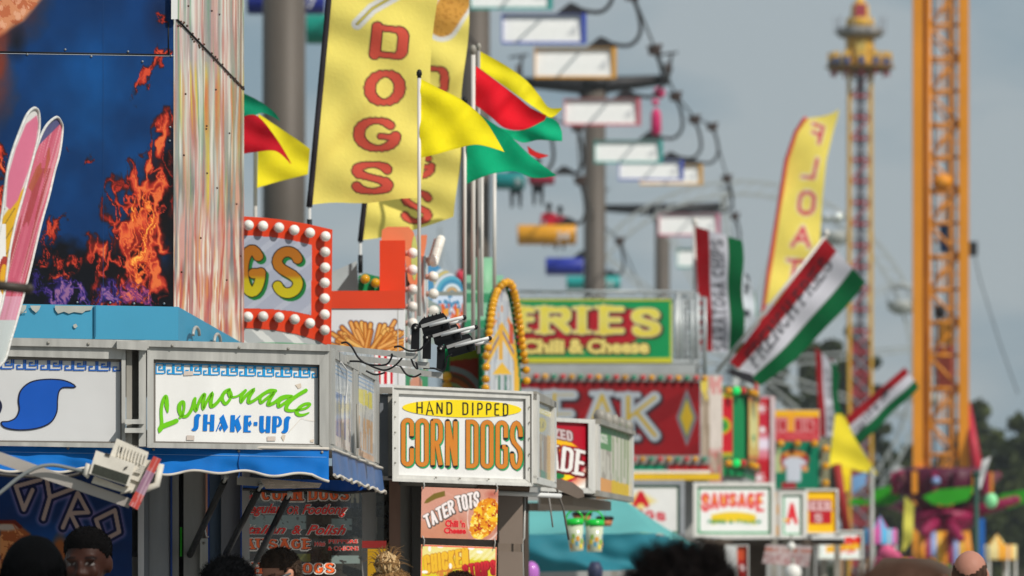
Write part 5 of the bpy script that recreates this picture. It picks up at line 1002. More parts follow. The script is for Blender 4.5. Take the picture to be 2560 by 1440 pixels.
# ------------------------------------------------------------------ pink cut-out boards at the left edge
def cutout(label, S, outer, paintfn, x0, y0, x1, y1):
    th = thing('cutout_sign', S.pt(outer[-1][0], outer[-1][1]), label, 'cut-out sign', 'pink cut-out boards at the left edge'); EDGE = mat('plastic_sheet_edge', '#c9c8c4', .4, 0, .2, 60)
    o = spline(outer, 4, True); b = MB(EDGE); b.poly(S, o, None, 0, -.03); bd = b.build('board', th)
    c = Canvas(x0, y0, x1, y1, 1.8, '#d8d5d2'); paintfn(c); c.mesh('print', S, vmat('print_satin'), bd, off=2, mask=c.inside(o)[:-1, :-1])
    b = MB(EDGE); b.tube([S.m(x, y, .004) for x, y in o], .0055, None, 6, closed=True); b.build('rim', bd)
KP = Plane((-60, 19.6), (160, 20.4)); KP2 = Plane((-60, 19.9), (160, 21.2))
def pk1(c):
    X, Y = c.x, c.y; c.mix('#d9a81e', np.clip((Y - 480 + (X - 50) * 1.4) / 5, 0, 1)); c.mix('#6a5222', .7 * ((np.abs((X * 1.6 + Y) % 40 - 20) < 2.5) & (Y > 520))); c.poly([(92, 288), (96, 310), (88, 370), (70, 430), (45, 500), (25, 525), (15, 515), (20, 440), (40, 370), (65, 310)], '#d2708c', 3); c.mix('#ece9e6', 1.0 * ((Y > 560) & (X < 14))); c.mix('#a8352c', 1.0 * ((Y > 640) & (np.hypot((X - 12) / 16, (Y - 690) / 50) < 1))); c.mix('#e0a51e', 1.0 * ((Y > 660) & (np.hypot((X - 10) / 10, (Y - 700) / 40) < 1)))
cutout('front pink oval cut-out board with yellow lower part', KP, [(86, 270), (97, 284), (97, 331), (86, 381), (72, 435), (59, 485), (38, 560), (22, 640), (5, 760), (-40, 880), (-60, 800), (-60, 640), (-10, 600), (4, 540), (9, 503), (18, 430), (32, 376), (50, 327), (68, 286)], pk1, -60, 262, 102, 890)
def pk2(c):
    X, Y = c.x, c.y; ax = (X - (150 - (Y - 293) * .27)); c.c[:] = hx('#d5667c'); c.mix('#c9506a', .7 * (vn(ax / 8, Y / 200, 2) > .5)); c.mix('#a83838', .8 * (vn((ax) / 6, Y / 160, 5) > .62) * (Y > 420)); c.mix('#e8b0b4', .6 * (vn(ax / 3, Y / 300, 8) > .66)); c.mix('#b0532f', .8 * c.inside([(90, 420), (102, 405), (105, 430), (80, 480), (70, 470)])); c.mix('#b0532f', .8 * c.inside([(118, 380), (124, 365), (125, 400), (108, 450)])); c.mix('#3c4f7e', .85 * ((Y < 330 + (X - 130) * -1.0))); c.mix('#e2b9cf', .6 * (Y > 740)); c.mix('#c4d3cf', .9 * (Y > 800))
cutout('rear pink striped cut-out board with white rim', KP2, [(140, 293), (152, 305), (156, 325), (149, 381), (136, 430), (122, 490), (105, 550), (90, 611), (75, 675), (59, 737), (42, 800), (27, 850), (9, 905), (-30, 920), (-20, 820), (14, 701), (27, 611), (45, 530), (68, 444), (90, 372), (113, 318)], pk2, -40, 285, 162, 925)

# ------------------------------------------------------------------ banners and flags
def banner(label, L_, R_, y0, y1, ybr, Y, paint, step, S, tilt=0):
    ny = int((y1 - y0) / step) + 1; nx = int((R_(y0) - L_(y0)) / step)
    c = Canvas(0, 0, 1, 1, .5, '#eed94f'); c.nx, c.ny = nx, ny; v = np.linspace(0, 1, ny)[:, None]; u = np.linspace(0, 1, nx)[None]
    yy = y0 + (y1 - y0) * v + ybr(u) * v ** 4; Lx = np.vectorize(L_)(yy); Rx = np.vectorize(R_)(yy); c.x = Lx * (1 - u) + Rx * u; c.y = np.broadcast_to(yy, c.x.shape).copy(); c.c = np.zeros((ny, nx, 3)); c.c[:] = hx('#ffec78'); c.u = np.broadcast_to(u, c.x.shape); c.v = np.broadcast_to(v, c.x.shape); paint(c)
    th = thing('feather_banner', P(L_(y1), y1, Y), label, 'banner', 'yellow dogs banners'); c.mesh('cloth', S, FLAGM, th)
    b = MB(mat('sleeve_black', '#2b262c', .8, 0, .2)); b.tube([S.m(L_(y), y, 0) for y in np.linspace(y0, y1 + 4, 20)], .016, None, 8); b.build('sleeve', th)
    b = MB(mat('banner_pole', '#c4c4c2', .4)); e = S.m(L_(y1), y1, 0); e2 = P(L_(y1) - (y1 - y0) * .0, y1 + 300, Y); b.tube([e, e2], .009, None, 8); b.lathe(e2.lerp(e, .8), [(.013, -.05), (.013, .05)], BLACK, 8); b.build('pole', th)
LTR = [('#4c3230', 5.5, 0, 0, 2.2), ('#df5b49', 0, 0, 0, 1.6)]
def pd1(c):
    c.mix('#e8e6e0', np.clip((16 - c.dist([(893, 60), (930, 22), (990, -12), (1010, -60)])) / 3, 0, 1)); c.line([(893, 60), (930, 22), (985, -10)], 7, '#7c6d3a', 2); c.line([(893, 60), (930, 22), (985, -10)], 4, '#e0cf4a', 2); c.mix('#d9923c', np.clip((20 - c.dist([(985, -25), (1010, -120)])) / 3, 0, 1))
    for ch, q in (('D', [(932, 54), (1024, 66), (1016, 156), (922, 146)]), ('O', [(915, 170), (1016, 172), (1010, 270), (907, 268)]), ('G', [(886, 285), (1004, 292), (1000, 388), (882, 380)]), ('S', [(882, 397), (984, 400), (982, 492), (874, 490)])): cl(c, ch, q, 26, LTR, contrast=.42)
B1 = Folds(29.0, .06, .030, -.006, 0, 0, .4)
banner('front yellow banner with red letters spelling dogs downwards', lambda y: 822 - .094 * y, lambda y: 1094 - .085 * y - 5 * math.sin(y / 70), -260, 513, lambda u: -16 * u - 3 * np.sin(u * 9), 29.0, pd1, 3.0, B1)
def pd2(c):
    c.mix('#e8e6e0', np.clip((46 - c.dist([(1105, 60), (1180, -60)])) / 3, 0, 1)); c.mix('#dba04a', np.clip((38 - c.dist([(1105, 55), (1180, -60)])) / 3, 0, 1)); c.mix('#b97c34', (fbm(c.x / 6, c.y / 6, 2) > .62) * np.clip((38 - c.dist([(1105, 55), (1180, -60)])) / 3, 0, 1) * .6)
    for ch, q in (('D', [(1040, 158), (1120, 166), (1122, 238), (1036, 232)]), ('O', [(1035, 262), (1112, 266), (1108, 345), (1028, 340)]), ('G', [(1012, 375), (1090, 380), (1086, 452), (1008, 446)]), ('S', [(1006, 470), (1082, 474), (1078, 566), (1000, 560)])): cl(c, ch, q, 19, LTR, contrast=.42)
B2 = Folds(31.5, .07, .036, .012, 0, 0, 2.0)
banner('rear yellow banner partly hidden, red letters spelling dogs', lambda y: 970 - .115 * y, lambda y: 1173 - .065 * y + 4 * math.sin(y / 50), -260, 600, lambda u: -58 * u ** 1.5, 31.5, pd2, 3.4, B2)
PG = 'flag poles behind the red bulb sign'; FG = 'pennant flags in green, red and yellow'
SLV = mat('silver_pole', '#d6d1ca', .45, .1, .06)
pole('flagpole', 1048, 190, 600, 26.8, .0085, SLV, 'slim pole carrying the plain yellow flag', group=PG, knob=BLACK, zb=2.9)
pole('flagpole', 1162, 258, 762, 29.5, .0095, SLV, 'white pole with green flag just right of the banners', group=PG, knob=BLACK, zb=3.0)
pole('flagpole', 1183, 132, 700, 30, .0115, SLV, 'tallest white pole with the red and green flag', group=PG, knob=STEELD, zb=2.9)
pole('flagpole', 1197, 122, 690, 31, .0085, mat('grey_pole', '#a5a29e', .4, .1), 'thin grey pole hard behind the tallest white pole', group=PG, knob=STEELD, zb=2.9)
pole('flagpole', 1205, 430, 680, 33, .009, SLV, 'short pole below the green flag on the barrel roof', group=PG, zb=3.2)
pole('flagpole', 1236, 432, 690, 34, .0115, SLV, 'rightmost white pole standing clear against the sky', group=PG, zb=3.4)
pole('flagpole', 638, 250, 560, 30.5, .011, SLV, 'pale pole below the yellow flag left of the banner', group=PG, zb=3.0)
flag('plain bright yellow flag in front of the dogs banner', [(1050, 196), (1100, 222), (1155, 250), (1212, 300), (1260, 378)], [(1048, 395), (1090, 386), (1140, 372), (1195, 362), (1262, 380)], '#ffee20', 26.8, .05, .05, .03, group=FG)
flag('large green flag flying over the arched roof', [(1168, 264), (1220, 300), (1270, 335), (1325, 388), (1388, 436)], [(1166, 460), (1225, 436), (1285, 428), (1335, 445), (1390, 440)], '#0cb580', 29.5, .07, .045, .03, group=FG)
flag('bright red flag between the yellow and green flags', [(1190, 165), (1240, 202), (1290, 240), (1330, 272), (1366, 288)], [(1188, 262), (1225, 290), (1262, 320), (1310, 324), (1362, 300)], '#f01a2c', 30, .07, .05, .04, group=FG)
flag('upper yellow flag with a small curled tip', [(1200, 128), (1262, 162), (1315, 200), (1350, 240), (1372, 268), (1404, 270)], [(1198, 170), (1250, 208), (1302, 245), (1345, 275), (1378, 294), (1405, 273)], '#ffee28', 31, .06, .06, .04, group=FG)
flag('short green flag end showing below the red flag', [(1245, 318), (1300, 326), (1362, 294), (1392, 304), (1405, 330)], [(1285, 348), (1310, 357), (1345, 350), (1380, 352), (1406, 353)], '#0cae7c', 30.6, .06, .07, .03, group=FG)
flag('small red flag tips below the green flag', [(1318, 364), (1338, 378), (1355, 384), (1371, 388)], [(1322, 384), (1336, 392), (1350, 396), (1371, 390)], '#d02a2c', 32, .03, .08, .03, 20, 8, group=FG)
flag('small green flag beside the mirrored sign corner', [(590, 225), (640, 248), (680, 275), (700, 300)], [(590, 300), (622, 300), (655, 282), (700, 302)], '#0c8f6a', 30.2, .05, .07, .04, group=FG)
flag('red flag leaning right of the mirrored corner', [(590, 300), (640, 288), (690, 345), (728, 408)], [(590, 388), (640, 380), (690, 378), (727, 410)], '#d01a2c', 30.0, .05, .06, .04, group=FG)
flag('yellow flag left of the dogs banner', [(646, 284), (700, 320), (745, 350), (775, 372)], [(643, 470), (690, 456), (730, 446), (770, 436)], '#ffee2c', 30.4, .06, .05, .02, group=FG)
# ------------------------------------------------------------------ green barrel roof stand with arched bulb sign
GRN = mat('green_fibreglass', '#0f7a48', .45, 0, .08); GRL = mat('pale_green_roof', '#7fb48e', .5, 0, .1)
gst = thing('barrel_roof_stand', G(1200, 37), 'stand with green striped barrel roof and tall arched sign of amber bulbs', 'food stand')
# striped barrel roof: runs across behind the arch
def barrel(px0, px1, Y0, py_top, py_bot, n=10, rad=1.5):
    zt = P(0, py_top, Y0).z; vs = []; fs = []; ms = []; h = zt - P(0, py_bot, Y0).z
    for k in range(n):
        a0 = math.pi / 2 * k / n; a1 = math.pi / 2 * (k + 1) / n; b = MB()
        q = [(Y0 - rad * math.sin(a), zt - h * (1 - math.cos(a))) for a in (a0, a1)]
        x0, x1 = G(px0, Y0).x, G(px1, Y0).x; yield k, [(x0, q[0][0], q[0][1]), (x1, q[0][0], q[0][1]), (x1, q[1][0], q[1][1]), (x0, q[1][0], q[1][1])]
b = MB(GRL)
def bar_slab(y0, y1, ya, yb, m):   # px heights, depths
    b.hexa([P(1162, y1, yb), P(1258, y1, yb), P(1258, y0, ya), P(1162, y0, ya)] + [P(1162, y1, yb) + Vector((0, .05, -.02)), P(1258, y1, yb) + Vector((0, .05, -.02)), P(1258, y0, ya) + Vector((0, .05, -.02)), P(1162, y0, ya) + Vector((0, .05, -.02))], m)
for y0, y1, ya, yb, m in ((688, 733, 38.0, 36.9, GRL), (733, 757, 36.9, 36.4, GRN), (757, 800, 36.4, 35.8, GRL), (800, 820, 35.8, 35.6, GRN), (820, 842, 35.6, 35.4, GRL), (842, 850, 35.4, 35.35, GRN), (850, 985, 35.35, 35.3, GRN)): bar_slab(y0, y1, ya, yb, m)
b.lathe(P(1210, 735, 37.3), [(.24, -.06), (.24, .06)], GRL, 24, axis=(1, 0, .0)); b.build('roof', gst)
BPL = Plane((1105, 34.6), (1215, 34.8)); c = Canvas(1108, 850, 1196, 985, 2.2, '#9c3322'); X, Y = c.x, c.y
c.mix('#0f7a48', (X < 1124) * 1.0); c.mix('#8a8a1e', ((Y < 902 - (X - 1124) * .1) & (X >= 1124)) * 1.0); r = np.hypot((X - 1120) / 1.1, (Y - 1000))
for a, w, col in ((78, 14, '#8f8f92'), (62, 10, '#6a4a36'), (52, 8, '#a85a2a'), (40, 10, '#8a9a6a')): c.mix(col, (np.abs(r - a) < w / 2) * (X >= 1124))
b = MB(GRN); b.bp(BPL, 1106, 842, 1198, 990, -.2, 0); bo = b.build('front_panel', gst); c.mesh('print', BPL, vmat('print_satin'), bo, off=3); bulbs(gst, BPL, [(1107, 942), (1108, 965)], .03, BAMB)
ARP = SidePlane((1205, 33.6), (1313, 34.6)); ARP = Plane((1205, 33.8), (1313, 34.6))
arch = [(1205, 990), (1208, 870), (1214, 800), (1222, 752), (1234, 722), (1252, 706), (1266, 712), (1275, 740), (1284, 790), (1292, 850), (1300, 920), (1303, 990)]
c = Canvas(1204, 700, 1312, 985, 2.0, '#cfd0ce'); X, Y = c.x, c.y; w = X - 1255
c.mix('#b9bfc6', vn(X / 3.4, Y / 120, 3)); c.mix('#7a7c90', .6 * (vn(X / 2.4, Y / 80, 6) > .68)); d = np.abs(w) * 1.6
for k, (y0, col) in enumerate(((770, '#d98a4c'), (812, '#e0b23a'), (830, '#6a5f86'), (838, '#e9b53c'))): c.mix(col, np.clip(3 - np.abs(Y - y0 - d * 1.2) / 3, 0, 1))
c.mix('#e0a83c', .95 * ((np.abs(w + 3) < 6) & (Y > 812) & (Y < 900))); c.mix('#e9b83a', (Y > 905 + d * .8) * (Y < 935) * (vn(X / 5, Y / 40, 8) > .3)); c.mix('#2f6f58', .9 * ((Y > 938) & (np.abs(w) < 22) & (vn(X / 4, Y / 60, 9) > .4))); c.mix('#e9b02c', .9 * ((X > 1285) & (Y > 850)) ); c.mix('#c8412c', .8 * ((X > 1272) & (X < 1284) & (Y > 810) & (Y < 860))); c.mix('#b4bac2', ((np.abs(w + 2) < 16) & (Y > 752) & (Y < 800)) * (vn(X / 1.6, Y / 60, 4) > .3))
ao = spline(arch, 4); b = MB(GRN); b.poly(ARP, ao, None, 0, -.35); bo = b.build('arch_board', gst); c.mesh('print', ARP, vmat('print_satin'), bo, off=4, mask=c.inside([(a + (4 if a < 1250 else -5), y + 6) for a, y in ao])[:-1, :-1])
pts = []
seg = [(a, y) for a, y in ao if y < 880]; L_ = 0; last = None; pts = [seg[0]]
for p in seg[1:]:
    if math.hypot(p[0] - pts[-1][0], p[1] - pts[-1][1]) > 7.5: pts.append(p)
pts += [(1203, 890), (1203, 918), (1202, 948), (1201, 970), (1297, 886), (1300, 902), (1303, 925), (1304, 952)]
bulbs(gst, ARP, pts, .024, BAMB, GRN)
b = MB(GREYP); b.box((G(1165, 35.4).x, 35.5, 0), (G(1310, 35.4).x, 38.5, P(0, 985, 35.4).z)); b.build('wall', gst)

# ------------------------------------------------------------------ fries and steak stand
TRUSS = mat('galvanised_truss', '#b4b8b9', .4, .3, .1)
def truss(mb, p0, p1, w, r, bays, m=None, tri=False, rd=None):
    p0, p1 = Vector(p0), Vector(p1); d = (p1 - p0).normalized(); x = d.cross(Vector((0, 1, 0)))
    if x.length < .1: x = d.cross(Vector((1, 0, 0)))
    x.normalize(); y = d.cross(x).normalized(); cs = [x * w / 2 + y * w / 2, x * w / 2 - y * w / 2, x * -w / 2 - y * w / 2, x * -w / 2 + y * w / 2]; rd = rd or r * .55
    for c_ in cs: mb.tube([p0 + c_, p1 + c_], r, m, 6)
    for i in range(bays):
        a = p0.lerp(p1, i / bays); b_ = p0.lerp(p1, (i + 1) / bays)
        for k in range(4):
            u, v = cs[k], cs[(k + 1) % 4]; mb.tube([a + (u if i % 2 else v), b_ + (v if i % 2 else u)], rd, m, 4, caps=False); mb.tube([a + u, a + v], rd, m, 4, caps=False)
KP4 = Plane((1290, 58.0), (1690, 58.5)); fst = thing('food_stand', G(1520, 60), 'two tier stand with green fries sign above a dark red steak banner', 'food stand')
b = MB(TRUSS)
truss(b, P(1285, 925, 58.3), P(1740, 925, 58.8), .16, .022, 14); truss(b, P(1300, 740, 58.5), P(1735, 742, 59), .10, .012, 14); truss(b, P(1718, 735, 58.9), P(1718, 940, 58.9), .2, .024, 8); truss(b, P(1738, 745, 60.5), P(1738, 940, 60.5), .2, .02, 8)
for x in (1690, 1704, 1730): b.tube([P(x, 748, 58.7), P(x, 938, 58.7)], .02, None, 6)
b.build('truss_frame', fst)
FRG = mat('fries_green', '#10804a', .45, 0, .05)
c = Canvas(1284, 748, 1680, 907, 2.6, '#159a58'); X, Y = c.x, c.y
c.poly([(1284, 772), (1500, 770), (1640, 775), (1640, 800), (1605, 840), (1560, 868), (1440, 872), (1284, 872)], '#b81f2c', 5)
YG = vgrad([(760, '#f2e04a'), (800, '#e9dc6a'), (840, '#efd94c')])
for ch, x0, x1, y0, y1 in (('F', 1293, 1347, 764, 832), ('R', 1350, 1428, 764, 836), ('I', 1444, 1488, 764, 836), ('E', 1498, 1566, 762, 838), ('S', 1578, 1652, 766, 846)): cl(c, ch, rectq(x0, y0, x1, y1), 22 if ch != 'S' else 23, [('#4a2218', 9, 3, 3, 3), ('#e8e0b8', 4, 0, 0, 2), (YG, -1, 0, 0, 2.5)], serif=True, contrast=.55)
e = np.minimum(np.minimum(X - 1280, 1680 - X), np.minimum(Y - 748, 905 - Y)); c.mix('#d8d04a', np.clip((6 - e) / 2, 0, 1)); c.mix('#0f8a4a', np.clip((9 - (Y - 748)) / 2, 0, 1) * (Y > 753)); c.mix('#d9d23a', np.clip((Y - 893) / 3, 0, 1))
b = MB(FRG); b.bp(KP4, 1280, 747, 1681, 907, -.12, 0); bo = b.build('sign_board', fst); c.c = c.c * .9; c.mesh('print', KP4, vmat('print_satin'), bo, off=2)
t = MB(); BH = mat('brown_halo', '#5a2a1c', .5); CF_ = mat('cream_small_letter', '#dcc870', .5, 0, .05)
for s_, x0, x1 in (('Chili', 1306, 1408), ('&', 1424, 1456), ('Cheese', 1470, 1620)): ftext(t, KP4, s_, rectq(x0, 850, x1, 882), BH, 8, .11); ftext(t, KP4, s_, rectq(x0, 850, x1, 882), CF_, 14, .05)
t.build('lettering', bo)
b = MB(mat('grey_fascia', '#9fa3a3', .5, .1, .12)); b.bp(KP4, 1285, 910, 1740, 934, -.2, 0); b.build('fascia', fst)
KS = Plane((1290, 57.0), (1750, 57.6))
c = Canvas(1188, 956, 1748, 1136, 2.8, '#a3161f'); X, Y = c.x, c.y; c.mix('#7f1018', .6 * (np.abs((X * .6 + Y) % 150 - 75) < 22)); c.mix('#b5222c', .4 * fbm(X / 60, Y / 60, 3))
SG = vgrad([(970, '#d9b83a'), (1100, '#d8b02a')])
for ch, q, t_ in (('S', rectq(1204, 974, 1272, 1094), 24), ('T', rectq(1290, 972, 1352, 1092), 24), ('E', rectq(1372, 974, 1446, 1096), 26), ('A', rectq(1452, 976, 1556, 1104), 26), ('K', rectq(1556, 980, 1650, 1102), 27)): cl(c, ch, q, t_, [('#2a2630', 14, 3, 4, 4), ('#c4cdd6', 6, 0, 0, 3), (SG, -17, 1, 0, 3)], serif=True, contrast=.75)
for s_, col in ((1.0, '#8f98a0'), (.8, '#5a2a30'), (.72, '#7fae9c'), (.62, '#d9b42c')): c.poly([(1717, 1044 - 72 * s_), (1717 + 26 * s_, 1044), (1717, 1044 + 72 * s_), (1717 - 26 * s_, 1044)], col, 3)
b = MB(mat('steak_red', '#8e141c', .5, 0, .08)); b.bp(KS, 1182, 954, 1750, 1138, -.15, 0); bo = b.build('steak_banner', fst); c.c = c.c * .8; c.mesh('print', KS, vmat('print_satin'), bo, off=2)
BBK = mat('bulb_strip', '#8f8a84', .5, 0, .1); b = MB(BBK); b.bp(KS, 1290, 934, 1760, 953, -.2, .02); b.build('bulb_strip', fst); b = MB(BBK); b.bp(KS, 1560, 1139, 1775, 1160, -.2, .02); b.build('bulb_strip', fst)
RB = mat('red_globe', '#c8202a', .2, 0, .05, coat=.6); GB_ = mat('green_globe', '#1f8a6a', .2, 0, .05, coat=.6)
for i, m_ in enumerate((RB, BAMB, GB_)):
    bulbs(fst, KS, [(1338 + 22.2 * k, 941 + .25 * k) for k in range(i, 20, 3)], .027, m_, STEELD, .02); bulbs(fst, KS, [(1582 + 22 * k, 1148) for k in range(i, 9, 3)], .026, m_, STEELD, .02)
b = MB(mat('teal_band', '#0f8a68', .5)); b.bp(KS, 1560, 1161, 1662, 1175, -.1, .0); b.bp(KS, 1672, 1161, 1772, 1176, -.1, .0, mat('red_band', '#a81a22', .5)); b.bp(KS, 1560, 1176, 1775, 1183, -.1, .01, WHITE); b.bp(KS, 1560, 1184, 1800, 1200, -.25, .05, mat('yellow_band', '#dfb41c', .5, 0, .1)); b.bp(KS, 1560, 1200, 1770, 1206, -.1, .0, GREYP); b.build('bands', fst)
# pillars right of the banner
c = Canvas(1752, 940, 1806, 1215, 2.6, '#b0a090'); X, Y = c.x, c.y; c.mix('#8a7a66', (vn(X / 6, Y / 40, 3) > .5) * .8); c.mix('#d9c24a', ((X < 1770) & (Y < 1000) & (vn(X / 5, Y / 20, 5) > .35)) * .9); c.mix('#d8cfc9', ((X > 1775) & (Y < 1130)) * .8); c.mix('#c46a6a', .6 * ((X > 1775) & ((Y < 985) | (Y > 1120)) & (vn(X / 4, Y / 16, 7) > .35)))
PL = Plane((1750, 58.2), (1806, 58.4)); b = MB(GREYP); b.bp(PL, 1752, 938, 1806, 1215, -.6, 0); bo = b.build('pillar', fst); c.mesh('print', PL, vmat('print_satin'), bo, off=2)
b = MB(GREYP); b.box((G(1300, 58).x, 58.9, 0), (G(1745, 58).x, 63, P(0, 940, 58).z)); b.build('wall', fst)
# green, red and yellow corner tower
tw = thing('corner_tower', G(1840, 62), 'small green framed tower with red panels and rows of bulbs', 'tower')
TP = Plane((1806, 60.0), (1860, 60.4)); TR = SidePlane((1860, 60.4), (1888, 63.0))
c = Canvas(1806, 975, 1861, 1150, 2.6, '#0f7a4a'); X, Y = c.x, c.y; e = np.minimum(np.minimum(X - 1790, 1850 - X), np.minimum(Y - 985, 1140 - Y)); c.mix('#d9a32a', (e > 0) * 1.0); c.mix('#7aa02a', (e > 3) * .8); c.mix('#d9a32a', (e > 6) * 1.0); c.mix('#c4202e', (e > 10) * 1.0); r = np.hypot(X - 1806, Y - 1064); c.mix('#d99a2a', (r < 22) * 1.0); c.mix('#5aa02a', (r < 17) * 1.0); c.mix('#0f7a4a', (r < 9) * 1.0)
b = MB(FRG); q = [G(1806, 60.0), G(1861, 60.4), G(1889, 63.0), G(1815, 63.5)]; b.prism([(p.x, p.y) for p in q], P(0, 1190, 60.2).z, P(0, 965, 60.2).z); b.prism([(p.x + (.05 if i in (1, 2) else -.05), p.y - .05) for i, p in enumerate(q)], P(0, 1168, 60.2).z, P(0, 1148, 60.2).z, mat('tower_band', '#6a5a34', .5)); b.prism([(p.x + (.05 if i in (1, 2) else -.05), p.y - .05) for i, p in enumerate(q)], P(0, 984, 60.2).z, P(0, 966, 60.2).z, mat('tower_band')); b.prism([(p.x, p.y + .1) for p in q], 0, P(0, 1190, 60.2).z, GREYP); bo = b.build('body', tw); c.mesh('print', TP, vmat('print_satin'), bo, off=2)
c = Canvas(1862, 990, 1888, 1150, 2.6, '#d8b45a'); X, Y = c.x, c.y; c.mix('#e0d890', (np.hypot((X - 1875) / 9, (Y - 1068) / 55) < 1) * 1.0); c.mix('#c8702c', ((Y < 1003) | (Y > 1138)) * .8); c.mix('#3f8a5a', .6 * (np.abs(Y - 1095) < 8) * (np.abs(X - 1875) < 5)); c.mesh('print', TR, vmat('print_satin'), bo, off=.04 / TR.u)
EMG = mat('lit_green_bulb', '#12c05c', .3, 0, 0, emit=('#10d060', .6))
for yy in (977, 1158): bulbs(tw, TP, [(1829, yy)], .045, EMG, STEELD, .06); bulbs(tw, TP, [(1812, yy), (1870, yy + 4), (1880, yy + 8)], .035, BAMB, STEELD, .06); bulbs(tw, TP, [(1848, yy)], .035, RB, STEELD, .06)
# snowflake banner column
sf = thing('snowflake_sign', G(1912, 66), 'tall narrow red sign with white snowflakes beside the green tower', 'sign')
SPn = Plane((1886, 65), (1930, 65.3)); c = Canvas(1886, 996, 1926, 1215, 2.8, '#b4202c'); X, Y = c.x, c.y; c.mix('#dcd0e0', np.clip(1.3 - np.abs(Y - 1110) / 26, 0, 1)); c.mix('#e0a0b0', .7 * np.clip(1 - np.abs(Y - 1140) / 14, 0, 1)); c.mix('#c0324a', .5 * (np.abs(Y - 1050) < 20))
for cx_, cy_, r in ((1902, 1021, 14), (1906, 1074, 8), (1897, 1195, 16)):
    for k in range(4): a = math.pi * k / 4; c.line([(cx_ - r * math.cos(a), cy_ - r * math.sin(a)), (cx_ + r * math.cos(a), cy_ + r * math.sin(a))], 3, '#e2e2e6', 2)
b = MB(mat('dull_pink_frame', '#b8909a', .5)); b.bp(SPn, 1884, 990, 1936, 1216, -.15, 0); b.bp(SPn, 1926, 990, 1938, 1216, -.2, .03, mat('pale_frame', '#c2aeb0', .5)); bo = b.build('board', sf); c.mesh('print', SPn, vmat('print_satin'), bo, off=2); b = MB(GREYP); b.box((G(1890, 65).x, 65.4, 0), (G(1936, 65).x, 65.7, P(0, 1200, 65).z)); b.build('post', sf)
# yellow red marquee with bulbs and green panel
by = thing('marquee_sign', G(1995, 70), 'red and yellow marquee above a green panel with a white shirt figure', 'sign')
BY = Plane((1938, 69), (2050, 69.4)); c = Canvas(1938, 1026, 2048, 1222, 3.0, '#b8323c'); X, Y = c.x, c.y; c.mix('#e0a822', (Y < 1044) * 1.0); c.mix('#e0a02a', (np.abs(X - 1978) < 9) * (Y < 1080) * .9)
for s_, q in (('IN', rectq(1938, 1048, 1966, 1078)), ('BIG', rectq(1988, 1048, 2034, 1078))): cl(c, s_, q, 7, [('#d8a0a0', 6, 0, 0, 3), ('#a8262e', 0, 0, 0, 2)], gap=.3)
c.mix('#d07a7a', .5 * ((Y > 1084) & (Y < 1096) & (vn(X / 3, Y / 6, 3) > .45))); c.mix('#0f6e52', (Y > 1104) * 1.0); 
c.ell(1985, 1150, 38, 26, '#8f1f26', .1); c.ell(1985, 1136, 30, 8, '#e0c040', .3, .6); c.poly([(1958, 1150), (1976, 1142), (1996, 1142), (2018, 1154), (2010, 1166), (2004, 1162), (2002, 1205), (1966, 1205), (1966, 1164), (1958, 1168)], '#b9bec9', 4); c.ell(2013, 1172, 8, 8, '#c98a5a', .3); c.ell(1955, 1172, 7, 9, '#b88a5a', .3); c.mix('#a02630', ((Y > 1206) & (X > 1955) & (X < 1990)) * .9); c.mix('#c4c08a', .8 * ((X < 1950) & (Y > 1120) & (Y < 1180)))
b = MB(GREYP); b.bp(BY, 1938, 1024, 2050, 1224, -.25, 0); b.bp(BY, 2048, 1098, 2074, 1224, -.2, 0, mat('olive_strip', '#77755c', .6)); bo = b.build('board', by); c.mesh('print', BY, vmat('print_satin'), bo, off=2); bulbs(by, BY, [(1944, 1109), (1986, 1109), (2029, 1109), (2057, 1122), (2057, 1165), (2057, 1208)], .045, BAMB, STEELD, .03)
b = MB(GREYP); b.box((G(1945, 69).x, 69.4, 0), (G(2045, 69).x, 72, P(0, 1210, 69).z)); b.build('wall', by)
# ------------------------------------------------------------------ sausage row of lit boxes
def boxsign(name, label, S, q, draw, frame_w, m, step=2.8, depth=.35, legs=True, fm=ALW):
    x0, y0, x1, y1 = q; th = thing(name, S.pt((x0 + x1) / 2, y1), label, 'sign'); b = MB(fm); fw = frame_w
    rails(b, S, x0, y0, x1, y1, x0 + fw, y0 + fw, x1 - fw, y1 - fw, (0, 0), (0, 0), .03, -depth); b.build('frame', th)
    b = MB(m); b.bp(S, x0 + fw, y0 + fw, x1 - fw, y1 - fw, -.02, 0); bo = b.build('panel', th); c = Canvas(x0 + fw, y0 + fw, x1 - fw, y1 - fw, step, '#e9e9e6'); draw(c); c.mesh('print', S, vmat('print_satin'), bo, off=2)
    if legs:
        b = MB(STEELD); a = S.m(x0 + 8, y1, -depth / 2); b.box((a.x, a.y, 0), (a.x + .06, a.y + .06, a.z)); a = S.m(x1 - 10, y1, -depth / 2); b.box((a.x, a.y, 0), (a.x + .06, a.y + .06, a.z)); b.build('leg', th)
    return th
Q1 = Plane((1735, 55.5), (1937, 56)); Q0 = Plane((1500, 50), (1712, 50.4)); Q2 = Plane((1940, 56.5), (2010, 57.0)); Q3 = Plane((2015, 58), (2100, 58.5)); Q4 = Plane((2040, 62), (2160, 62.4))
def brd(c, col, e0, e1):
    X, Y = c.x, c.y; e = np.minimum(np.minimum(X - X.min(), X.max() - X), np.minimum(Y - Y.min(), Y.max() - Y)); c.mix(col, np.clip((e - e0) / 1.5, 0, 1) * np.clip((e1 - e) / 1.5, 0, 1))
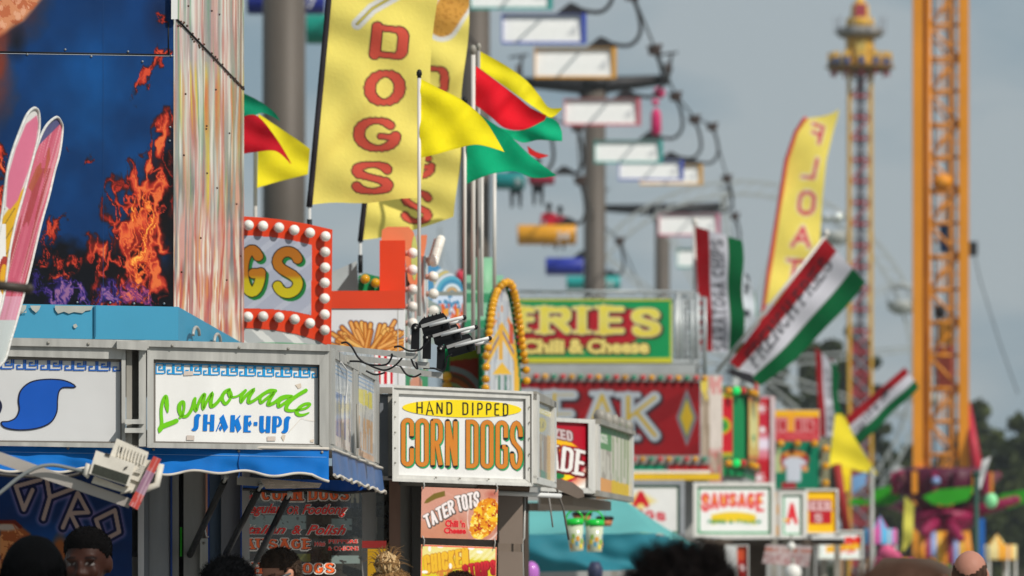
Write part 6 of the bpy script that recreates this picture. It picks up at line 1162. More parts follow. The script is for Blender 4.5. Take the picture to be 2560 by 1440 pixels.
def d_saus(c):
    brd(c, '#12945a', 0, 7); brd(c, '#7fb89a', 9, 10.5); n = 'SAUSAGE'
    X, Y = c.x, c.y; c.mix('#e9c62c', np.clip((14 - np.abs(Y - (1292 + ((X - 1834) / 40) ** 2 * 4))) / 4, 0, 1) * (np.abs(X - 1834) < 56))
    for i, ch in enumerate(n):
        x0 = 1754 + i * 22.8; k = (i - 3) ** 2; cl(c, ch, rectq(x0, 1233, x0 + 19, 1280 - 10 + k * 1.3 - 3), 6, [('#e8a0a0', 4, 0, 0, 2), ('#d8202c', .5, 0, 0, 1.6)], contrast=.8)
        c.mix('#f2b22a', np.clip((6 - np.hypot((X - x0 - 9.5) * 1.5, (Y - 1250) * .45)) / 3, 0, 1) * .75)
    for s_, q in (('PEPPER', rectq(1770, 1300, 1815, 1310)), ('&', rectq(1822, 1300, 1832, 1310)), ('ITALIAN', rectq(1840, 1300, 1902, 1310))): cl(c, s_, q, 2.6, [('#2f8a5a', .4, 0, 0, 1.8)], gap=.4)
boxsign('box_sign', 'white box sign with green border reading sausage in red', Q1, (1733, 1206, 1938, 1346), d_saus, 10, PANW)
def d_a1(c):
    brd(c, '#2f8a5a', 2, 8); X, Y = c.x, c.y; c.c = c.c * .93; c.mix('#e6bf3a', np.clip(1.2 - (np.abs(X - 1600) / 42 + np.abs(Y - 1252) / 26), 0, 1) * 1.0); cl(c, 'A', rectq(1582, 1228, 1622, 1268), 11, [('#c0182a', 1, 0, 0, 3)]); cl(c, 'DOGS', [(1560, 1266), (1664, 1282), (1664, 1304), (1556, 1288)], 6, [('#c0182a', 0, 0, 0, 3)], gap=.2, contrast=.8)
boxsign('box_sign', 'pale box sign with green border half hidden by the teal tent', Q0, (1520, 1200, 1712, 1348), d_a1, 12, PANW, fm=mat('grey_frame', '#8d9094', .5, .1))
def d_a2(c): brd(c, '#12945a', 0, 6); cl(c, 'A', rectq(1966, 1258, 1994, 1310), 8, [('#d8202c', 1, 0, 0, 2.5)]); X, Y = c.x, c.y; c.mix('#f0b830', (np.abs(X - 1966) < 9) * (np.abs(Y - 1300) < 4) * .9)
boxsign('box_sign', 'small white box sign with a single red letter a', Q2, (1948, 1228, 2014, 1346), d_a2, 8, PANW)
c = Canvas(1938, 1232, 1950, 1340, 2.6, '#c9bfb4'); c.mix('#d8963c', .8 * (vn(c.x / 4, c.y / 26, 2) > .5)); b = MB(GREYP); b.bp(Plane((1936, 56.2), (1950, 56.6)), 1937, 1226, 1950, 1346, -.1, 0); bo = b.build('narrow_sign', None, 'narrow orange panel between the sausage and letter a signs', 'sign'); c.mesh('print', Plane((1936, 56.2), (1950, 56.6)), vmat('print_satin'), bo, off=2)
def d_beer(c): c.c[:] = hx('#f0bc1c'); X, Y = c.x, c.y; c.mix('#b8202c', ((X > 2022) & (X < 2078) & (Y > 1248) & (Y < 1310)) * 1.0); cl(c, 'BEER', rectq(2010, 1252, 2078, 1276), 5.5, [('#8a3a3a', 4, 0, 0, 2.5), ('#e0b9b9', 0, 0, 0, 2)], gap=.25, serif=True); cl(c, 'S', rectq(2036, 1284, 2056, 1306), 5, [('#8a3a3a', 3, 0, 0, 2.5), ('#e0b9b9', 0, 0, 0, 2)])
boxsign('box_sign', 'yellow and dark red box sign right of the letter a sign', Q3, (2014, 1222, 2096, 1336), d_beer, 5, mat('yellow_panel', '#e8b41c', .5))
def d_low(c): brd(c, '#a9c9ba', 0, 4); X, Y = c.x, c.y; c.mix('#e8b02c', ((np.abs(Y - (1370 + (X - 2100) * -.12)) < 9) & (X > 2066) & (X < 2150)) * 1.0); c.mix('#d82c24', ((np.abs(Y - (1352 + (X - 2120) * -.1)) < 10) & (X > 2108) & (vn(X / 4, Y / 9, 3) > .4)) * 1.0); c.mix('#d8442c', .9 * ((np.abs(Y - 1378) < 7) & (X > 2086) & (X < 2140) & (vn(X / 5, Y / 4, 5) > .45)))
boxsign('box_sign', 'low white sign with red and yellow script at the lower right', Q4, (2046, 1326, 2158, 1398), d_low, 4, PANW)
b = MB(WHITE); b.bp(Plane((2020, 57), (2110, 57)), 2028, 1340, 2112, 1358, -.8, 0); b.build('awning_roller', None, 'white rolled awning tube under the yellow red sign', 'awning')
c = patch([(1915, 1362), (2030, 1366)], [(1905, 1408), (2022, 1418)], 40, 20, '#c6b4b2'); c.mix('#b5604c', .7 * ((c.v > .15) & (c.v < .35) & (vn(c.u * 24, c.v * 2, 3) > .4))); c.mix('#9a5a5a', .5 * ((c.v > .45) & (vn(c.u * 30, c.v * 9, 6) > .5))); S_ = Folds(54, .05, .05, .02); c.mesh('awning', S_, FLAGM, None, label='faded pink menu awning under the sausage sign', cat='awning')
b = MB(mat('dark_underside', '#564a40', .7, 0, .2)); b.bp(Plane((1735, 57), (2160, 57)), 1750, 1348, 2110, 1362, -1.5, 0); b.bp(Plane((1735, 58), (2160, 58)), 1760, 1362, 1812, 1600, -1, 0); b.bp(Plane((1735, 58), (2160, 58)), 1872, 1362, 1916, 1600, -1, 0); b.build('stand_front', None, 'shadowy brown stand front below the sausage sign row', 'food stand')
def d_col(c): c.c[:] = hx('#b02a24'); X, Y = c.x, c.y; c.mix('#d86a3a', (Y < 1400) * .6 * (np.hypot((X - 1853) / 12, (Y - 1385) / 20) < 1)); c.mix('#e6e0e0', (np.hypot(X - 1855, Y - 1420) < 9) * .8)
boxsign('pillar_sign', 'narrow red pillar sign with a white snowflake below sausage sign', Plane((1840, 54), (1872, 54)), (1840, 1362, 1872, 1500), d_col, 3, mat('red_band'), legs=False)
b = MB(WHITE); b.bp(Plane((1815, 54.5), (1840, 54.5)), 1816, 1366, 1838, 1500, -.1, 0); b.build('white_post', None, 'chalky white post left of the red snowflake pillar', 'post')
for x, y, r, lab in ((1978, 1366, 11, 'upper round white lamp under the letter a sign'), (1982, 1432, 22, 'larger round white lamp near the bottom edge')):
    b = MB(mat('opal_globe', '#e6e3dc', .3)); b.ball(P(x, y, 53), r * 53 / F, None, 14); b.tube([P(x, y, 53), P(x, y - r - 18, 53)], .012, STEELD, 6); b.build('globe_lamp', None, lab, 'lamp', 'white globe lamps')

# ------------------------------------------------------------------ teal tent and souvenir cups
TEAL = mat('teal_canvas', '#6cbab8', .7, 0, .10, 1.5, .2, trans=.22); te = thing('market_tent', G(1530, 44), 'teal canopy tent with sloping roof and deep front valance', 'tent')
Yf, Yb = 43.0, 45.9; zc = P(0, 1336, Yf).z
def grid(b, A, B, C, D, n, m, sag, mm=None):      # bilinear cloth, A B top, D C bottom
    A, B, C, D = map(Vector, (A, B, C, D)); nn = (B - A).cross(D - A).normalized(); vs = []; fs = []
    for j in range(m + 1):
        for i in range(n + 1):
            u, v = i / n, j / m; p = A.lerp(B, u).lerp(D.lerp(C, u), v); vs.append(p + nn * sag(u, v))
    for j in range(m):
        for i in range(n): k = j * (n + 1) + i; fs.append((k, k + 1, k + n + 2, k + n + 1))
    b.add(vs, fs, mm, True)
rx0, rx1 = P(1235, 1255, 44.6), P(1560, 1250, 44.9); e0, e1 = P(1230, 1336, Yf), P(1640, 1334, Yf + .2); e2 = P(1750, 1378, 47.0); e3 = P(1230, 1330, 47)
sagf = lambda u, v: .012 * math.sin(u * 15 + v * 4) * (v) 
b = MB(TEAL); grid(b, rx0, rx1, e1, e0, 50, 12, sagf); grid(b, rx1, rx1 + Vector((.01, .01, 0)), e2, e1, 20, 14, lambda u, v: .02 * math.sin(u * 14 + v * 3) * v); grid(b, rx0 + Vector((0, .02, 0)), rx1 + Vector((0, .02, 0)), Vector((e1.x, 47.2, e1.z)), Vector((e0.x, 47.2, e0.z)), 10, 4, lambda u, v: 0); b.build('roof', te)
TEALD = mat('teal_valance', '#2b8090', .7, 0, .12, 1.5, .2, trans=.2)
def low(u): return 1436 - 5 * math.sin(u * 17)
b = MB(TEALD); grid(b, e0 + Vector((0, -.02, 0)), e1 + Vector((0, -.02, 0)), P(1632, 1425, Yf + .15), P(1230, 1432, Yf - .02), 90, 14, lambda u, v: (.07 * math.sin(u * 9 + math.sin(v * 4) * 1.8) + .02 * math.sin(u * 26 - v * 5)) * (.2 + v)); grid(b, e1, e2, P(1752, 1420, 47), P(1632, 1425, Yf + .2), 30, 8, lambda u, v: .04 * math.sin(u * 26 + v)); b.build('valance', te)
for x, y in ((1240, Yf), (1630, Yf + .2), (1745, 47)): b = MB(STEEL); a = G(x, y + .05); b.tube([a, a + Vector((0, 0, P(0, 1345, Yf).z))], .025, None, 8); b.build('leg', te)
CUPC = mat('clear_cup', '#c8cfb4', .25, 0, .06, coat=.4)
def cup(label, x, yt, yb, wt, wb, Y, tilt=0.0):
    s = Y / F; top = P(x + tilt, yt, Y); bot = P(x, yb, Y); ax = (top - bot); h = ax.length; th = thing('souvenir_cup', bot, label, 'cup', 'hanging souvenir cups')
    b = MB(CUPC); b.lathe(bot, [(wb * s * .5 * .9, 0), (wb * s * .5, .004), (wt * s * .5, h)], CUPC, 24, axis=tuple(ax)); cb = b.build('cup_body', th)
    b = MB(); 
    for k in range(9):
        a0 = -2.6 + k * .28 + (.1 if k % 2 else 0); f0 = .1 + (k * 7 % 5) * .09; col = [mat('cup_orange', '#e59a2c', .4), mat('cup_yellow', '#e8d03a', .4), mat('cup_green', '#8fb84a', .4), mat('cup_blue', '#5f9ab0', .4)][k % 4]
        vs = []; 
        for j in range(5):
            for (ff) in (f0, f0 + .16): a = a0 + .1 * j; rr = (wb + (wt - wb) * ff) * s * .5 + .0012 + k * .0002; vs.append(bot + ax * ff + Vector((math.cos(a) * rr, math.sin(a) * rr, 0)))
        b.add(vs, [(2 * j, 2 * j + 2, 2 * j + 3, 2 * j + 1) for j in range(4)], col)
    b.build('print', cb)
    G_ = mat('bright_green_lid', '#16c23a', .3, 0, .04, coat=.3); b = MB(G_); b.lathe(top, [(wt * s * .53, -.012), (wt * s * .55, .004), (wt * s * .5, .022), (wt * s * .3, .03)], G_, 24, axis=tuple(ax)); b.build('lid', th)
    b = MB(G_); b.tube([top + Vector((math.cos(a) * wt * s * .5, 0, .012 + math.sin(a) * wt * s * .62)) for a in [math.pi * k / 12 for k in range(13)]], .006, None, 8); b.build('handle', th); return th
cup('souvenir cup with green lid, tilted, left of the pair', 1442, 1308, 1378, 44, 34, 34.5, -6); cup('souvenir cup with green lid hanging upright on the right', 1486, 1310, 1380, 46, 38, 35.2)
for x, y, w, lab in ((1455, 1287, 50, 'dark lidded bowl behind the left souvenir cup'), (1512, 1298, 44, 'dark lidded bowl behind the right souvenir cup')):
    Y_ = 37; b = MB(BLKM); c0 = P(x, y, Y_); s = Y_ / F; b.lathe(c0, [(w * s * .5, -.004), (w * s * .52, .012), (w * s * .4, .02)], BLKM, 20); b.lathe(c0 - Vector((0, 0, .045)), [(w * s * .36, 0), (w * s * .47, .04)], mat('bowl_print', '#b5704a', .5, 0, .5, 30), 20)
    b.tube([c0, P(x - 3, 1238, Y_)], .0015, STEELD, 5); b.build('bowl', None, lab, 'bowl', 'hanging lidded bowls')
b = MB(mat('purple_balloon', '#b66ac0', .25, 0, .04, coat=.5)); b.ball(P(1328, 1432, 38), .062, None, 16, (.9, .9, 1.25)); b.build('balloon', None, 'purple balloon poking up at the bottom of the tent', 'balloon')
b = MB(mat('dark_bag', '#3a3f5a', .5, 0, .4, 40)); b.lathe(P(1488, 1450, 40), [(.05, 0), (.055, .08), (.03, .13)], None, 12); b.build('hanging_bag', None, 'small dark blue red bag hanging before the teal valance', 'bag')

# ------------------------------------------------------------------ striped flags, float banner
def tri(c, txt, x, w=None):
    c.mix('#98141e', (c.u < .30) * 1.0); c.mix('#cfcdd6', ((c.u >= .30) & (c.u < .68)) * 1.0); c.mix('#065e34', (c.u >= .68) * 1.0); c.mix('#1f9a5a', np.clip(fbm(c.u * 3, c.v * 5, 4) * 3 - 1.6, 0, 1) * (c.u >= .8) * (c.v < .6) * .0)
def tflag(label, TL, TR, BR, BL, Y, txt, tq, t_, mids=None, kx=.03, nx=40, ny=70, gr='red white green food flags', fold=None):
    """TL..TR is the short top edge; red stripe along the left side"""
    c = Canvas(0, 0, 1, 1, .5); c.nx, c.ny = nx, ny; v = np.linspace(0, 1, ny)[:, None]; u = np.linspace(0, 1, nx)[None]
    c.x = (TL[0] * (1 - u) + TR[0] * u) * (1 - v) + (BL[0] * (1 - u) + BR[0] * u) * v; c.y = (TL[1] * (1 - u) + TR[1] * u) * (1 - v) + (BL[1] * (1 - u) + BR[1] * u) * v
    if mids: c.x = c.x + mids[0] * np.sin(v * math.pi) * u; c.y = c.y + mids[1] * np.sin(v * math.pi) * u
    c.x = c.x + 3 * np.sin(v * 11) * u; c.u = np.broadcast_to(u, c.x.shape); c.v = np.broadcast_to(v, c.x.shape); c.c = np.zeros((ny, nx, 3)); tri(c, txt, 0)
    if txt: cl(c, txt, tq, t_, [('#26262c', 0, 0, 0, 2.0)], gap=.3, serif=True, contrast=.7)
    if fold: c.mix('#3ad17c', fold(c))
    c.c = c.c * 1.0
    return c.mesh('flag', Folds(Y, .16, kx, kx * .6), FLAGM, None, label=label, cat='flag', group=gr)
tflag('nearly upright red white green flag reading saratoga chips', (1737, 565), (1856, 602), (1860, 884), (1750, 876), 62, 'SARATOGA CHIPS', [(1784, 876), (1778, 598), (1808, 600), (1818, 876)], 5.0)
tflag('slanting red white green flag reading french fries', (2062, 596), (2164, 705), (1905, 965), (1824, 905), 61, 'FRENCH FRIES', [(1862, 884), (2056, 640), (2084, 664), (1892, 922)], 5.4, mids=(4, 14), ny=80)
tflag('small upright red white green flag on a distant stand', (2038, 868), (2092, 915), (2106, 1092), (2050, 1090), 92, 'RIBS BEEF', [(2070, 1080), (2062, 920), (2078, 920), (2088, 1080)], 2.4, nx=24, ny=40)
tflag('small slanting flag near the drop tower, red white green', (2262, 918), (2298, 968), (2150, 1112), (2098, 1058), 90, 'SARATOGA CHIPS', [(2128, 1078), (2222, 960), (2234, 970), (2144, 1092)], 2.4, nx=26, ny=44)
tflag('tiny flag tip in orange white and green beyond', (2075, 895), (2092, 905), (2100, 950), (2080, 950), 95, '', None, 1, nx=10, ny=12)
pole('flagpole', 1737, 562, 945, 62.2, .022, SLV, 'pole of the saratoga chips flag', group='poles of the striped flags', knob=SLV, zb=3.9)
pole('flagpole', 2066, 590, 930, 61.4, .02, SLV, 'leaning pole of the french fries flag', group='poles of the striped flags', knob=SLV, px2=1790)
b = MB(mat('dark_bracket', '#2e2a30', .6, .1)); b.quadbox(Plane((1800, 61), (1900, 61)), [(1812, 930), (1890, 965), (1880, 935), (1830, 922)], -.3, 0); b.build('flag_bracket', None, 'dark bracket at the foot of the french fries flag', 'bracket')
c = patch([(1855, 680), (1872, 690), (1888, 730)], [(1852, 815), (1872, 815), (1893, 790)], 16, 30, '#dfe4ea'); c.mix('#2b2b33', ((c.u > .2) & (c.u < .55) & (vn(c.u * 6, c.v * 14, 3) > .5)) * .8); c.mix('#1f8a5a', (c.u > .88) * 1.0); c.mesh('feather_flag', Folds(70, .1, .05, .02), FLAGM, None, label='white feather flag with green edge between the striped flags', cat='flag')
# float banner
FB = Folds(80, .12, .03, .012); ny = 90; nx = 30
c = Canvas(0, 0, 1, 1, .5); c.nx, c.ny = nx, ny; v = np.linspace(0, 1, ny)[:, None]; u = np.linspace(0, 1, nx)[None]; yy = 272 + (760 - 272) * v
Lx = np.interp(yy, [272, 290, 330, 400, 500, 600, 700, 760], [2078, 2018, 1990, 1966, 1950, 1934, 1918, 1908]); Rx = np.interp(yy, [272, 290, 330, 400, 500, 600, 700, 760], [2097, 2095, 2083, 2066, 2056, 2050, 2046, 2044]); c.x = Lx * (1 - u) + Rx * u; c.y = np.broadcast_to(yy, c.x.shape).copy(); c.y = c.y + np.where(yy < 300, (1 - u) * (300 - yy) * .6, 0); c.u = np.broadcast_to(u, c.x.shape); c.v = np.broadcast_to(v, c.x.shape); c.c = np.zeros((ny, nx, 3)); c.c[:] = hx('#ffe870')
c.mix('#e0503e', ((c.x - Lx) < 5) * (yy > 300) * .8); LT2 = [('#f8eed0', 7, 0, 0, 3), ('#e0505a', 0, 0, 0, 2.4)]
cl(c, 'F', [(2062, 316), (2030, 304), (2018, 350), (2050, 362)], 8, LT2); cl(c, 'L', [(2048, 395), (2010, 388), (2002, 446), (2036, 448)], 8, LT2); cl(c, 'O', [(1998, 474), (2042, 478), (2036, 540), (1990, 536)], 9, LT2); cl(c, 'A', [(1986, 562), (2030, 566), (2028, 622), (1974, 618)], 9, LT2); cl(c, 'T', [(1966, 645), (2014, 650), (2004, 700), (1956, 694)], 9, LT2)
fb = thing('feather_banner', G(1945, 80), 'tall yellow feather banner with mirrored letters spelling float', 'banner'); c.mesh('cloth', FB, FLAGM, fb)
b = MB(mat('red_sleeve', '#d04a3c', .6)); xs = [(2016, 294), (2008, 302), (1990, 330), (1966, 400), (1950, 500), (1934, 600), (1918, 700), (1905, 800), (1890, 900)]; b.tube([P(x, y, 80) for x, y in xs] + [G(1885, 80, 0)], [.03] * 9 + [.04], None, 6); b.build('pole', fb)
# yellow pennants on the right
PN = 'yellow pennants over the far stands'
flag('large yellow pennant hanging in front of the far flags', [(2088, 1036), (2110, 1040), (2140, 1100), (2190, 1180)], [(2072, 1165), (2110, 1168), (2150, 1178), (2196, 1186)], '#ffe83a', 88, .12, .05, .05, 24, 16, PN)
flag('narrow yellow pennant drooping below the large one', [(2104, 1160), (2128, 1162)], [(2108, 1238), (2124, 1222)], '#ffdf2a', 89, .1, .06, .05, 8, 12, PN)
flag('yellow green drooping flag by the purple ride', [(2262, 1240), (2285, 1262)], [(2255, 1385), (2282, 1350)], '#d8cf5a', 95, .2, .05, .05, 10, 16, PN)
flag('pale blue flag behind the yellow pennants', [(2130, 1190), (2168, 1180)], [(2130, 1238), (2164, 1210)], '#7aa4d0', 96, .1, .05, .05, 8, 8, PN)
b = MB(mat('red_post', '#9a2a26', .6)); b.tube([P(2092, 1160, 87), P(2116, 1330, 87)], .07, None, 8); b.build('post', None, 'slanting red post under the yellow pennants', 'post')
b = MB(mat('dull_post', '#8a6a4a', .6)); b.tube([P(2100, 1330, 88), G(2102, 88)], .05, None, 8); b.tube([P(2180, 1170, 88), G(2180, 88)], .03, STEEL, 8); b.build('post', None, 'brown post beside a thin grey mast', 'post')
# ------------------------------------------------------------------ skyride
PYL = mat('pylon_brown_grey', '#5c544c', .55, .1, .12, .8); IRON = mat('dark_iron', '#2c2a2b', .5, .3, .2)
for i, (px, Y, arm, lab) in enumerate(((710, 100, None, 'nearest thick brown grey pylon left of the dogs banner'), (1187, 140, None, 'second pylon rising behind the white flagpoles'), (1487, 195, (1295, 1668, 205), 'third pylon with a dark crossarm and wheel sets'), (1656, 280, (1506, 1812, 520), 'farthest pylon, its crossarm behind the white chairs'))):
    th = thing('skyride_pylon', G(px, Y), lab, 'pylon', 'skyride pylons'); zt = P(0, -420, Y).z if arm is None else P(0, arm[2] + 4, Y).z
    b = MB(PYL); b.tube([G(px, Y), Vector((G(px, Y).x, Y, zt))], [.40, .37], None, 28, caps=True); b.build('column', th)
    b = MB(IRON); b.lathe(Vector((G(px, Y).x, Y, zt - .1)), [(.55, 0), (.5, .25), (.2, .4)], None, 16); ay = arm[2] if arm else -425; x0, x1 = (arm[0], arm[1]) if arm else (px - 260, px + 260)
    a, c_ = P(x0, ay, Y), P(x1, ay - 6, Y); b.tube([a, a.lerp(c_, .5) + Vector((0, 0, -.18)), c_], [.17, .32, .17], None, 10); b.tube([a.lerp(c_, .4) - Vector((0, 0, .1)), Vector((G(px, Y).x, Y, zt - 1.4))], .1, None, 6); b.tube([a.lerp(c_, .6) - Vector((0, 0, .1)), Vector((G(px, Y).x, Y, zt - 1.4))], .1, None, 6); b.build('crossarm', th)
    for e in (a, c_):
        b = MB(mat('rusty_wheel', '#4a3a34', .6, .2, .3))
        for k in range(4): b.lathe(e + Vector((0, -1.0 + k * .65, .35 - abs(k - 1.5) * .1)), [(.26, -.06), (.28, 0), (.26, .06)], None, 14, axis=(1, 0, 0))
        b.tube([e + Vector((.1, -1.2, .3)), e + Vector((.1, 1.2, .3))], .06, IRON, 6); b.tube([e + Vector((.15, -.4, .9)), e + Vector((.0, 0, -.2))], .05, IRON, 6); b.tube([e + Vector((-.3, -.4, .8)), e + Vector((.35, -.4, .9))], .04, IRON, 6); b.build('wheel_set', th)
CHW = mat('white_chair_shell', '#f1f1ef', .3, 0, .04, coat=.2)
grips = []
def chair(label, x0, y0, x1, y1, Y, col, white=True, num=None):
    s = Y / F; S = Plane((x0, Y), (x1, Y + .02)); w = x1 - x0; h = y1 - y0; m_ = mat('chair_' + col[1:], col, .4, 0, .08, coat=.2)
    th = thing('skyride_chair', P((x0 + x1) / 2, y1, Y), label, 'chair lift seat', 'skyride chairs')
    if white:
        b = MB(m_); rails(b, S, x0, y0 + 2, x1, y1 + 2, x0 + w * .015, y0 + 3, x1 - w * .055, y1 - h * .05, (0, 0), (0, 0), .03, -.22); b.build('rim', th)
        b = MB(CHW); n = 10; vs = []
        for j in range(n + 1):
            t_ = j / n; py = y0 + 3 + (h * .91) * t_; o = -.10 + .10 * t_ ** .7
            vs += [S.m(x0 + w * .015, py, o), S.m(x1 - w * .055, py, o)]
        b.add(vs, [(2 * j, 2 * j + 2, 2 * j + 3, 2 * j + 1) for j in range(n)], None, True); b.build('backrest', th)
        b = MB(mat('chair_scuff', '#d2d4d6', .5)); b.poly(S, [(x1 - w * .12, y0 + h * .35), (x1 - w * .12, y0 + h * .72), (x1 - w * .24, y0 + h * .72)], None, -.01 / S.u); b.build('scuff', th)
    else:
        b = MB(m_); c0 = P(x0, (y0 + y1) / 2, Y); r = h * s / 2; b.lathe(P(x0, (y0 + y1) / 2, Y), [(r * .94, 0), (r, .03), (r, w * s - .03), (r * .94, w * s)], m_, 24, axis=(1, 0, 0)); b.build('backrest', th)
        b = MB(mat('chair_number', '#cfcfd0', .5)); Sn = Plane((x0, Y - r - .01), (x1, Y - r - .01))
        if num: ftext(b, Sn, num, rectq(x0 + w * .68, y0 + h * .35, x0 + w * .88, y0 + h * .75), None, 1, .02)
        if num: b.build('number', th)
    gx, gz = (1.36, 1.2); g = P((x0 + x1) / 2, y0, Y) + Vector((gx, 0, gz)); tp = P((x0 + x1) / 2, y0, Y) + Vector((0, .3, 0))
    b = MB(IRON)
    if not white: g = tp + Vector((1.0, 0, 1.3))
    sg = (g - tp).x
    path = spline([tuple(tp + Vector((.55 * sg, 0, .12))), tuple(tp + Vector((.95 * sg, 0, .05))), tuple(tp + Vector((1.15 * sg, 0, .35))), tuple(tp + Vector((1.12 * sg, 0, .85))), tuple(g)], 6); b.tube(path, .05, None, 8)
    b.hexa([tp + Vector(q) for q in ((.3, -.15, .02), (1.05, -.15, .02), (.75, -.15, .2), (.6, -.15, .26), (.3, .15, .02), (1.05, .15, .02), (.75, .15, .2), (.6, .15, .26))])
    b.build('hanger', th); b = MB(mat('rusty_wheel')); b.box(g - Vector((.16, .2, .08)), g + Vector((.16, .2, .1))); b.tube([g + Vector((-.2, 0, .1)), g + Vector((.2, 0, .16))], .05, None, 6); b.build('grip', th)
    (grips if white else rgrips).append(g + Vector((0, 0, .1))); return th
rgrips = []
CHS = [(1175, -62, 1382, 22, 126, '#1f9a92', 'teal edged white chair cut by the top edge'), (1254, 32, 1466, 108, 130, '#2f45b0', 'white chair with blue edge, second from the top'), (1336, 116, 1541, 194, 137, '#d99a22', 'white chair with amber edge below the blue edged one'),
      (1410, 244, 1602, 312, 148, '#c8606e', 'white chair with pink edge under the crossarm'), (1486, 348, 1657, 406, 165, '#1f9a92', 'teal edged white chair in front of the third pylon'), (1546, 398, 1709, 449, 178, '#3a4fb0', 'smaller blue edged white chair behind the teal edged one'),
      (1600, 410, 1757, 460, 190, '#d9a032', 'amber edged chair mostly hidden behind the small blue one'), (1646, 532, 1800, 588, 206, '#c8708a', 'pink edged white chair behind the saratoga flag'), (1692, 618, 1812, 668, 228, '#4aa09a', 'small pale chair half behind the saratoga flag')]
for x0, y0, x1, y1, Y, col, lab in CHS: chair(lab, x0, y0, x1, y1, Y, col)
for x0, y0, x1, y1, Y, col, lab, num in ((618, -30, 812, 36, 120, '#1d2a86', 'deep blue chair cut by the top edge beside the banner', '37'), (766, 36, 960, 110, 128, '#0d8a78', 'teal chair mostly behind the yellow banner', None), (1236, 430, 1312, 474, 150, '#0f7f80', 'teal chair with riders below the green flag', '36'), (1322, 436, 1386, 462, 158, '#8f2038', 'dark red chair beside the teal one', None), (1294, 562, 1440, 612, 170, '#d8961c', 'amber chair carrying a rider in red', '34'), (1364, 644, 1458, 688, 195, '#1f2f96', 'blue chair below the amber one', None), (1416, 690, 1550, 724, 215, '#1a9a96', 'teal chair crossing behind the third pylon', '32')):
    chair(lab, x0, y0, x1, y1, Y, col, False, num)
def cable(label, pts, r):
    b = MB(IRON); b.tube([tuple(p) for p in pts], r, None, 6); b.build('cable', None, label, 'cable', 'skyride cables')
grips.sort(key=lambda v: v.y); rgrips.sort(key=lambda v: v.y)
cable('upper skyride cable carrying the white chairs', [P(1420, -400, 110)] + grips + [P(1835, 760, 330)], .03)
cable('lower skyride cable carrying the coloured chairs', [P(700, -300, 100)] + rgrips + [P(1620, 760, 330)], .03)

# ------------------------------------------------------------------ drop tower
DT = 240; dt = thing('drop_tower', G(2150, DT), 'slim drop tower with crown top and ring of seats', 'drop tower')
YM = mat('tower_yellow', '#d9a83a', .5, 0, .15); RDM = mat('tower_red', '#a8404a', .5, 0, .2, 8); GYM = mat('tower_grey', '#8d8f98', .5, .1, .2, 6)
b = MB(YM); X0 = G(2150, DT).x; s = DT / F
for dx in (-27, 27):
    for dy in (-.45, .45): b.box((X0 + dx * s - .06, DT + dy - .06, 0), (X0 + dx * s + .06, DT + dy + .06, P(0, 120, DT).z))
b.build('column', dt); b = MB(GYM); zz = 0; i = 0; zt = P(0, 130, DT).z
while zz < zt:
    b.tube([(X0 - .45, DT - .42, zz), (X0 + .45, DT - .42, zz + .9)], .06, RDM if i % 2 else GYM, 4); b.tube([(X0 + .45, DT - .42, zz), (X0 - .45, DT - .42, zz + .9)], .06, GYM, 4); b.tube([(X0 - .45, DT - .42, zz), (X0 + .45, DT - .42, zz)], .08, RDM, 4); zz += .9; i += 1
b.box((X0 - .16, DT - .3, 0), (X0 + .16, DT, zt)); b.build('lattice', dt)
b = MB(mat('dark_red_cladding', '#7a2f30', .5, 0, .3, 4)); b.box((X0 - .42, DT - .38, 0), (X0 + .42, DT - .34, P(0, 850, DT).z)); b.build('cladding', dt)
b = MB(YM); z = lambda py: P(0, py, DT).z; C0 = Vector((X0, DT, 0))
b.lathe(C0, [(.72, z(170)), (.62, z(150)), (.60, z(100)), (.66, z(90))], YM, 8); b.lathe(C0, [(.60, z(68)), (.58, z(48)), (.40, z(40)), (.36, z(14)), (.2, z(4)), (.05, z(-14)), (.02, z(-40))], YM, 8); b.box((X0 - .24, DT - .5, z(46)), (X0 + .24, DT - .3, z(12)), RDM); b.box((X0 - .2, DT - .66, z(148)), (X0 + .2, DT - .6, z(105)), mat('crown_panel', '#c9b060', .5, 0, .3, 9)); b.build('crown', dt)
b = MB(mat('platform_grey', '#8b8783', .5, .1)); b.lathe(C0, [(.85, z(94)), (1.0, z(86)), (1.0, z(72)), (.7, z(68))], None, 20); b.build('platform', dt)
b = MB(GYM)
for k in range(10): a = 2 * math.pi * k / 10; b.tube([C0 + Vector((math.cos(a) * 1.05, math.sin(a) * 1.05, z(86))), C0 + Vector((math.cos(a) * 1.1, math.sin(a) * 1.1, z(42)))], .03, None, 4)
b.build('railing', dt)
b = MB(mat('ring_amber', '#8a6424', .5, 0, .3, 4)); b.lathe(C0, [(.6, z(182)), (1.2, z(178)), (1.5, z(168)), (1.1, z(162)), (.6, z(158))], None, 24); b.build('seat_ring', dt)
for k in range(12):
    a = 2 * math.pi * k / 12; p = C0 + Vector((math.cos(a) * 1.2, math.sin(a) * 1.2, z(158))); b = MB(YM); b.box(p - Vector((.15, .15, .1)), p + Vector((.15, .15, .42))); b.box(p + Vector((-.1, -.25, -.12)), p + Vector((.1, -.2, .18)), mat('ring_blue', '#1d4a86', .4)); b.tube([p + Vector((0, 0, -.1)), p + Vector((0, 0, -.55))], .06, RDM, 5); b.build('seat', dt)

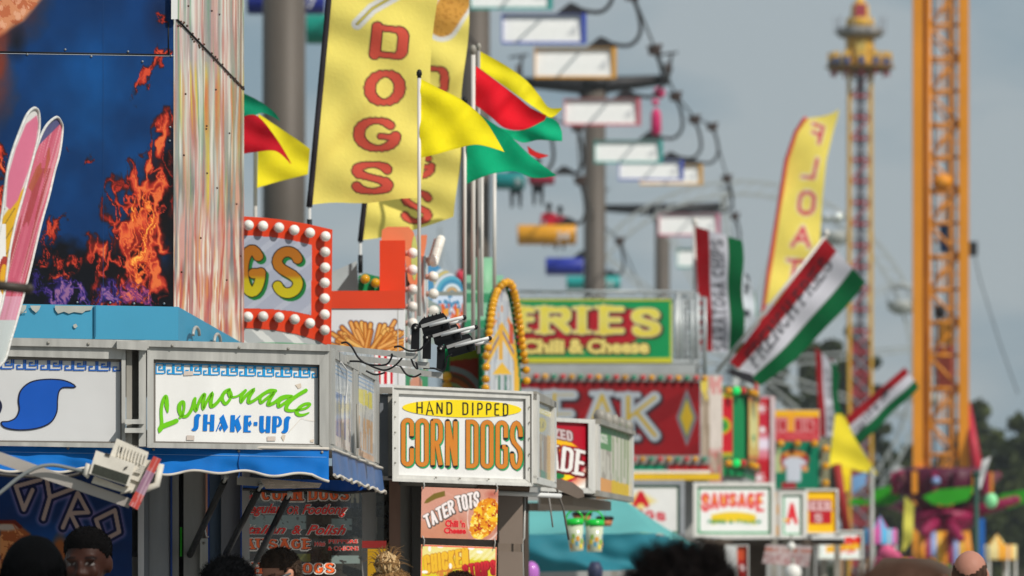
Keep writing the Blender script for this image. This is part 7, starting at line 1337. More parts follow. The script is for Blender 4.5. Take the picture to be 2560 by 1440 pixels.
# ------------------------------------------------------------------ orange lattice tower
OT = 150; ot = thing('lattice_tower', G(2355, OT), 'tall bright orange lattice ride tower on a magenta base', 'ride tower')
ORG = mat('safety_orange', '#de8e20', .45, 0, .1, 1.0); s = OT / F; zt = P(0, -160, OT).z
def oc(dx, dy): return Vector((G(2355, OT).x + dx * s, OT + dy, 0))
cs = [(-62, -.2, .13), (-34, .9, .09), (52, -.3, .13), (28, 1.0, .07)]
for dx, dy, r in cs:
    b = MB(ORG); c0 = oc(dx, dy); b.box((c0.x - r, c0.y - r, 0), (c0.x + r, c0.y + r, zt)); b.build('column', ot)
b = MB(ORG); b.box((oc(-64, 0).x, OT - .1, 0), (oc(-40, 0).x, OT + 1.0, zt), mat('orange_shaded_side', '#b06f18', .5, 0, .1)); b.build('side_panel', ot)  # shaded left face of the tower, shade put into the darker orange
b = MB(ORG); zz = 0; i = 0; A = oc(-36, -.2); B = oc(44, -.2); D = oc(-30, .9); E = oc(28, .9)
while zz < zt:
    for (p, q, r) in ((A, B, .045), (D, E, .035)):
        u = Vector((p.x, p.y, zz)); v = Vector((q.x, q.y, zz)); w_ = Vector((0, 0, .87)); b.tube([u, v], r, None, 6); b.tube([u, v + w_] if i % 2 else [v, u + w_], r * .8, None, 6); b.tube([u.lerp(v, .5), u.lerp(v, .5) + w_ * (1 if i % 2 else 0) + Vector((.01, 0, .0))], r * .6, None, 4)
    zz += .87; i += 1
b.build('bracing', ot)
b = MB(mat('tower_hose', '#6a5a4c', .6, 0, .3, 5)); rq = random.Random(4)
for k in range(7): x_ = rq.uniform(-30, 26); b.tube([oc(x_ + rq.uniform(-3, 3), .3 + .05 * k) + Vector((0, 0, zq)) for zq in np.linspace(0, zt, 14)], rq.uniform(.012, .03), None, 5)
b.build('hose', ot)
b = MB(ORG)
for k in range(int(zt / .87)): p = oc(-36, .3); q = oc(44, .3); p.z = q.z = k * .87 + .43; b.tube([p, q], .025, None, 4)
b.build('rung', ot)
b = MB(ORG); b.tube([oc(-34, -.2), oc(-34, -.2) + Vector((0, 0, zt))], .055, None, 8); b.tube([oc(30, -.2), oc(30, -.2) + Vector((0, 0, zt))], .03, mat('greyish_rail', '#a58a72', .5), 6); b.tube([oc(10, .3), oc(10, .3) + Vector((0, 0, zt))], .02, IRON, 4); b.build('rail', ot)
b = MB(ORG); b.ball(P(2356, 455, OT - .2), .27, None, 12, (1, 1, .8)); b.tube([P(2332, 452, OT - .2), P(2385, 452, OT - .2)], .1, None, 8); b.build('pulley', ot)
b = MB(YM); b.box(tuple(P(2346, 860, OT + .2)), tuple(P(2378, 800, OT + .5)), YM); b.box(tuple(P(2344, 980, OT + .2)), tuple(P(2384, 866, OT + .5)), mat('pinkish_panel', '#d8705a', .5)); b.ball(P(2350, 780, OT), .13, IRON, 8, (1, 1, 1.6)); b.box(tuple(P(2350, 630, OT + .2)), tuple(P(2368, 560, OT + .4)), mat('ring_blue')); b.build('carriage', ot)
b = MB(mat('crimson_leg', '#b8283c', .5)); b.tube([P(2418, 1010, OT), P(2446, 1190, OT - 1)], [.09, .16], None, 8); b.build('brace_leg', ot)
b = MB(mat('orange_leg', '#d8742a', .5)); b.tube([P(2300, 1150, OT), P(2285, 1240, OT - 1)], .14, None, 8); b.build('brace_leg', ot)
# magenta ride round its foot
sr_ = thing('spider_ride', G(2355, 132), 'magenta many armed ride with lime green canopies', 'fairground ride'); MAG = mat('magenta_steel', '#8f1446', .45, 0, .2, 2); PUR = mat('plum_steel', '#54102f', .5, 0, .2); LIMEC = mat('lime_canopy', '#2fa51a', .5, 0, .15, 1.5, trans=.2)
RY = 130; c0 = G(2355, RY); zz = lambda py: P(0, py, RY).z
b = MB(PUR); b.lathe(c0, [(.8, 0), (.45, zz(1400)), (.4, zz(1345)), (.8, zz(1305)), (.9, zz(1285)), (.5, zz(1268))], MAG, 16); b.lathe(c0, [(1.0, zz(1240)), (1.05, zz(1180)), (.85, zz(1170))], PUR, 12); b.build('hub', sr_)
b = MB(ORG)
for k in range(14): a = 2 * math.pi * k / 14; b.box(tuple(c0 + Vector((math.cos(a) * 1.1 - .06, math.sin(a) * 1.1 - .06, zz(1235)))), tuple(c0 + Vector((math.cos(a) * 1.1 + .06, math.sin(a) * 1.1 + .06, zz(1180)))), [ORG, MAG, PUR][k % 3])
b.ball(P(2340, 1202, RY - 1.2), .1, mat('pale_blue_lamp', '#8fa6d8', .4), 8); b.each('panel', sr_)
for k, (x, y, dy) in enumerate(((2250, 1185, -.5), (2492, 1190, 1.5), (2195, 1245, 2.5), (2540, 1250, -1), (2310, 1330, -3), (2400, 1345, -3))):
    b = MB(MAG); a = P(2355 + (x - 2355) * .12, 1295, RY - .2); e = P(x, y, RY + dy); b.tube([a, e], [.17, .11], mat('plum_grey_steel', '#6a3a40', .5, 0, .15) if k < 2 else MAG, 8); b.ball(e, .11, MAG, 8); b.build('arm', sr_)
for q, dz in (([(2160, 1262), (2190, 1222), (2246, 1210), (2268, 1238), (2225, 1264)], 1.0), ([(2306, 1242), (2345, 1224), (2440, 1216), (2420, 1250), (2370, 1264), (2330, 1260)], -1.5), ([(2490, 1262), (2500, 1236), (2575, 1222), (2580, 1250), (2520, 1272)], 0.5), ([(2120, 1262), (2130, 1246), (2160, 1246), (2168, 1262)], 2)):
    b = MB(LIMEC); Pz = Plane((2100, RY + dz), (2600, RY + dz)); b.poly(Pz, q, None, 0, -.25); cx = sum(p[0] for p in q) / len(q); b.build('canopy', sr_)
b = MB(ORG)
for k in range(9): x = 2305 + k * 14; b.lathe(P(x, 1440, RY - 2), [(.1, 0), (.13, .5), (.07, 1.0)], [ORG, MAG, mat('pale_blue_lamp'), YM][k % 4], 8)
b.each('tub', sr_)

# ------------------------------------------------------------------ ferris wheel
FW = 262; fw = thing('ferris_wheel', G(1850, FW), 'pale grey ferris wheel behind the flags and the drop tower', 'ferris wheel'); GWM = mat('hazed_wheel_steel', '#b0b4b2', .5, .1, .1)  # wheel tones drawn toward the sky: distance haze put into the colour
hub = P(1850, 915, FW); RR = 462 * FW / F; b = MB(GWM)
for yy in (-.6, .6):
    for r in (RR, RR * .93): b.tube([hub + Vector((math.cos(a) * r, yy, math.sin(a) * r)) for a in [2 * math.pi * k / 72 for k in range(72)]], .035, None, 5, closed=True)
for k in range(72): a = 2 * math.pi * k / 72; a2 = 2 * math.pi * (k + 1) / 72; b.tube([hub + Vector((math.cos(a) * RR, -.6, math.sin(a) * RR)), hub + Vector((math.cos(a2) * RR * .93, -.6, math.sin(a2) * RR * .93))], .035, None, 4)
b.build('rim', fw); b = MB(GWM); b.lathe(hub, [(.5, -.9), (.5, .9)], None, 16, axis=(0, 1, 0))
for k in range(16):
    a = 2 * math.pi * k / 16 + .1; d = Vector((math.cos(a), 0, math.sin(a))); t_ = Vector((-d.z, 0, d.x)) * .22
    for yy in (-.6, .6): b.tube([hub + Vector((0, yy, 0)) + t_, hub + d * RR * .95 + Vector((0, yy, 0)) + t_ * .4], .035, None, 4); b.tube([hub + Vector((0, yy, 0)) - t_, hub + d * RR * .95 + Vector((0, yy, 0)) - t_ * .4], .035, None, 4)
b.build('spokes', fw)
b = MB(GWM)
for sx in (-1, 1):
    for yy in (-1.1, 1.1): b.tube([hub + Vector((0, yy, 0)), Vector((hub.x + sx * 4, FW + yy * 1.6, 0))], .16, None, 6)
b.build('support_leg', fw)
for k in range(12):
    a = 2 * math.pi * k / 12 + .5
    if math.cos(a) < .4 and math.sin(a) > -.6: continue      # nothing of these shows in the photo
    p = hub + Vector((math.cos(a) * RR, 0, math.sin(a) * RR)); b = MB(mat('hazed_gondola', '#b5b6b0', .5, 0, .15)); b.lathe(p - Vector((0, 0, 1.7)), [(.3, 0), (.65, .2), (.7, .55), (.66, .6)], None, 14); b.lathe(p - Vector((0, 0, .5)), [(.7, 0), (.45, .15), (.05, .3)], mat('hazed_gondola_canopy', '#a7aaa8', .5), 14)  # gondola colours also paled to carry the haze
    for t_ in (-.7, .7): b.tube([p + Vector((t_, 0, -.45)), p + Vector((t_ * .98, 0, -1.3))], .03, GWM, 4)
    b.tube([p, p - Vector((0, 0, .2))], .05, GWM, 4); b.build('gondola', fw)
b = MB(mat('mirror_ball', '#f5f5f5', .08, .9, 0)); 
for x in (2062, 2092): b.ball(P(x, 543, 255), .25, None, 12)
b.build('glint_ball', None, 'pair of mirror bright lamps right of the float banner', 'lamp')  # no lamps here: mirror balls added to give a gondola's bright glint
b = MB(IRON); b.tube([P(2428, 615, 200), P(2436, 640, 200), P(2450, 700, 200), P(2500, 860, 200), P(2545, 985, 200)], .02, None, 5); b.box(tuple(P(2424, 638, 200)), tuple(P(2444, 604, 200) + Vector((0, .5, 0)))); b.build('guy_cable', None, 'thin dark cable slanting down right of the orange tower', 'cable')
b = MB(mat('faint_mast_grey', '#8f979b', .6)); b.tube([P(1102, 565, 170), G(1102, 170)], .06, None, 6); b.tube([P(1103, 612, 170), P(1140, 700, 170)], .02, None, 4); b.box(tuple(P(1096, 625, 170)), tuple(P(1108, 600, 170) + Vector((0, .3, 0)))); b.build('mast', None, 'faint grey mast with a stay behind the bulb signs', 'mast')
b = MB(mat('pinkish_toy', '#d02a6a', .5, 0, .3)); b.lathe(P(1640, 338, 150), [(.08, 0), (.14, .1), (.13, .55), (.06, .7)], None, 10); b.ball(P(1648, 232, 150), .16, None, 10); b.tube([P(1636, 262, 150), P(1640, 250, 150)], .1, None, 8); b.build('hanging_toy', None, 'pink plush toy strung under the skyride crossarm', 'toy')
b = MB(mat('red_far_toy', '#c8344a', .5)); b.ball(P(1150, 690, 60), .05, None, 8, (1, 1, 1.4)); b.build('balloon', None, 'small red balloon near the second pylon foot', 'balloon')

# ------------------------------------------------------------------ trees
LEAF = []
def leafmat(i, c):
    m = mat('leaf_%s' % i, c, .8, 0, .35, .9, trans=.25); return m
LM = [leafmat('dark', (.040, .054, .012)), leafmat('mid', (.058, .078, .018)), leafmat('light', (.088, .108, .028))]; BARK = mat('tree_bark', '#4a4036', .9, 0, .3, 3)
def tree(label, px, py_top, wpx, Y, seed, nb=60, gr='trees beyond the fairground'):
    rr = random.Random(seed); s = Y / F; c0 = G(px, Y); H = P(0, py_top, Y).z; Rw = wpx * s / 2; th = thing('broadleaf_tree', c0, label, 'tree', gr)
    b = MB(BARK); top = c0 + Vector((rr.uniform(-.4, .4), 0, H * .8)); b.tube([c0, c0.lerp(top, .4) + Vector((.2, .1, 0)), top], [.38, .26, .06], None, 8)
    for k in range(7): a = rr.uniform(0, 6.28); st = c0.lerp(top, rr.uniform(.25, .7)); b.tube([st, st + Vector((math.cos(a) * Rw * .6, math.sin(a) * Rw * .6, H * rr.uniform(.1, .25)))], [.12, .03], None, 5)
    b.build('trunk', th)
    b = MB(LM[0]); cl_ = []
    for k in range(int(nb * 1.5)):
        while True:
            u = Vector((rr.uniform(-1, 1), rr.uniform(-1, 1), rr.uniform(-1, 1)))
            if .25 < u.length < 1: break
        p = c0 + Vector((u.x * Rw, u.y * Rw, H * .60 + u.z * H * .38)); p.z = min(p.z, H * (1 - .12 * abs(u.x)) - rr.uniform(0, .5)); cl_.append(p)
    vs = []; fs = {0: [], 1: [], 2: []}; n = 0
    for p in cl_:
        rc = rr.uniform(.7, 1.3) * Rw * .24; mi = rr.choice((0, 0, 1, 1, 2))
        for _ in range(64):
            d = Vector((rr.gauss(0, 1), rr.gauss(0, 1), rr.gauss(0, 1))); d.normalize(); q = p + d * rc * rr.uniform(.4, 1.05); t1 = Vector((rr.gauss(0, 1), rr.gauss(0, 1), rr.gauss(0, 1))).normalized() * rr.uniform(.2, .42); t2 = t1.cross(Vector((rr.gauss(0, 1), rr.gauss(0, 1), rr.gauss(0, 1)))).normalized() * rr.uniform(.14, .28)
            vs += [q - t1, q + t2, q + t1, q - t2]; fs[mi].append((n, n + 1, n + 2, n + 3)); n += 4
    base = len(b.v); b.v.extend(vs)
    for k in fs:
        i_ = b._i(LM[k])
        for f_ in fs[k]: b.f.append([base + q for q in f_]); b.mi.append(i_); b.sm.append(False)
    b.build('crown', th)
for a in (('olive tree behind the french fries flag', 2112, 782, 150, 300, 1, 50), ('low tree between the striped flags and the drop tower', 2030, 838, 130, 305, 2, 46), ('narrow tree peeping right of the drop tower mast', 2188, 862, 60, 300, 3, 24), ('pale low tree left of the french fries flag foot', 1945, 880, 110, 320, 4, 36), ('dark tree right of the drop tower foot', 2215, 1090, 110, 280, 5, 44), ('dark tree immediately left of the orange tower', 2275, 1065, 90, 285, 6, 40), ('large tree immediately right of the orange tower', 2455, 985, 130, 290, 7, 64), ('dark rightmost tree cut by the frame edge', 2545, 1035, 110, 280, 8, 54), ('tree filling the gap low behind the magenta ride', 2380, 1100, 170, 300, 9, 56), ('low dark tree behind the lime canopies', 2490, 1105, 150, 275, 10, 56), ('small far tree behind the sausage sign stands', 2150, 1110, 130, 310, 11, 44), ('distant low tree behind the green tower', 1985, 960, 120, 330, 12, 40)):
    tree(*a)
hd = Canvas(1900, 1150, 2760, 1480, 14, '#3c4a2a'); 
b = MB(LM[0]); rr = random.Random(9)
for k in range(9000):
    p = Vector((rr.uniform(5, 48), rr.uniform(330, 350), 0)); p.z = abs(rr.gauss(0, 2.2)) + .2; t1 = Vector((rr.gauss(0, 1), rr.gauss(0, 1), rr.gauss(0, 1))).normalized() * .5; t2 = t1.cross(Vector((0.3, 1, .2))).normalized() * .4; b.add([p - t1, p + t2, p + t1, p - t2], [(0, 1, 2, 3)], LM[k % 3])
b.build('undergrowth', kind='stuff')

# ------------------------------------------------------------------ small stalls and colours at the foot of the rides
def stall(label, px, Y, w, py_e, py_t, c1, c2, ccount=8, body='#8a7f72'):
    s = Y / F; c0 = G(px, Y); ze = P(0, py_e, Y).z; zt = P(0, py_t, Y).z; r = w * s / 2; th = thing('round_stall', c0, label, 'stall', 'small stalls below the rides'); ms = [mat('canvas_' + c1[1:], c1, .7, 0, .12, 2, trans=.2), mat('canvas_' + c2[1:], c2, .7, 0, .12, 2, trans=.2)]
    b = MB(ms[0]); n = 16
    for k in range(n):
        a0, a1 = 2 * math.pi * k / n, 2 * math.pi * (k + 1) / n; p0 = c0 + Vector((math.cos(a0) * r, math.sin(a0) * r, ze)); p1 = c0 + Vector((math.cos(a1) * r, math.sin(a1) * r, ze)); tp = c0 + Vector((0, 0, zt)); m0 = p0.lerp(tp, .5) - Vector((0, 0, .12)); m1 = p1.lerp(tp, .5) - Vector((0, 0, .12)); b.add([p0, p1, m1, m0, tp, p0 - Vector((0, 0, .25)), p1 - Vector((0, 0, .25))], [(0, 1, 2, 3), (3, 2, 4), (5, 6, 1, 0)], ms[(k // 2) % 2], True)
    b.build('canopy', th); b = MB(mat('stall_' + body[1:], body, .6, 0, .3, 3)); b.lathe(c0, [(r * .8, 0), (r * .8, 1.0), (r * .7, 1.02)], None, 12); b.build('counter', th); b = MB(STEEL)
    for k in range(6): a = 2 * math.pi * k / 6; p = c0 + Vector((math.cos(a) * r * .92, math.sin(a) * r * .92, 0)); b.tube([p, p + Vector((0, 0, ze))], .03, None, 6)
    b.build('post', th)
stall('sky blue and pink canopy stall below the pennants', 2200, 92, 84, 1322, 1288, '#5fb4e0', '#d862a8'); stall('orange and yellow canopy stall near the frame edge', 2492, 96, 100, 1362, 1334, '#e8a22c', '#f0dc9a', body='#d8d4cc')
stall('ochre and pink canopy stall under the yellow flag', 2225, 110, 120, 1396, 1372, '#cf8a1e', '#c84a7a', body='#7a5a3a'); stall('orange brown canopy stall under the magenta ride', 2330, 104, 96, 1410, 1390, '#c8641c', '#3a7a2a', body='#2f7a2a')
b = MB(mat('bottle_green_post', '#24463c', .5, 0, .1)); b.tube([P(2441, 1190, 70), G(2441, 70)], .035, None, 8); b.ball(P(2441, 1186, 70), .05, None, 8); b.build('lamp_post', None, 'dark green post standing in front of the ride', 'post')
flag('pale white feather flag beside the dark green post', [(2455, 1150), (2478, 1140)], [(2440, 1225), (2452, 1222)], '#d8d8d8', 72, .1, .05, .05, 8, 12, None)
b = MB(mat('mint_balloon', '#8fe0a0', .4, 0, .05)); b.ball(P(2478, 1252, 76), .09, None, 12, (1, 1, 1.2)); b.build('balloon', None, 'mint green balloon right of the dark green post', 'balloon')
b = MB(mat('blue_panel', '#1f62b0', .5)); b.bp(Plane((2440, 90), (2480, 90)), 2448, 1296, 2462, 1500, -.3, 0); b.build('banner_panel', None, 'narrow blue panel low beside the dark green post', 'panel')
b = MB(mat('pink_plush', '#d85a86', .7, 0, .2)); b.ball(P(2218, 1385, 84), .14, None, 10); b.ball(P(2236, 1398, 84), .12, None, 10); b.ball(P(2205, 1402, 84), .1, None, 8); b.build('plush_toy', None, 'pink plush prizes hanging under the ochre stall roof', 'toy')
b = MB(mat('grey_brown_awning', '#6e6258', .7, 0, .2)); b.quadbox(Plane((2200, 60), (2330, 60)), [(2175, 1440), (2420, 1440), (2330, 1400), (2210, 1398)], -1, 0); b.build('awning', None, 'dusky brown awning top behind the nearest head', 'awning')
# ------------------------------------------------------------------ people
def skinm(c): return mat('skin_' + c[1:], c, .5, 0, .10, 14)
def body_mesh(H, sit=False, yaw=0.0, pitch=0.0, turn=0.0, roll=0.0, voxel=.012, lean=0.0, hsc=1.0):
    """one continuous figure facing -Y, feet at z = 0 (standing)"""
    hs = H / 7.6 * hsc; V = []; E = []; Rr = []
    def j(p, r, par=None): V.append(p); Rr.append(r); (E.append((par, len(V) - 1)) if par is not None else None); return len(V) - 1
    ph = .52 * H if not sit else .25 * H
    pel = j((0, 0, ph), .105); sp = j((0, .0, ph + .10 * H), .105, pel); ch = j((0, .01 - lean * .3, ph + .22 * H), .125, sp); up = j((0, .01 - lean * .5, ph + .285 * H), .10, ch); nk = j((0, .005 - lean * .6, ph + .325 * H), .052, up); hd = j((0, -.005 - lean * .7, ph + .36 * H), .05, nk)
    for s_ in (-1, 1):
        sh = j((s_ * .10 * H, .01 - lean * .5, ph + .295 * H), .058, up); el = j((s_ * .125 * H, .02 - lean * .3, ph + .12 * H), .043, sh)
        wr = j((s_ * .12 * H, -.09, ph - .02 * H) if not sit else (s_ * .09 * H, -.22, ph + .06 * H), .028, el); pm = j((s_ * .118 * H, -.12, ph - .065 * H) if not sit else (s_ * .08 * H, -.29, ph + .05 * H), .034, wr)
        for k in range(4): f1 = j((s_ * (.118 - .004 * k) * H, -.10 - .016 * k, ph - (.10 + .004 * (k % 2)) * H) if not sit else (s_ * (.09 - .012 * k) * H, -.34, ph + .045 * H), .009, pm)
        j((s_ * .10 * H, -.15, ph - .078 * H) if not sit else (s_ * .06 * H, -.30, ph + .06 * H), .010, pm)
        hp = j((s_ * .05 * H, 0, ph - .02 * H), .088, pel)
        if sit: kn = j((s_ * .06 * H, -.24 * H, ph + .005 * H), .062, hp); an = j((s_ * .062 * H, -.26 * H, ph - .23 * H), .04, kn); j((s_ * .065 * H, -.34 * H, ph - .25 * H), .035, an)
        else: kn = j((s_ * .055 * H, -.01, .28 * H), .06, hp); an = j((s_ * .058 * H, .02, .045 * H), .038, kn); j((s_ * .065 * H, -.12, .025 * H), .034, an)
    me = bpy.data.meshes.new('b'); me.from_pydata(V, E, []); o = bpy.data.objects.new('b', me); COL.objects.link(o); md = o.modifiers.new('s', 'SKIN'); sk = me.skin_vertices[0].data
    for i, r in enumerate(Rr): sk[i].radius = (r * H / 1.75, r * H / 1.75)
    sk[0].use_root = True; sb_ = o.modifiers.new('u', 'SUBSURF'); sb_.levels = 1
    dg = bpy.context.evaluated_depsgraph_get(); dg.update(); bm = bmesh.new(); bm.from_mesh(bpy.data.meshes.new_from_object(o.evaluated_get(dg))); bpy.data.objects.remove(o)
    # head in its own frame, then turned and set on the neck
    hw, hd_, hh = hs * .335, hs * .42, hs * .52; hc = Vector((0, -.012 - lean * .75, ph + .36 * H + hh * .84)); M = Matrix.Translation(hc) @ Matrix.Rotation(turn, 4, 'Z') @ Matrix.Rotation(roll, 4, 'Y') @ Matrix.Rotation(pitch, 4, 'X')
    def ell(c, r, seg=20, rot=None):
        ret = bmesh.ops.create_uvsphere(bm, u_segments=seg, v_segments=seg // 2 + 2, radius=1.0)
        T = M @ Matrix.Translation(Vector(c)) @ (rot or Matrix.Identity(4)) @ Matrix.Diagonal((*r, 1)); bmesh.ops.transform(bm, matrix=T, verts=ret['verts']); return ret['verts']
    ell((0, hd_ * .10, hh * .22), (hw, hd_ * .92, hh * .78), 28); ell((0, -hd_ * .28, -hh * .18), (hw * .80, hd_ * .62, hh * .74), 24); ell((0, -hd_ * .55, -hh * .66), (hw * .42, hd_ * .30, hh * .24), 16)
    for s_ in (-1, 1):
        ell((s_ * hw * .48, -hd_ * .66, -hh * .18), (hw * .34, hd_ * .22, hh * .24), 12); ell((s_ * hw * 1.02, hd_ * .06, -hh * .05), (hw * .10, hd_ * .17, hh * .25), 14, Matrix.Rotation(s_ * .35, 4, 'Z')); ell((s_ * hw * 1.10, hd_ * .12, hh * .0), (hw * .06, hd_ * .16, hh * .22), 12)
        ell((s_ * hw * .42, -hd_ * .80, hh * .20), (hw * .36, hd_ * .12, hh * .07), 12); ell((s_ * hw * .2, -hd_ * .93, -hh * .27), (hw * .14, hd_ * .09, hh * .08), 10)
    ell((0, -hd_ * .90, -hh * .02), (hw * .13, hd_ * .14, hh * .26), 12, Matrix.Rotation(-.28, 4, 'X')); ell((0, -hd_ * 1.0, -hh * .24), (hw * .19, hd_ * .13, hh * .10), 12)
    ell((0, -hd_ * .84, -hh * .46), (hw * .34, hd_ * .12, hh * .055), 12); ell((0, -hd_ * .82, -hh * .54), (hw * .28, hd_ * .12, hh * .055), 12)
    m2 = bpy.data.meshes.new('b2'); bm.to_mesh(m2); bm.free(); o = bpy.data.objects.new('b2', m2); COL.objects.link(o); rm = o.modifiers.new('r', 'REMESH'); rm.mode = 'VOXEL'; rm.voxel_size = voxel; sm = o.modifiers.new('m', 'SMOOTH'); sm.iterations = 2; sm.factor = .5
    dg = bpy.context.evaluated_depsgraph_get(); dg.update(); res = bpy.data.meshes.new_from_object(o.evaluated_get(dg)); bpy.data.objects.remove(o)
    vs = [v.co.copy() for v in res.vertices]; ns = [v.normal.copy() for v in res.vertices]; fs = [tuple(p.vertices) for p in res.polygons]; bpy.data.meshes.remove(res)
    return vs, ns, fs, M, (hw, hd_, hh), ph
def person(label, px, py_top, Y, skin, shirt, trousers, hair, yaw=0.0, pitch=0.0, turn=0.0, roll=0.0, sit=False, voxel=.014, hstyle='short', glasses=False, lean=0.0, z0=None, seed=1, group=None, hthick=.016, hsc=1.0):
    rr = random.Random(seed); base = G(px, Y); ztop = P(px, py_top, Y).z; H = 1.72
    if not sit: H = (ztop - .012) / 1.012
    elif z0 is not None: base.z = z0
    vs, ns, fs, M, (hw, hd_, hh), ph = body_mesh(H, sit, 0, pitch, turn, roll, voxel, lean, hsc); Rz = Matrix.Rotation(yaw, 4, 'Z'); Mi = M.inverted()
    hx_ = (M.translation.x, M.translation.y); hm = Rz @ M.translation; base = Vector((base.x - hm.x, base.y - hm.y, base.z)); top = max(v.z for v in vs); 
    if not sit: sc_ = (ztop - (hthick if hstyle != 'bald' else 0)) / top
    else: sc_ = 1
    th = thing('person', base, label, 'person', group); tf = lambda v: base + (Rz @ v) * sc_
    loc = [Mi @ v for v in vs]; inhead = [q.z > -hh * 1.0 and abs(q.x) < hw * 1.5 and v.z > ph + .30 * H for q, v in zip(loc, vs)]
    # the body, one mesh, skin with printed-in lips, brows and eyes as real colour differences
    me = bpy.data.meshes.new('body'); me.from_pydata([tuple(tf(v) - base) for v in vs], [], fs); sk = np.array(lin(hx(skin))); cols = np.ones((len(vs), 4), np.float32); cols[:, :3] = sk
    for i, q in enumerate(loc):
        if not inhead[i] or q.y > -hd_ * .45: continue
        x, z = abs(q.x) / hw, q.z / hh
        if abs(x - .42) < .22 and abs(z - .04) < .06: cols[i, :3] = sk * .35 if (x - .42) ** 2 + ((z - .04) * 1.2) ** 2 < .007 else (np.array((.16, .14, .13)) if (abs(x - .42) < .17 and abs(z - .04) < .035) else sk * .6)
        if abs(x - .44) < .26 and abs(z - .22) < .045: cols[i, :3] = sk * .25
        if x < .34 and abs(z + .50) < .08: cols[i, :3] = sk * (.75, .5, .5)
    at = me.color_attributes.new('Col', 'FLOAT_COLOR', 'POINT'); at.data.foreach_set('color', cols.ravel()); me.materials.append(vmat('skin', .52, bump=.05, bscale=90)); me.polygons.foreach_set('use_smooth', [True] * len(fs)); bo = bpy.data.objects.new('body', me); COL.objects.link(bo); bo.parent = th
    def shell(name, sel, thick, m, par, wav=0.0):
        idx = {}; V = []; FF = []
        for f in fs:
            if all(sel(i) for i in f):
                for i in f:
                    if i not in idx: idx[i] = len(V); t_ = thick(i) if callable(thick) else thick; V.append(tf(vs[i] + ns[i] * (t_ + wav * math.sin(vs[i].z * 60 + vs[i].x * 40) * .5)))
                FF.append(tuple(idx[i] for i in f))
        if not V: return None, [], []
        b = MB(m); b.add(V, FF, m, True); return b.build(name, par), V, FF
    zc = ph + .31 * H
    shell('shirt', lambda i: ph - .03 * H < vs[i].z < zc and not (abs(vs[i].x) > .13 * H and vs[i].z < ph + .13 * H) and not inhead[i] and (vs[i].z > ph + .02 * H or abs(vs[i].x) < .1 * H or sit), .012, mat('cloth_' + shirt[1:], shirt, .85, 0, .15, 9, .3), th, .006)
    shell('trousers', lambda i: vs[i].z < ph + .01 * H and (vs[i].z > .07 * H or sit) and (abs(vs[i].x) < .105 * H), .010, mat('cloth_' + trousers[1:], trousers, .85, 0, .15, 9, .3), th)
    shell('shoes', lambda i: (vs[i].z < .075 * H if not sit else vs[i].z < ph - .22 * H), .008, mat('shoe_dark', '#2a2626', .6), th)
    hm_ = mat('hair_' + hair[1:], hair, .85, 0, .35, 40, .6, stretch=(1, 1, .3), spec=.05) if hair else None
    if hstyle == 'bald':
        hsel = lambda i: inhead[i] and loc[i].y > -hd_ * .05 and loc[i].z < hh * (.12 + .55 * min(1.2, abs(loc[i].x) / hw) ** 2) and loc[i].z > -hh * .45 and abs(loc[i].x) < hw * 1.03
        o, V, FF = shell('hair', hsel, .003, hm_, th)
    else:
        hl = lambda q: (q.z > hh * .46 if q.y < -hd_ * .5 else q.z > hh * (.46 - .75 * min(1, (q.y + hd_ * .5) / (hd_ * .9))))
        hsel = lambda i: inhead[i] and hl(loc[i]) and abs(loc[i].x) < hw * 1.04
        edge = lambda q: q.z / hh - (.46 if q.y < -hd_ * .5 else (.46 - .75 * min(1, (q.y + hd_ * .5) / (hd_ * .9))))
        fade = lambda i: hthick * min(1, max(.08, edge(loc[i]) * 3.2)) * min(1, max(.12, (loc[i].z / hh - .15) * 2.2)) * (1 + .06 * math.sin(loc[i].x * 150) * math.sin(loc[i].y * 130 + loc[i].z * 90))
        o, V, FF = shell('hair', hsel, fade if hstyle == 'fade' else (lambda i: hthick * (1 + (.3 if hstyle == 'curly' else .08) * math.sin(loc[i].x * 120 + loc[i].z * 60) * math.sin(loc[i].y * 110))), hm_, th)
        C_ = tf(M.translation); n_ = {'short': 2600, 'fade': 2600, 'long': 1800, 'bun': 2200, 'afro': 2600, 'curly': 3000}[hstyle]; b = MB(hm_)
        if V:
            for k in range(n_):
                f = rr.choice(FF); p = V[f[0]].lerp(V[f[2]], rr.random()); nrm = (p - C_).normalized(); 
                if hstyle in ('short', 'bun'): d = (nrm * .35 + Vector((rr.gauss(0, .25), rr.gauss(0, .25) + .4, rr.gauss(0, .2) + .05))).normalized(); l = rr.uniform(.007, .018)
                elif hstyle == 'curly': d = (nrm + Vector((rr.gauss(0, .6), rr.gauss(0, .6), rr.gauss(0, .6)))).normalized(); l = rr.uniform(.01, .028)
                elif hstyle == 'fade': d = (nrm + Vector((rr.gauss(0, .5), rr.gauss(0, .5), rr.gauss(0, .5)))).normalized(); l = rr.uniform(.003, .008)
                elif hstyle == 'long': d = Vector((rr.gauss(0, .1), rr.gauss(0, .1), -1)).normalized() + nrm * .1; l = rr.uniform(.03, .09)
                else: d = (nrm + Vector((rr.gauss(0, .5), rr.gauss(0, .5), rr.gauss(0, .5)))).normalized(); l = rr.uniform(.02, .06)
                sd = d.cross(Vector((rr.gauss(0, 1), rr.gauss(0, 1), rr.gauss(0, 1)))).normalized() * (.0012 if hstyle != 'afro' else .002); md_ = p + d * l * .6 + nrm * .002; b.add([p - sd, p + sd, md_ + sd * .7, p + d * l + nrm * -.002, md_ - sd * .7], [(0, 1, 2, 3, 4)], hm_)
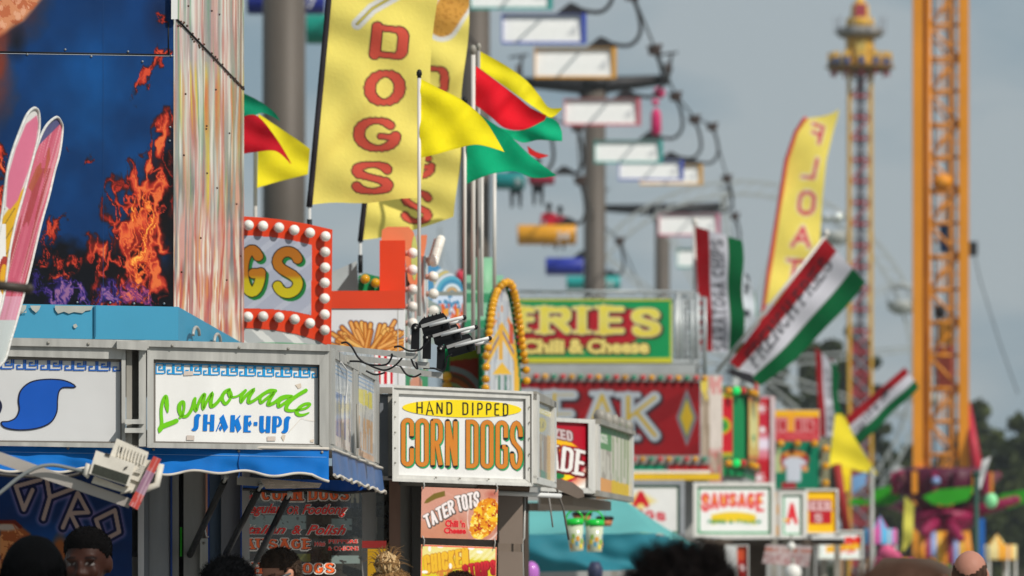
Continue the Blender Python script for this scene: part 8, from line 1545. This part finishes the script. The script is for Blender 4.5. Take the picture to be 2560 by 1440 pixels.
            if hstyle == 'bun':
                bc = tf(M @ Vector((0, hd_ * .35, hh * 1.22))); 
                for k in range(130):
                    ax = Vector((rr.gauss(0, 1), rr.gauss(0, 1), rr.gauss(0, 1))).normalized(); u_ = ax.orthogonal().normalized(); w_ = ax.cross(u_); r0 = rr.uniform(.018, .046); a0 = rr.uniform(0, 6); b.tube([bc + (u_ * math.cos(a0 + t * .55) + w_ * math.sin(a0 + t * .55)) * r0 * (1, 1, 1)[0] for t in range(9)], [.001, .004, .006, .007, .007, .007, .006, .004, .001], [hm_, mat('hair_blonde_light', '#c9a878', .5, 0, .3, 40)][k % 2], 5)
                for k in range(50): d = Vector((rr.gauss(0, .8), rr.gauss(0, .5), abs(rr.gauss(.2, .6)))).normalized(); b.tube([bc + d * .03, bc + d * .065 + Vector((0, 0, .005)), bc + d * rr.uniform(.07, .1) + Vector((rr.gauss(0, .015), 0, -.01))], [.002, .0012, .0004], hm_, 4)
            if hstyle == 'long':
                prof = []; 
                for k in range(14):
                    t_ = k / 13; prof.append((t_, 1.12 - .12 * abs(t_ - .3)))
                for k in range(900):
                    a = rr.uniform(-.35, math.pi + .35); zz_ = rr.uniform(.0, .98); rz = math.sqrt(1 - (zz_ / 1.06) ** 2); p0 = M @ Vector((math.cos(a) * hw * 1.1 * rz, hd_ * (.1 + .98 * math.sin(a) * rz), hh * zz_)); pts = [tf(p0 + Vector((math.cos(a) * .012 * t, .02 * math.sin(a), -.075 * t)) ) for t in range(6)]; b.tube(pts, [.003, .006, .007, .007, .006, .002], hm_, 4, smooth=False)
            if hstyle in ('afro',):
                for k in range(520):
                    d = Vector((rr.gauss(0, 1), rr.gauss(0, 1), rr.gauss(0, 1))); d.normalize()
                    if d.z < -.35: d.z = -d.z
                    c_ = tf(M @ Vector((0, hd_ * .15, hh * .42))) + Vector((d.x * .092, d.y * .10, d.z * .085)) * rr.uniform(.8, 1.08); b.ball(c_, rr.uniform(.009, .02), hm_, 6)
            if len(b.v): b.build('hair_strands', o)
    if glasses:
        b = MB(mat('sunglass_black', '#141416', .2, 0, 0)); 
        for s_ in (-1, 1): b.add([tf(M @ Vector(q)) for q in ((s_ * hw * .08, -hd_ * .97, hh * .14), (s_ * hw * .82, -hd_ * .84, hh * .16), (s_ * hw * .80, -hd_ * .84, -hh * .06), (s_ * hw * .4, -hd_ * .98, -hh * .12), (s_ * hw * .10, -hd_ * 1.0, -hh * .02))], [(0, 1, 2, 3, 4)]); b.tube([tf(M @ Vector((s_ * hw * .84, -hd_ * .82, hh * .08))), tf(M @ Vector((s_ * hw * 1.06, -hd_ * .3, hh * .07))), tf(M @ Vector((s_ * hw * 1.12, hd_ * .12, hh * .06)))], [.009, .006, .004], mat('sunglass_arm', '#55595c', .35), 8)
        b.tube([tf(M @ Vector((-hw * .1, -hd_ * 1.0, hh * .1))), tf(M @ Vector((hw * .1, -hd_ * 1.0, hh * .1)))], .004, None, 6); b.build('sunglasses', th)
    return th
PI = math.pi
person('person with long black hair seen from behind, far left', 84, 1338, 17.6, '#5a3826', '#2a2a30', '#24303f', '#030304', yaw=PI, hstyle='long', hthick=.022, seed=3, voxel=.016)
person('dark skinned man with faded short hair facing the camera', 218, 1316, 20.6, '#351c13', '#3a3a40', '#2a2f3a', '#0c0a0a', yaw=-.22, hstyle='fade', hthick=.016, pitch=.04, seed=4, voxel=.009)
person('person with ruffled black hair, back to the camera below the struts', 572, 1396, 18.5, '#6a4532', '#30343a', '#2a2a2a', '#0e0e10', yaw=PI * .96, hstyle='curly', hthick=.022, seed=5)
person('man with greying brown hair and dark sunglasses bowing left', 702, 1371, 23.4, '#c08a72', '#5a6a78', '#3a3f4a', '#4a3c32', yaw=-1.05, pitch=.36, hsc=.84, hstyle='short', hthick=.010, glasses=True, seed=6, voxel=.009)
person('woman with a messy blonde bun in front of the brown wall', 980, 1420, 21.0, '#c79a80', '#8a5a5a', '#3a4a5a', '#8a6a45', yaw=PI * .8, hstyle='bun', hthick=.014, seed=7)
person('person whose brown crown just shows below the chicken strips sign', 1148, 1432, 19.5, '#b98a70', '#6a6a6a', '#3a3a3a', '#2f2018', yaw=PI, hstyle='short', hthick=.014, seed=8, voxel=.018)
person('person with a round dark afro blurred near the camera', 1706, 1382, 11.6, '#6a4636', '#7a5a4a', '#3a3a3a', '#1c1716', yaw=PI, hstyle='afro', hthick=.03, seed=9, voxel=.02)
person('very near person with smooth brown hair, strongly out of focus', 2255, 1402, 7.6, '#7a5a4a', '#6a5046', '#3a3a3a', '#5e463a', yaw=PI, hstyle='short', hthick=.02, seed=10, voxel=.02)
person('bald man with a fringe of brown hair at the lower right', 2426, 1377, 26.0, '#b07c6a', '#8a8f98', '#4a4a4a', '#4a382e', yaw=PI * .93, hstyle='bald', seed=11, voxel=.012)
for px, py, Y, sh, lab, zo in ((1372, 512, 170.4, '#c01838', 'rider in a crimson top sitting on the amber chair', 0), (1290, 400, 150.4, '#24303a', 'left rider on the teal chair below the green flag', 0), (1345, 400, 158.4, '#2c2c34', 'rider with dangling legs on the dark red chair', 0), (1400, 520, 170.6, '#a82040', 'second rider leaning on the amber chair', 0)):
    zt = P(px, py, Y).z; person(lab, px, py, Y, '#4a2f24', sh, '#1c1e24', '#141214', yaw=PI, sit=True, z0=zt - 1.22, voxel=.03, hstyle='short', seed=int(px), group='skyride riders', hthick=.02)
# ------------------------------------------------------------------ summer haze
hz = MB(bpy.data.materials.new('air')); hm2 = hz.cur; hm2.use_nodes = True; t = hm2.node_tree; t.nodes.clear(); o_m = t.nodes.new('ShaderNodeOutputMaterial'); pv = t.nodes.new('ShaderNodeVolumePrincipled')
pv.inputs['Color'].default_value = (.86, .91, .95, 1); pv.inputs['Density'].default_value = .0003; pv.inputs['Anisotropy'].default_value = .3; t.links.new(pv.outputs[0], o_m.inputs['Volume'])
hz.box((-120, -40, -1), (120, 420, 60), hm2); hz.build('haze', kind='stuff')
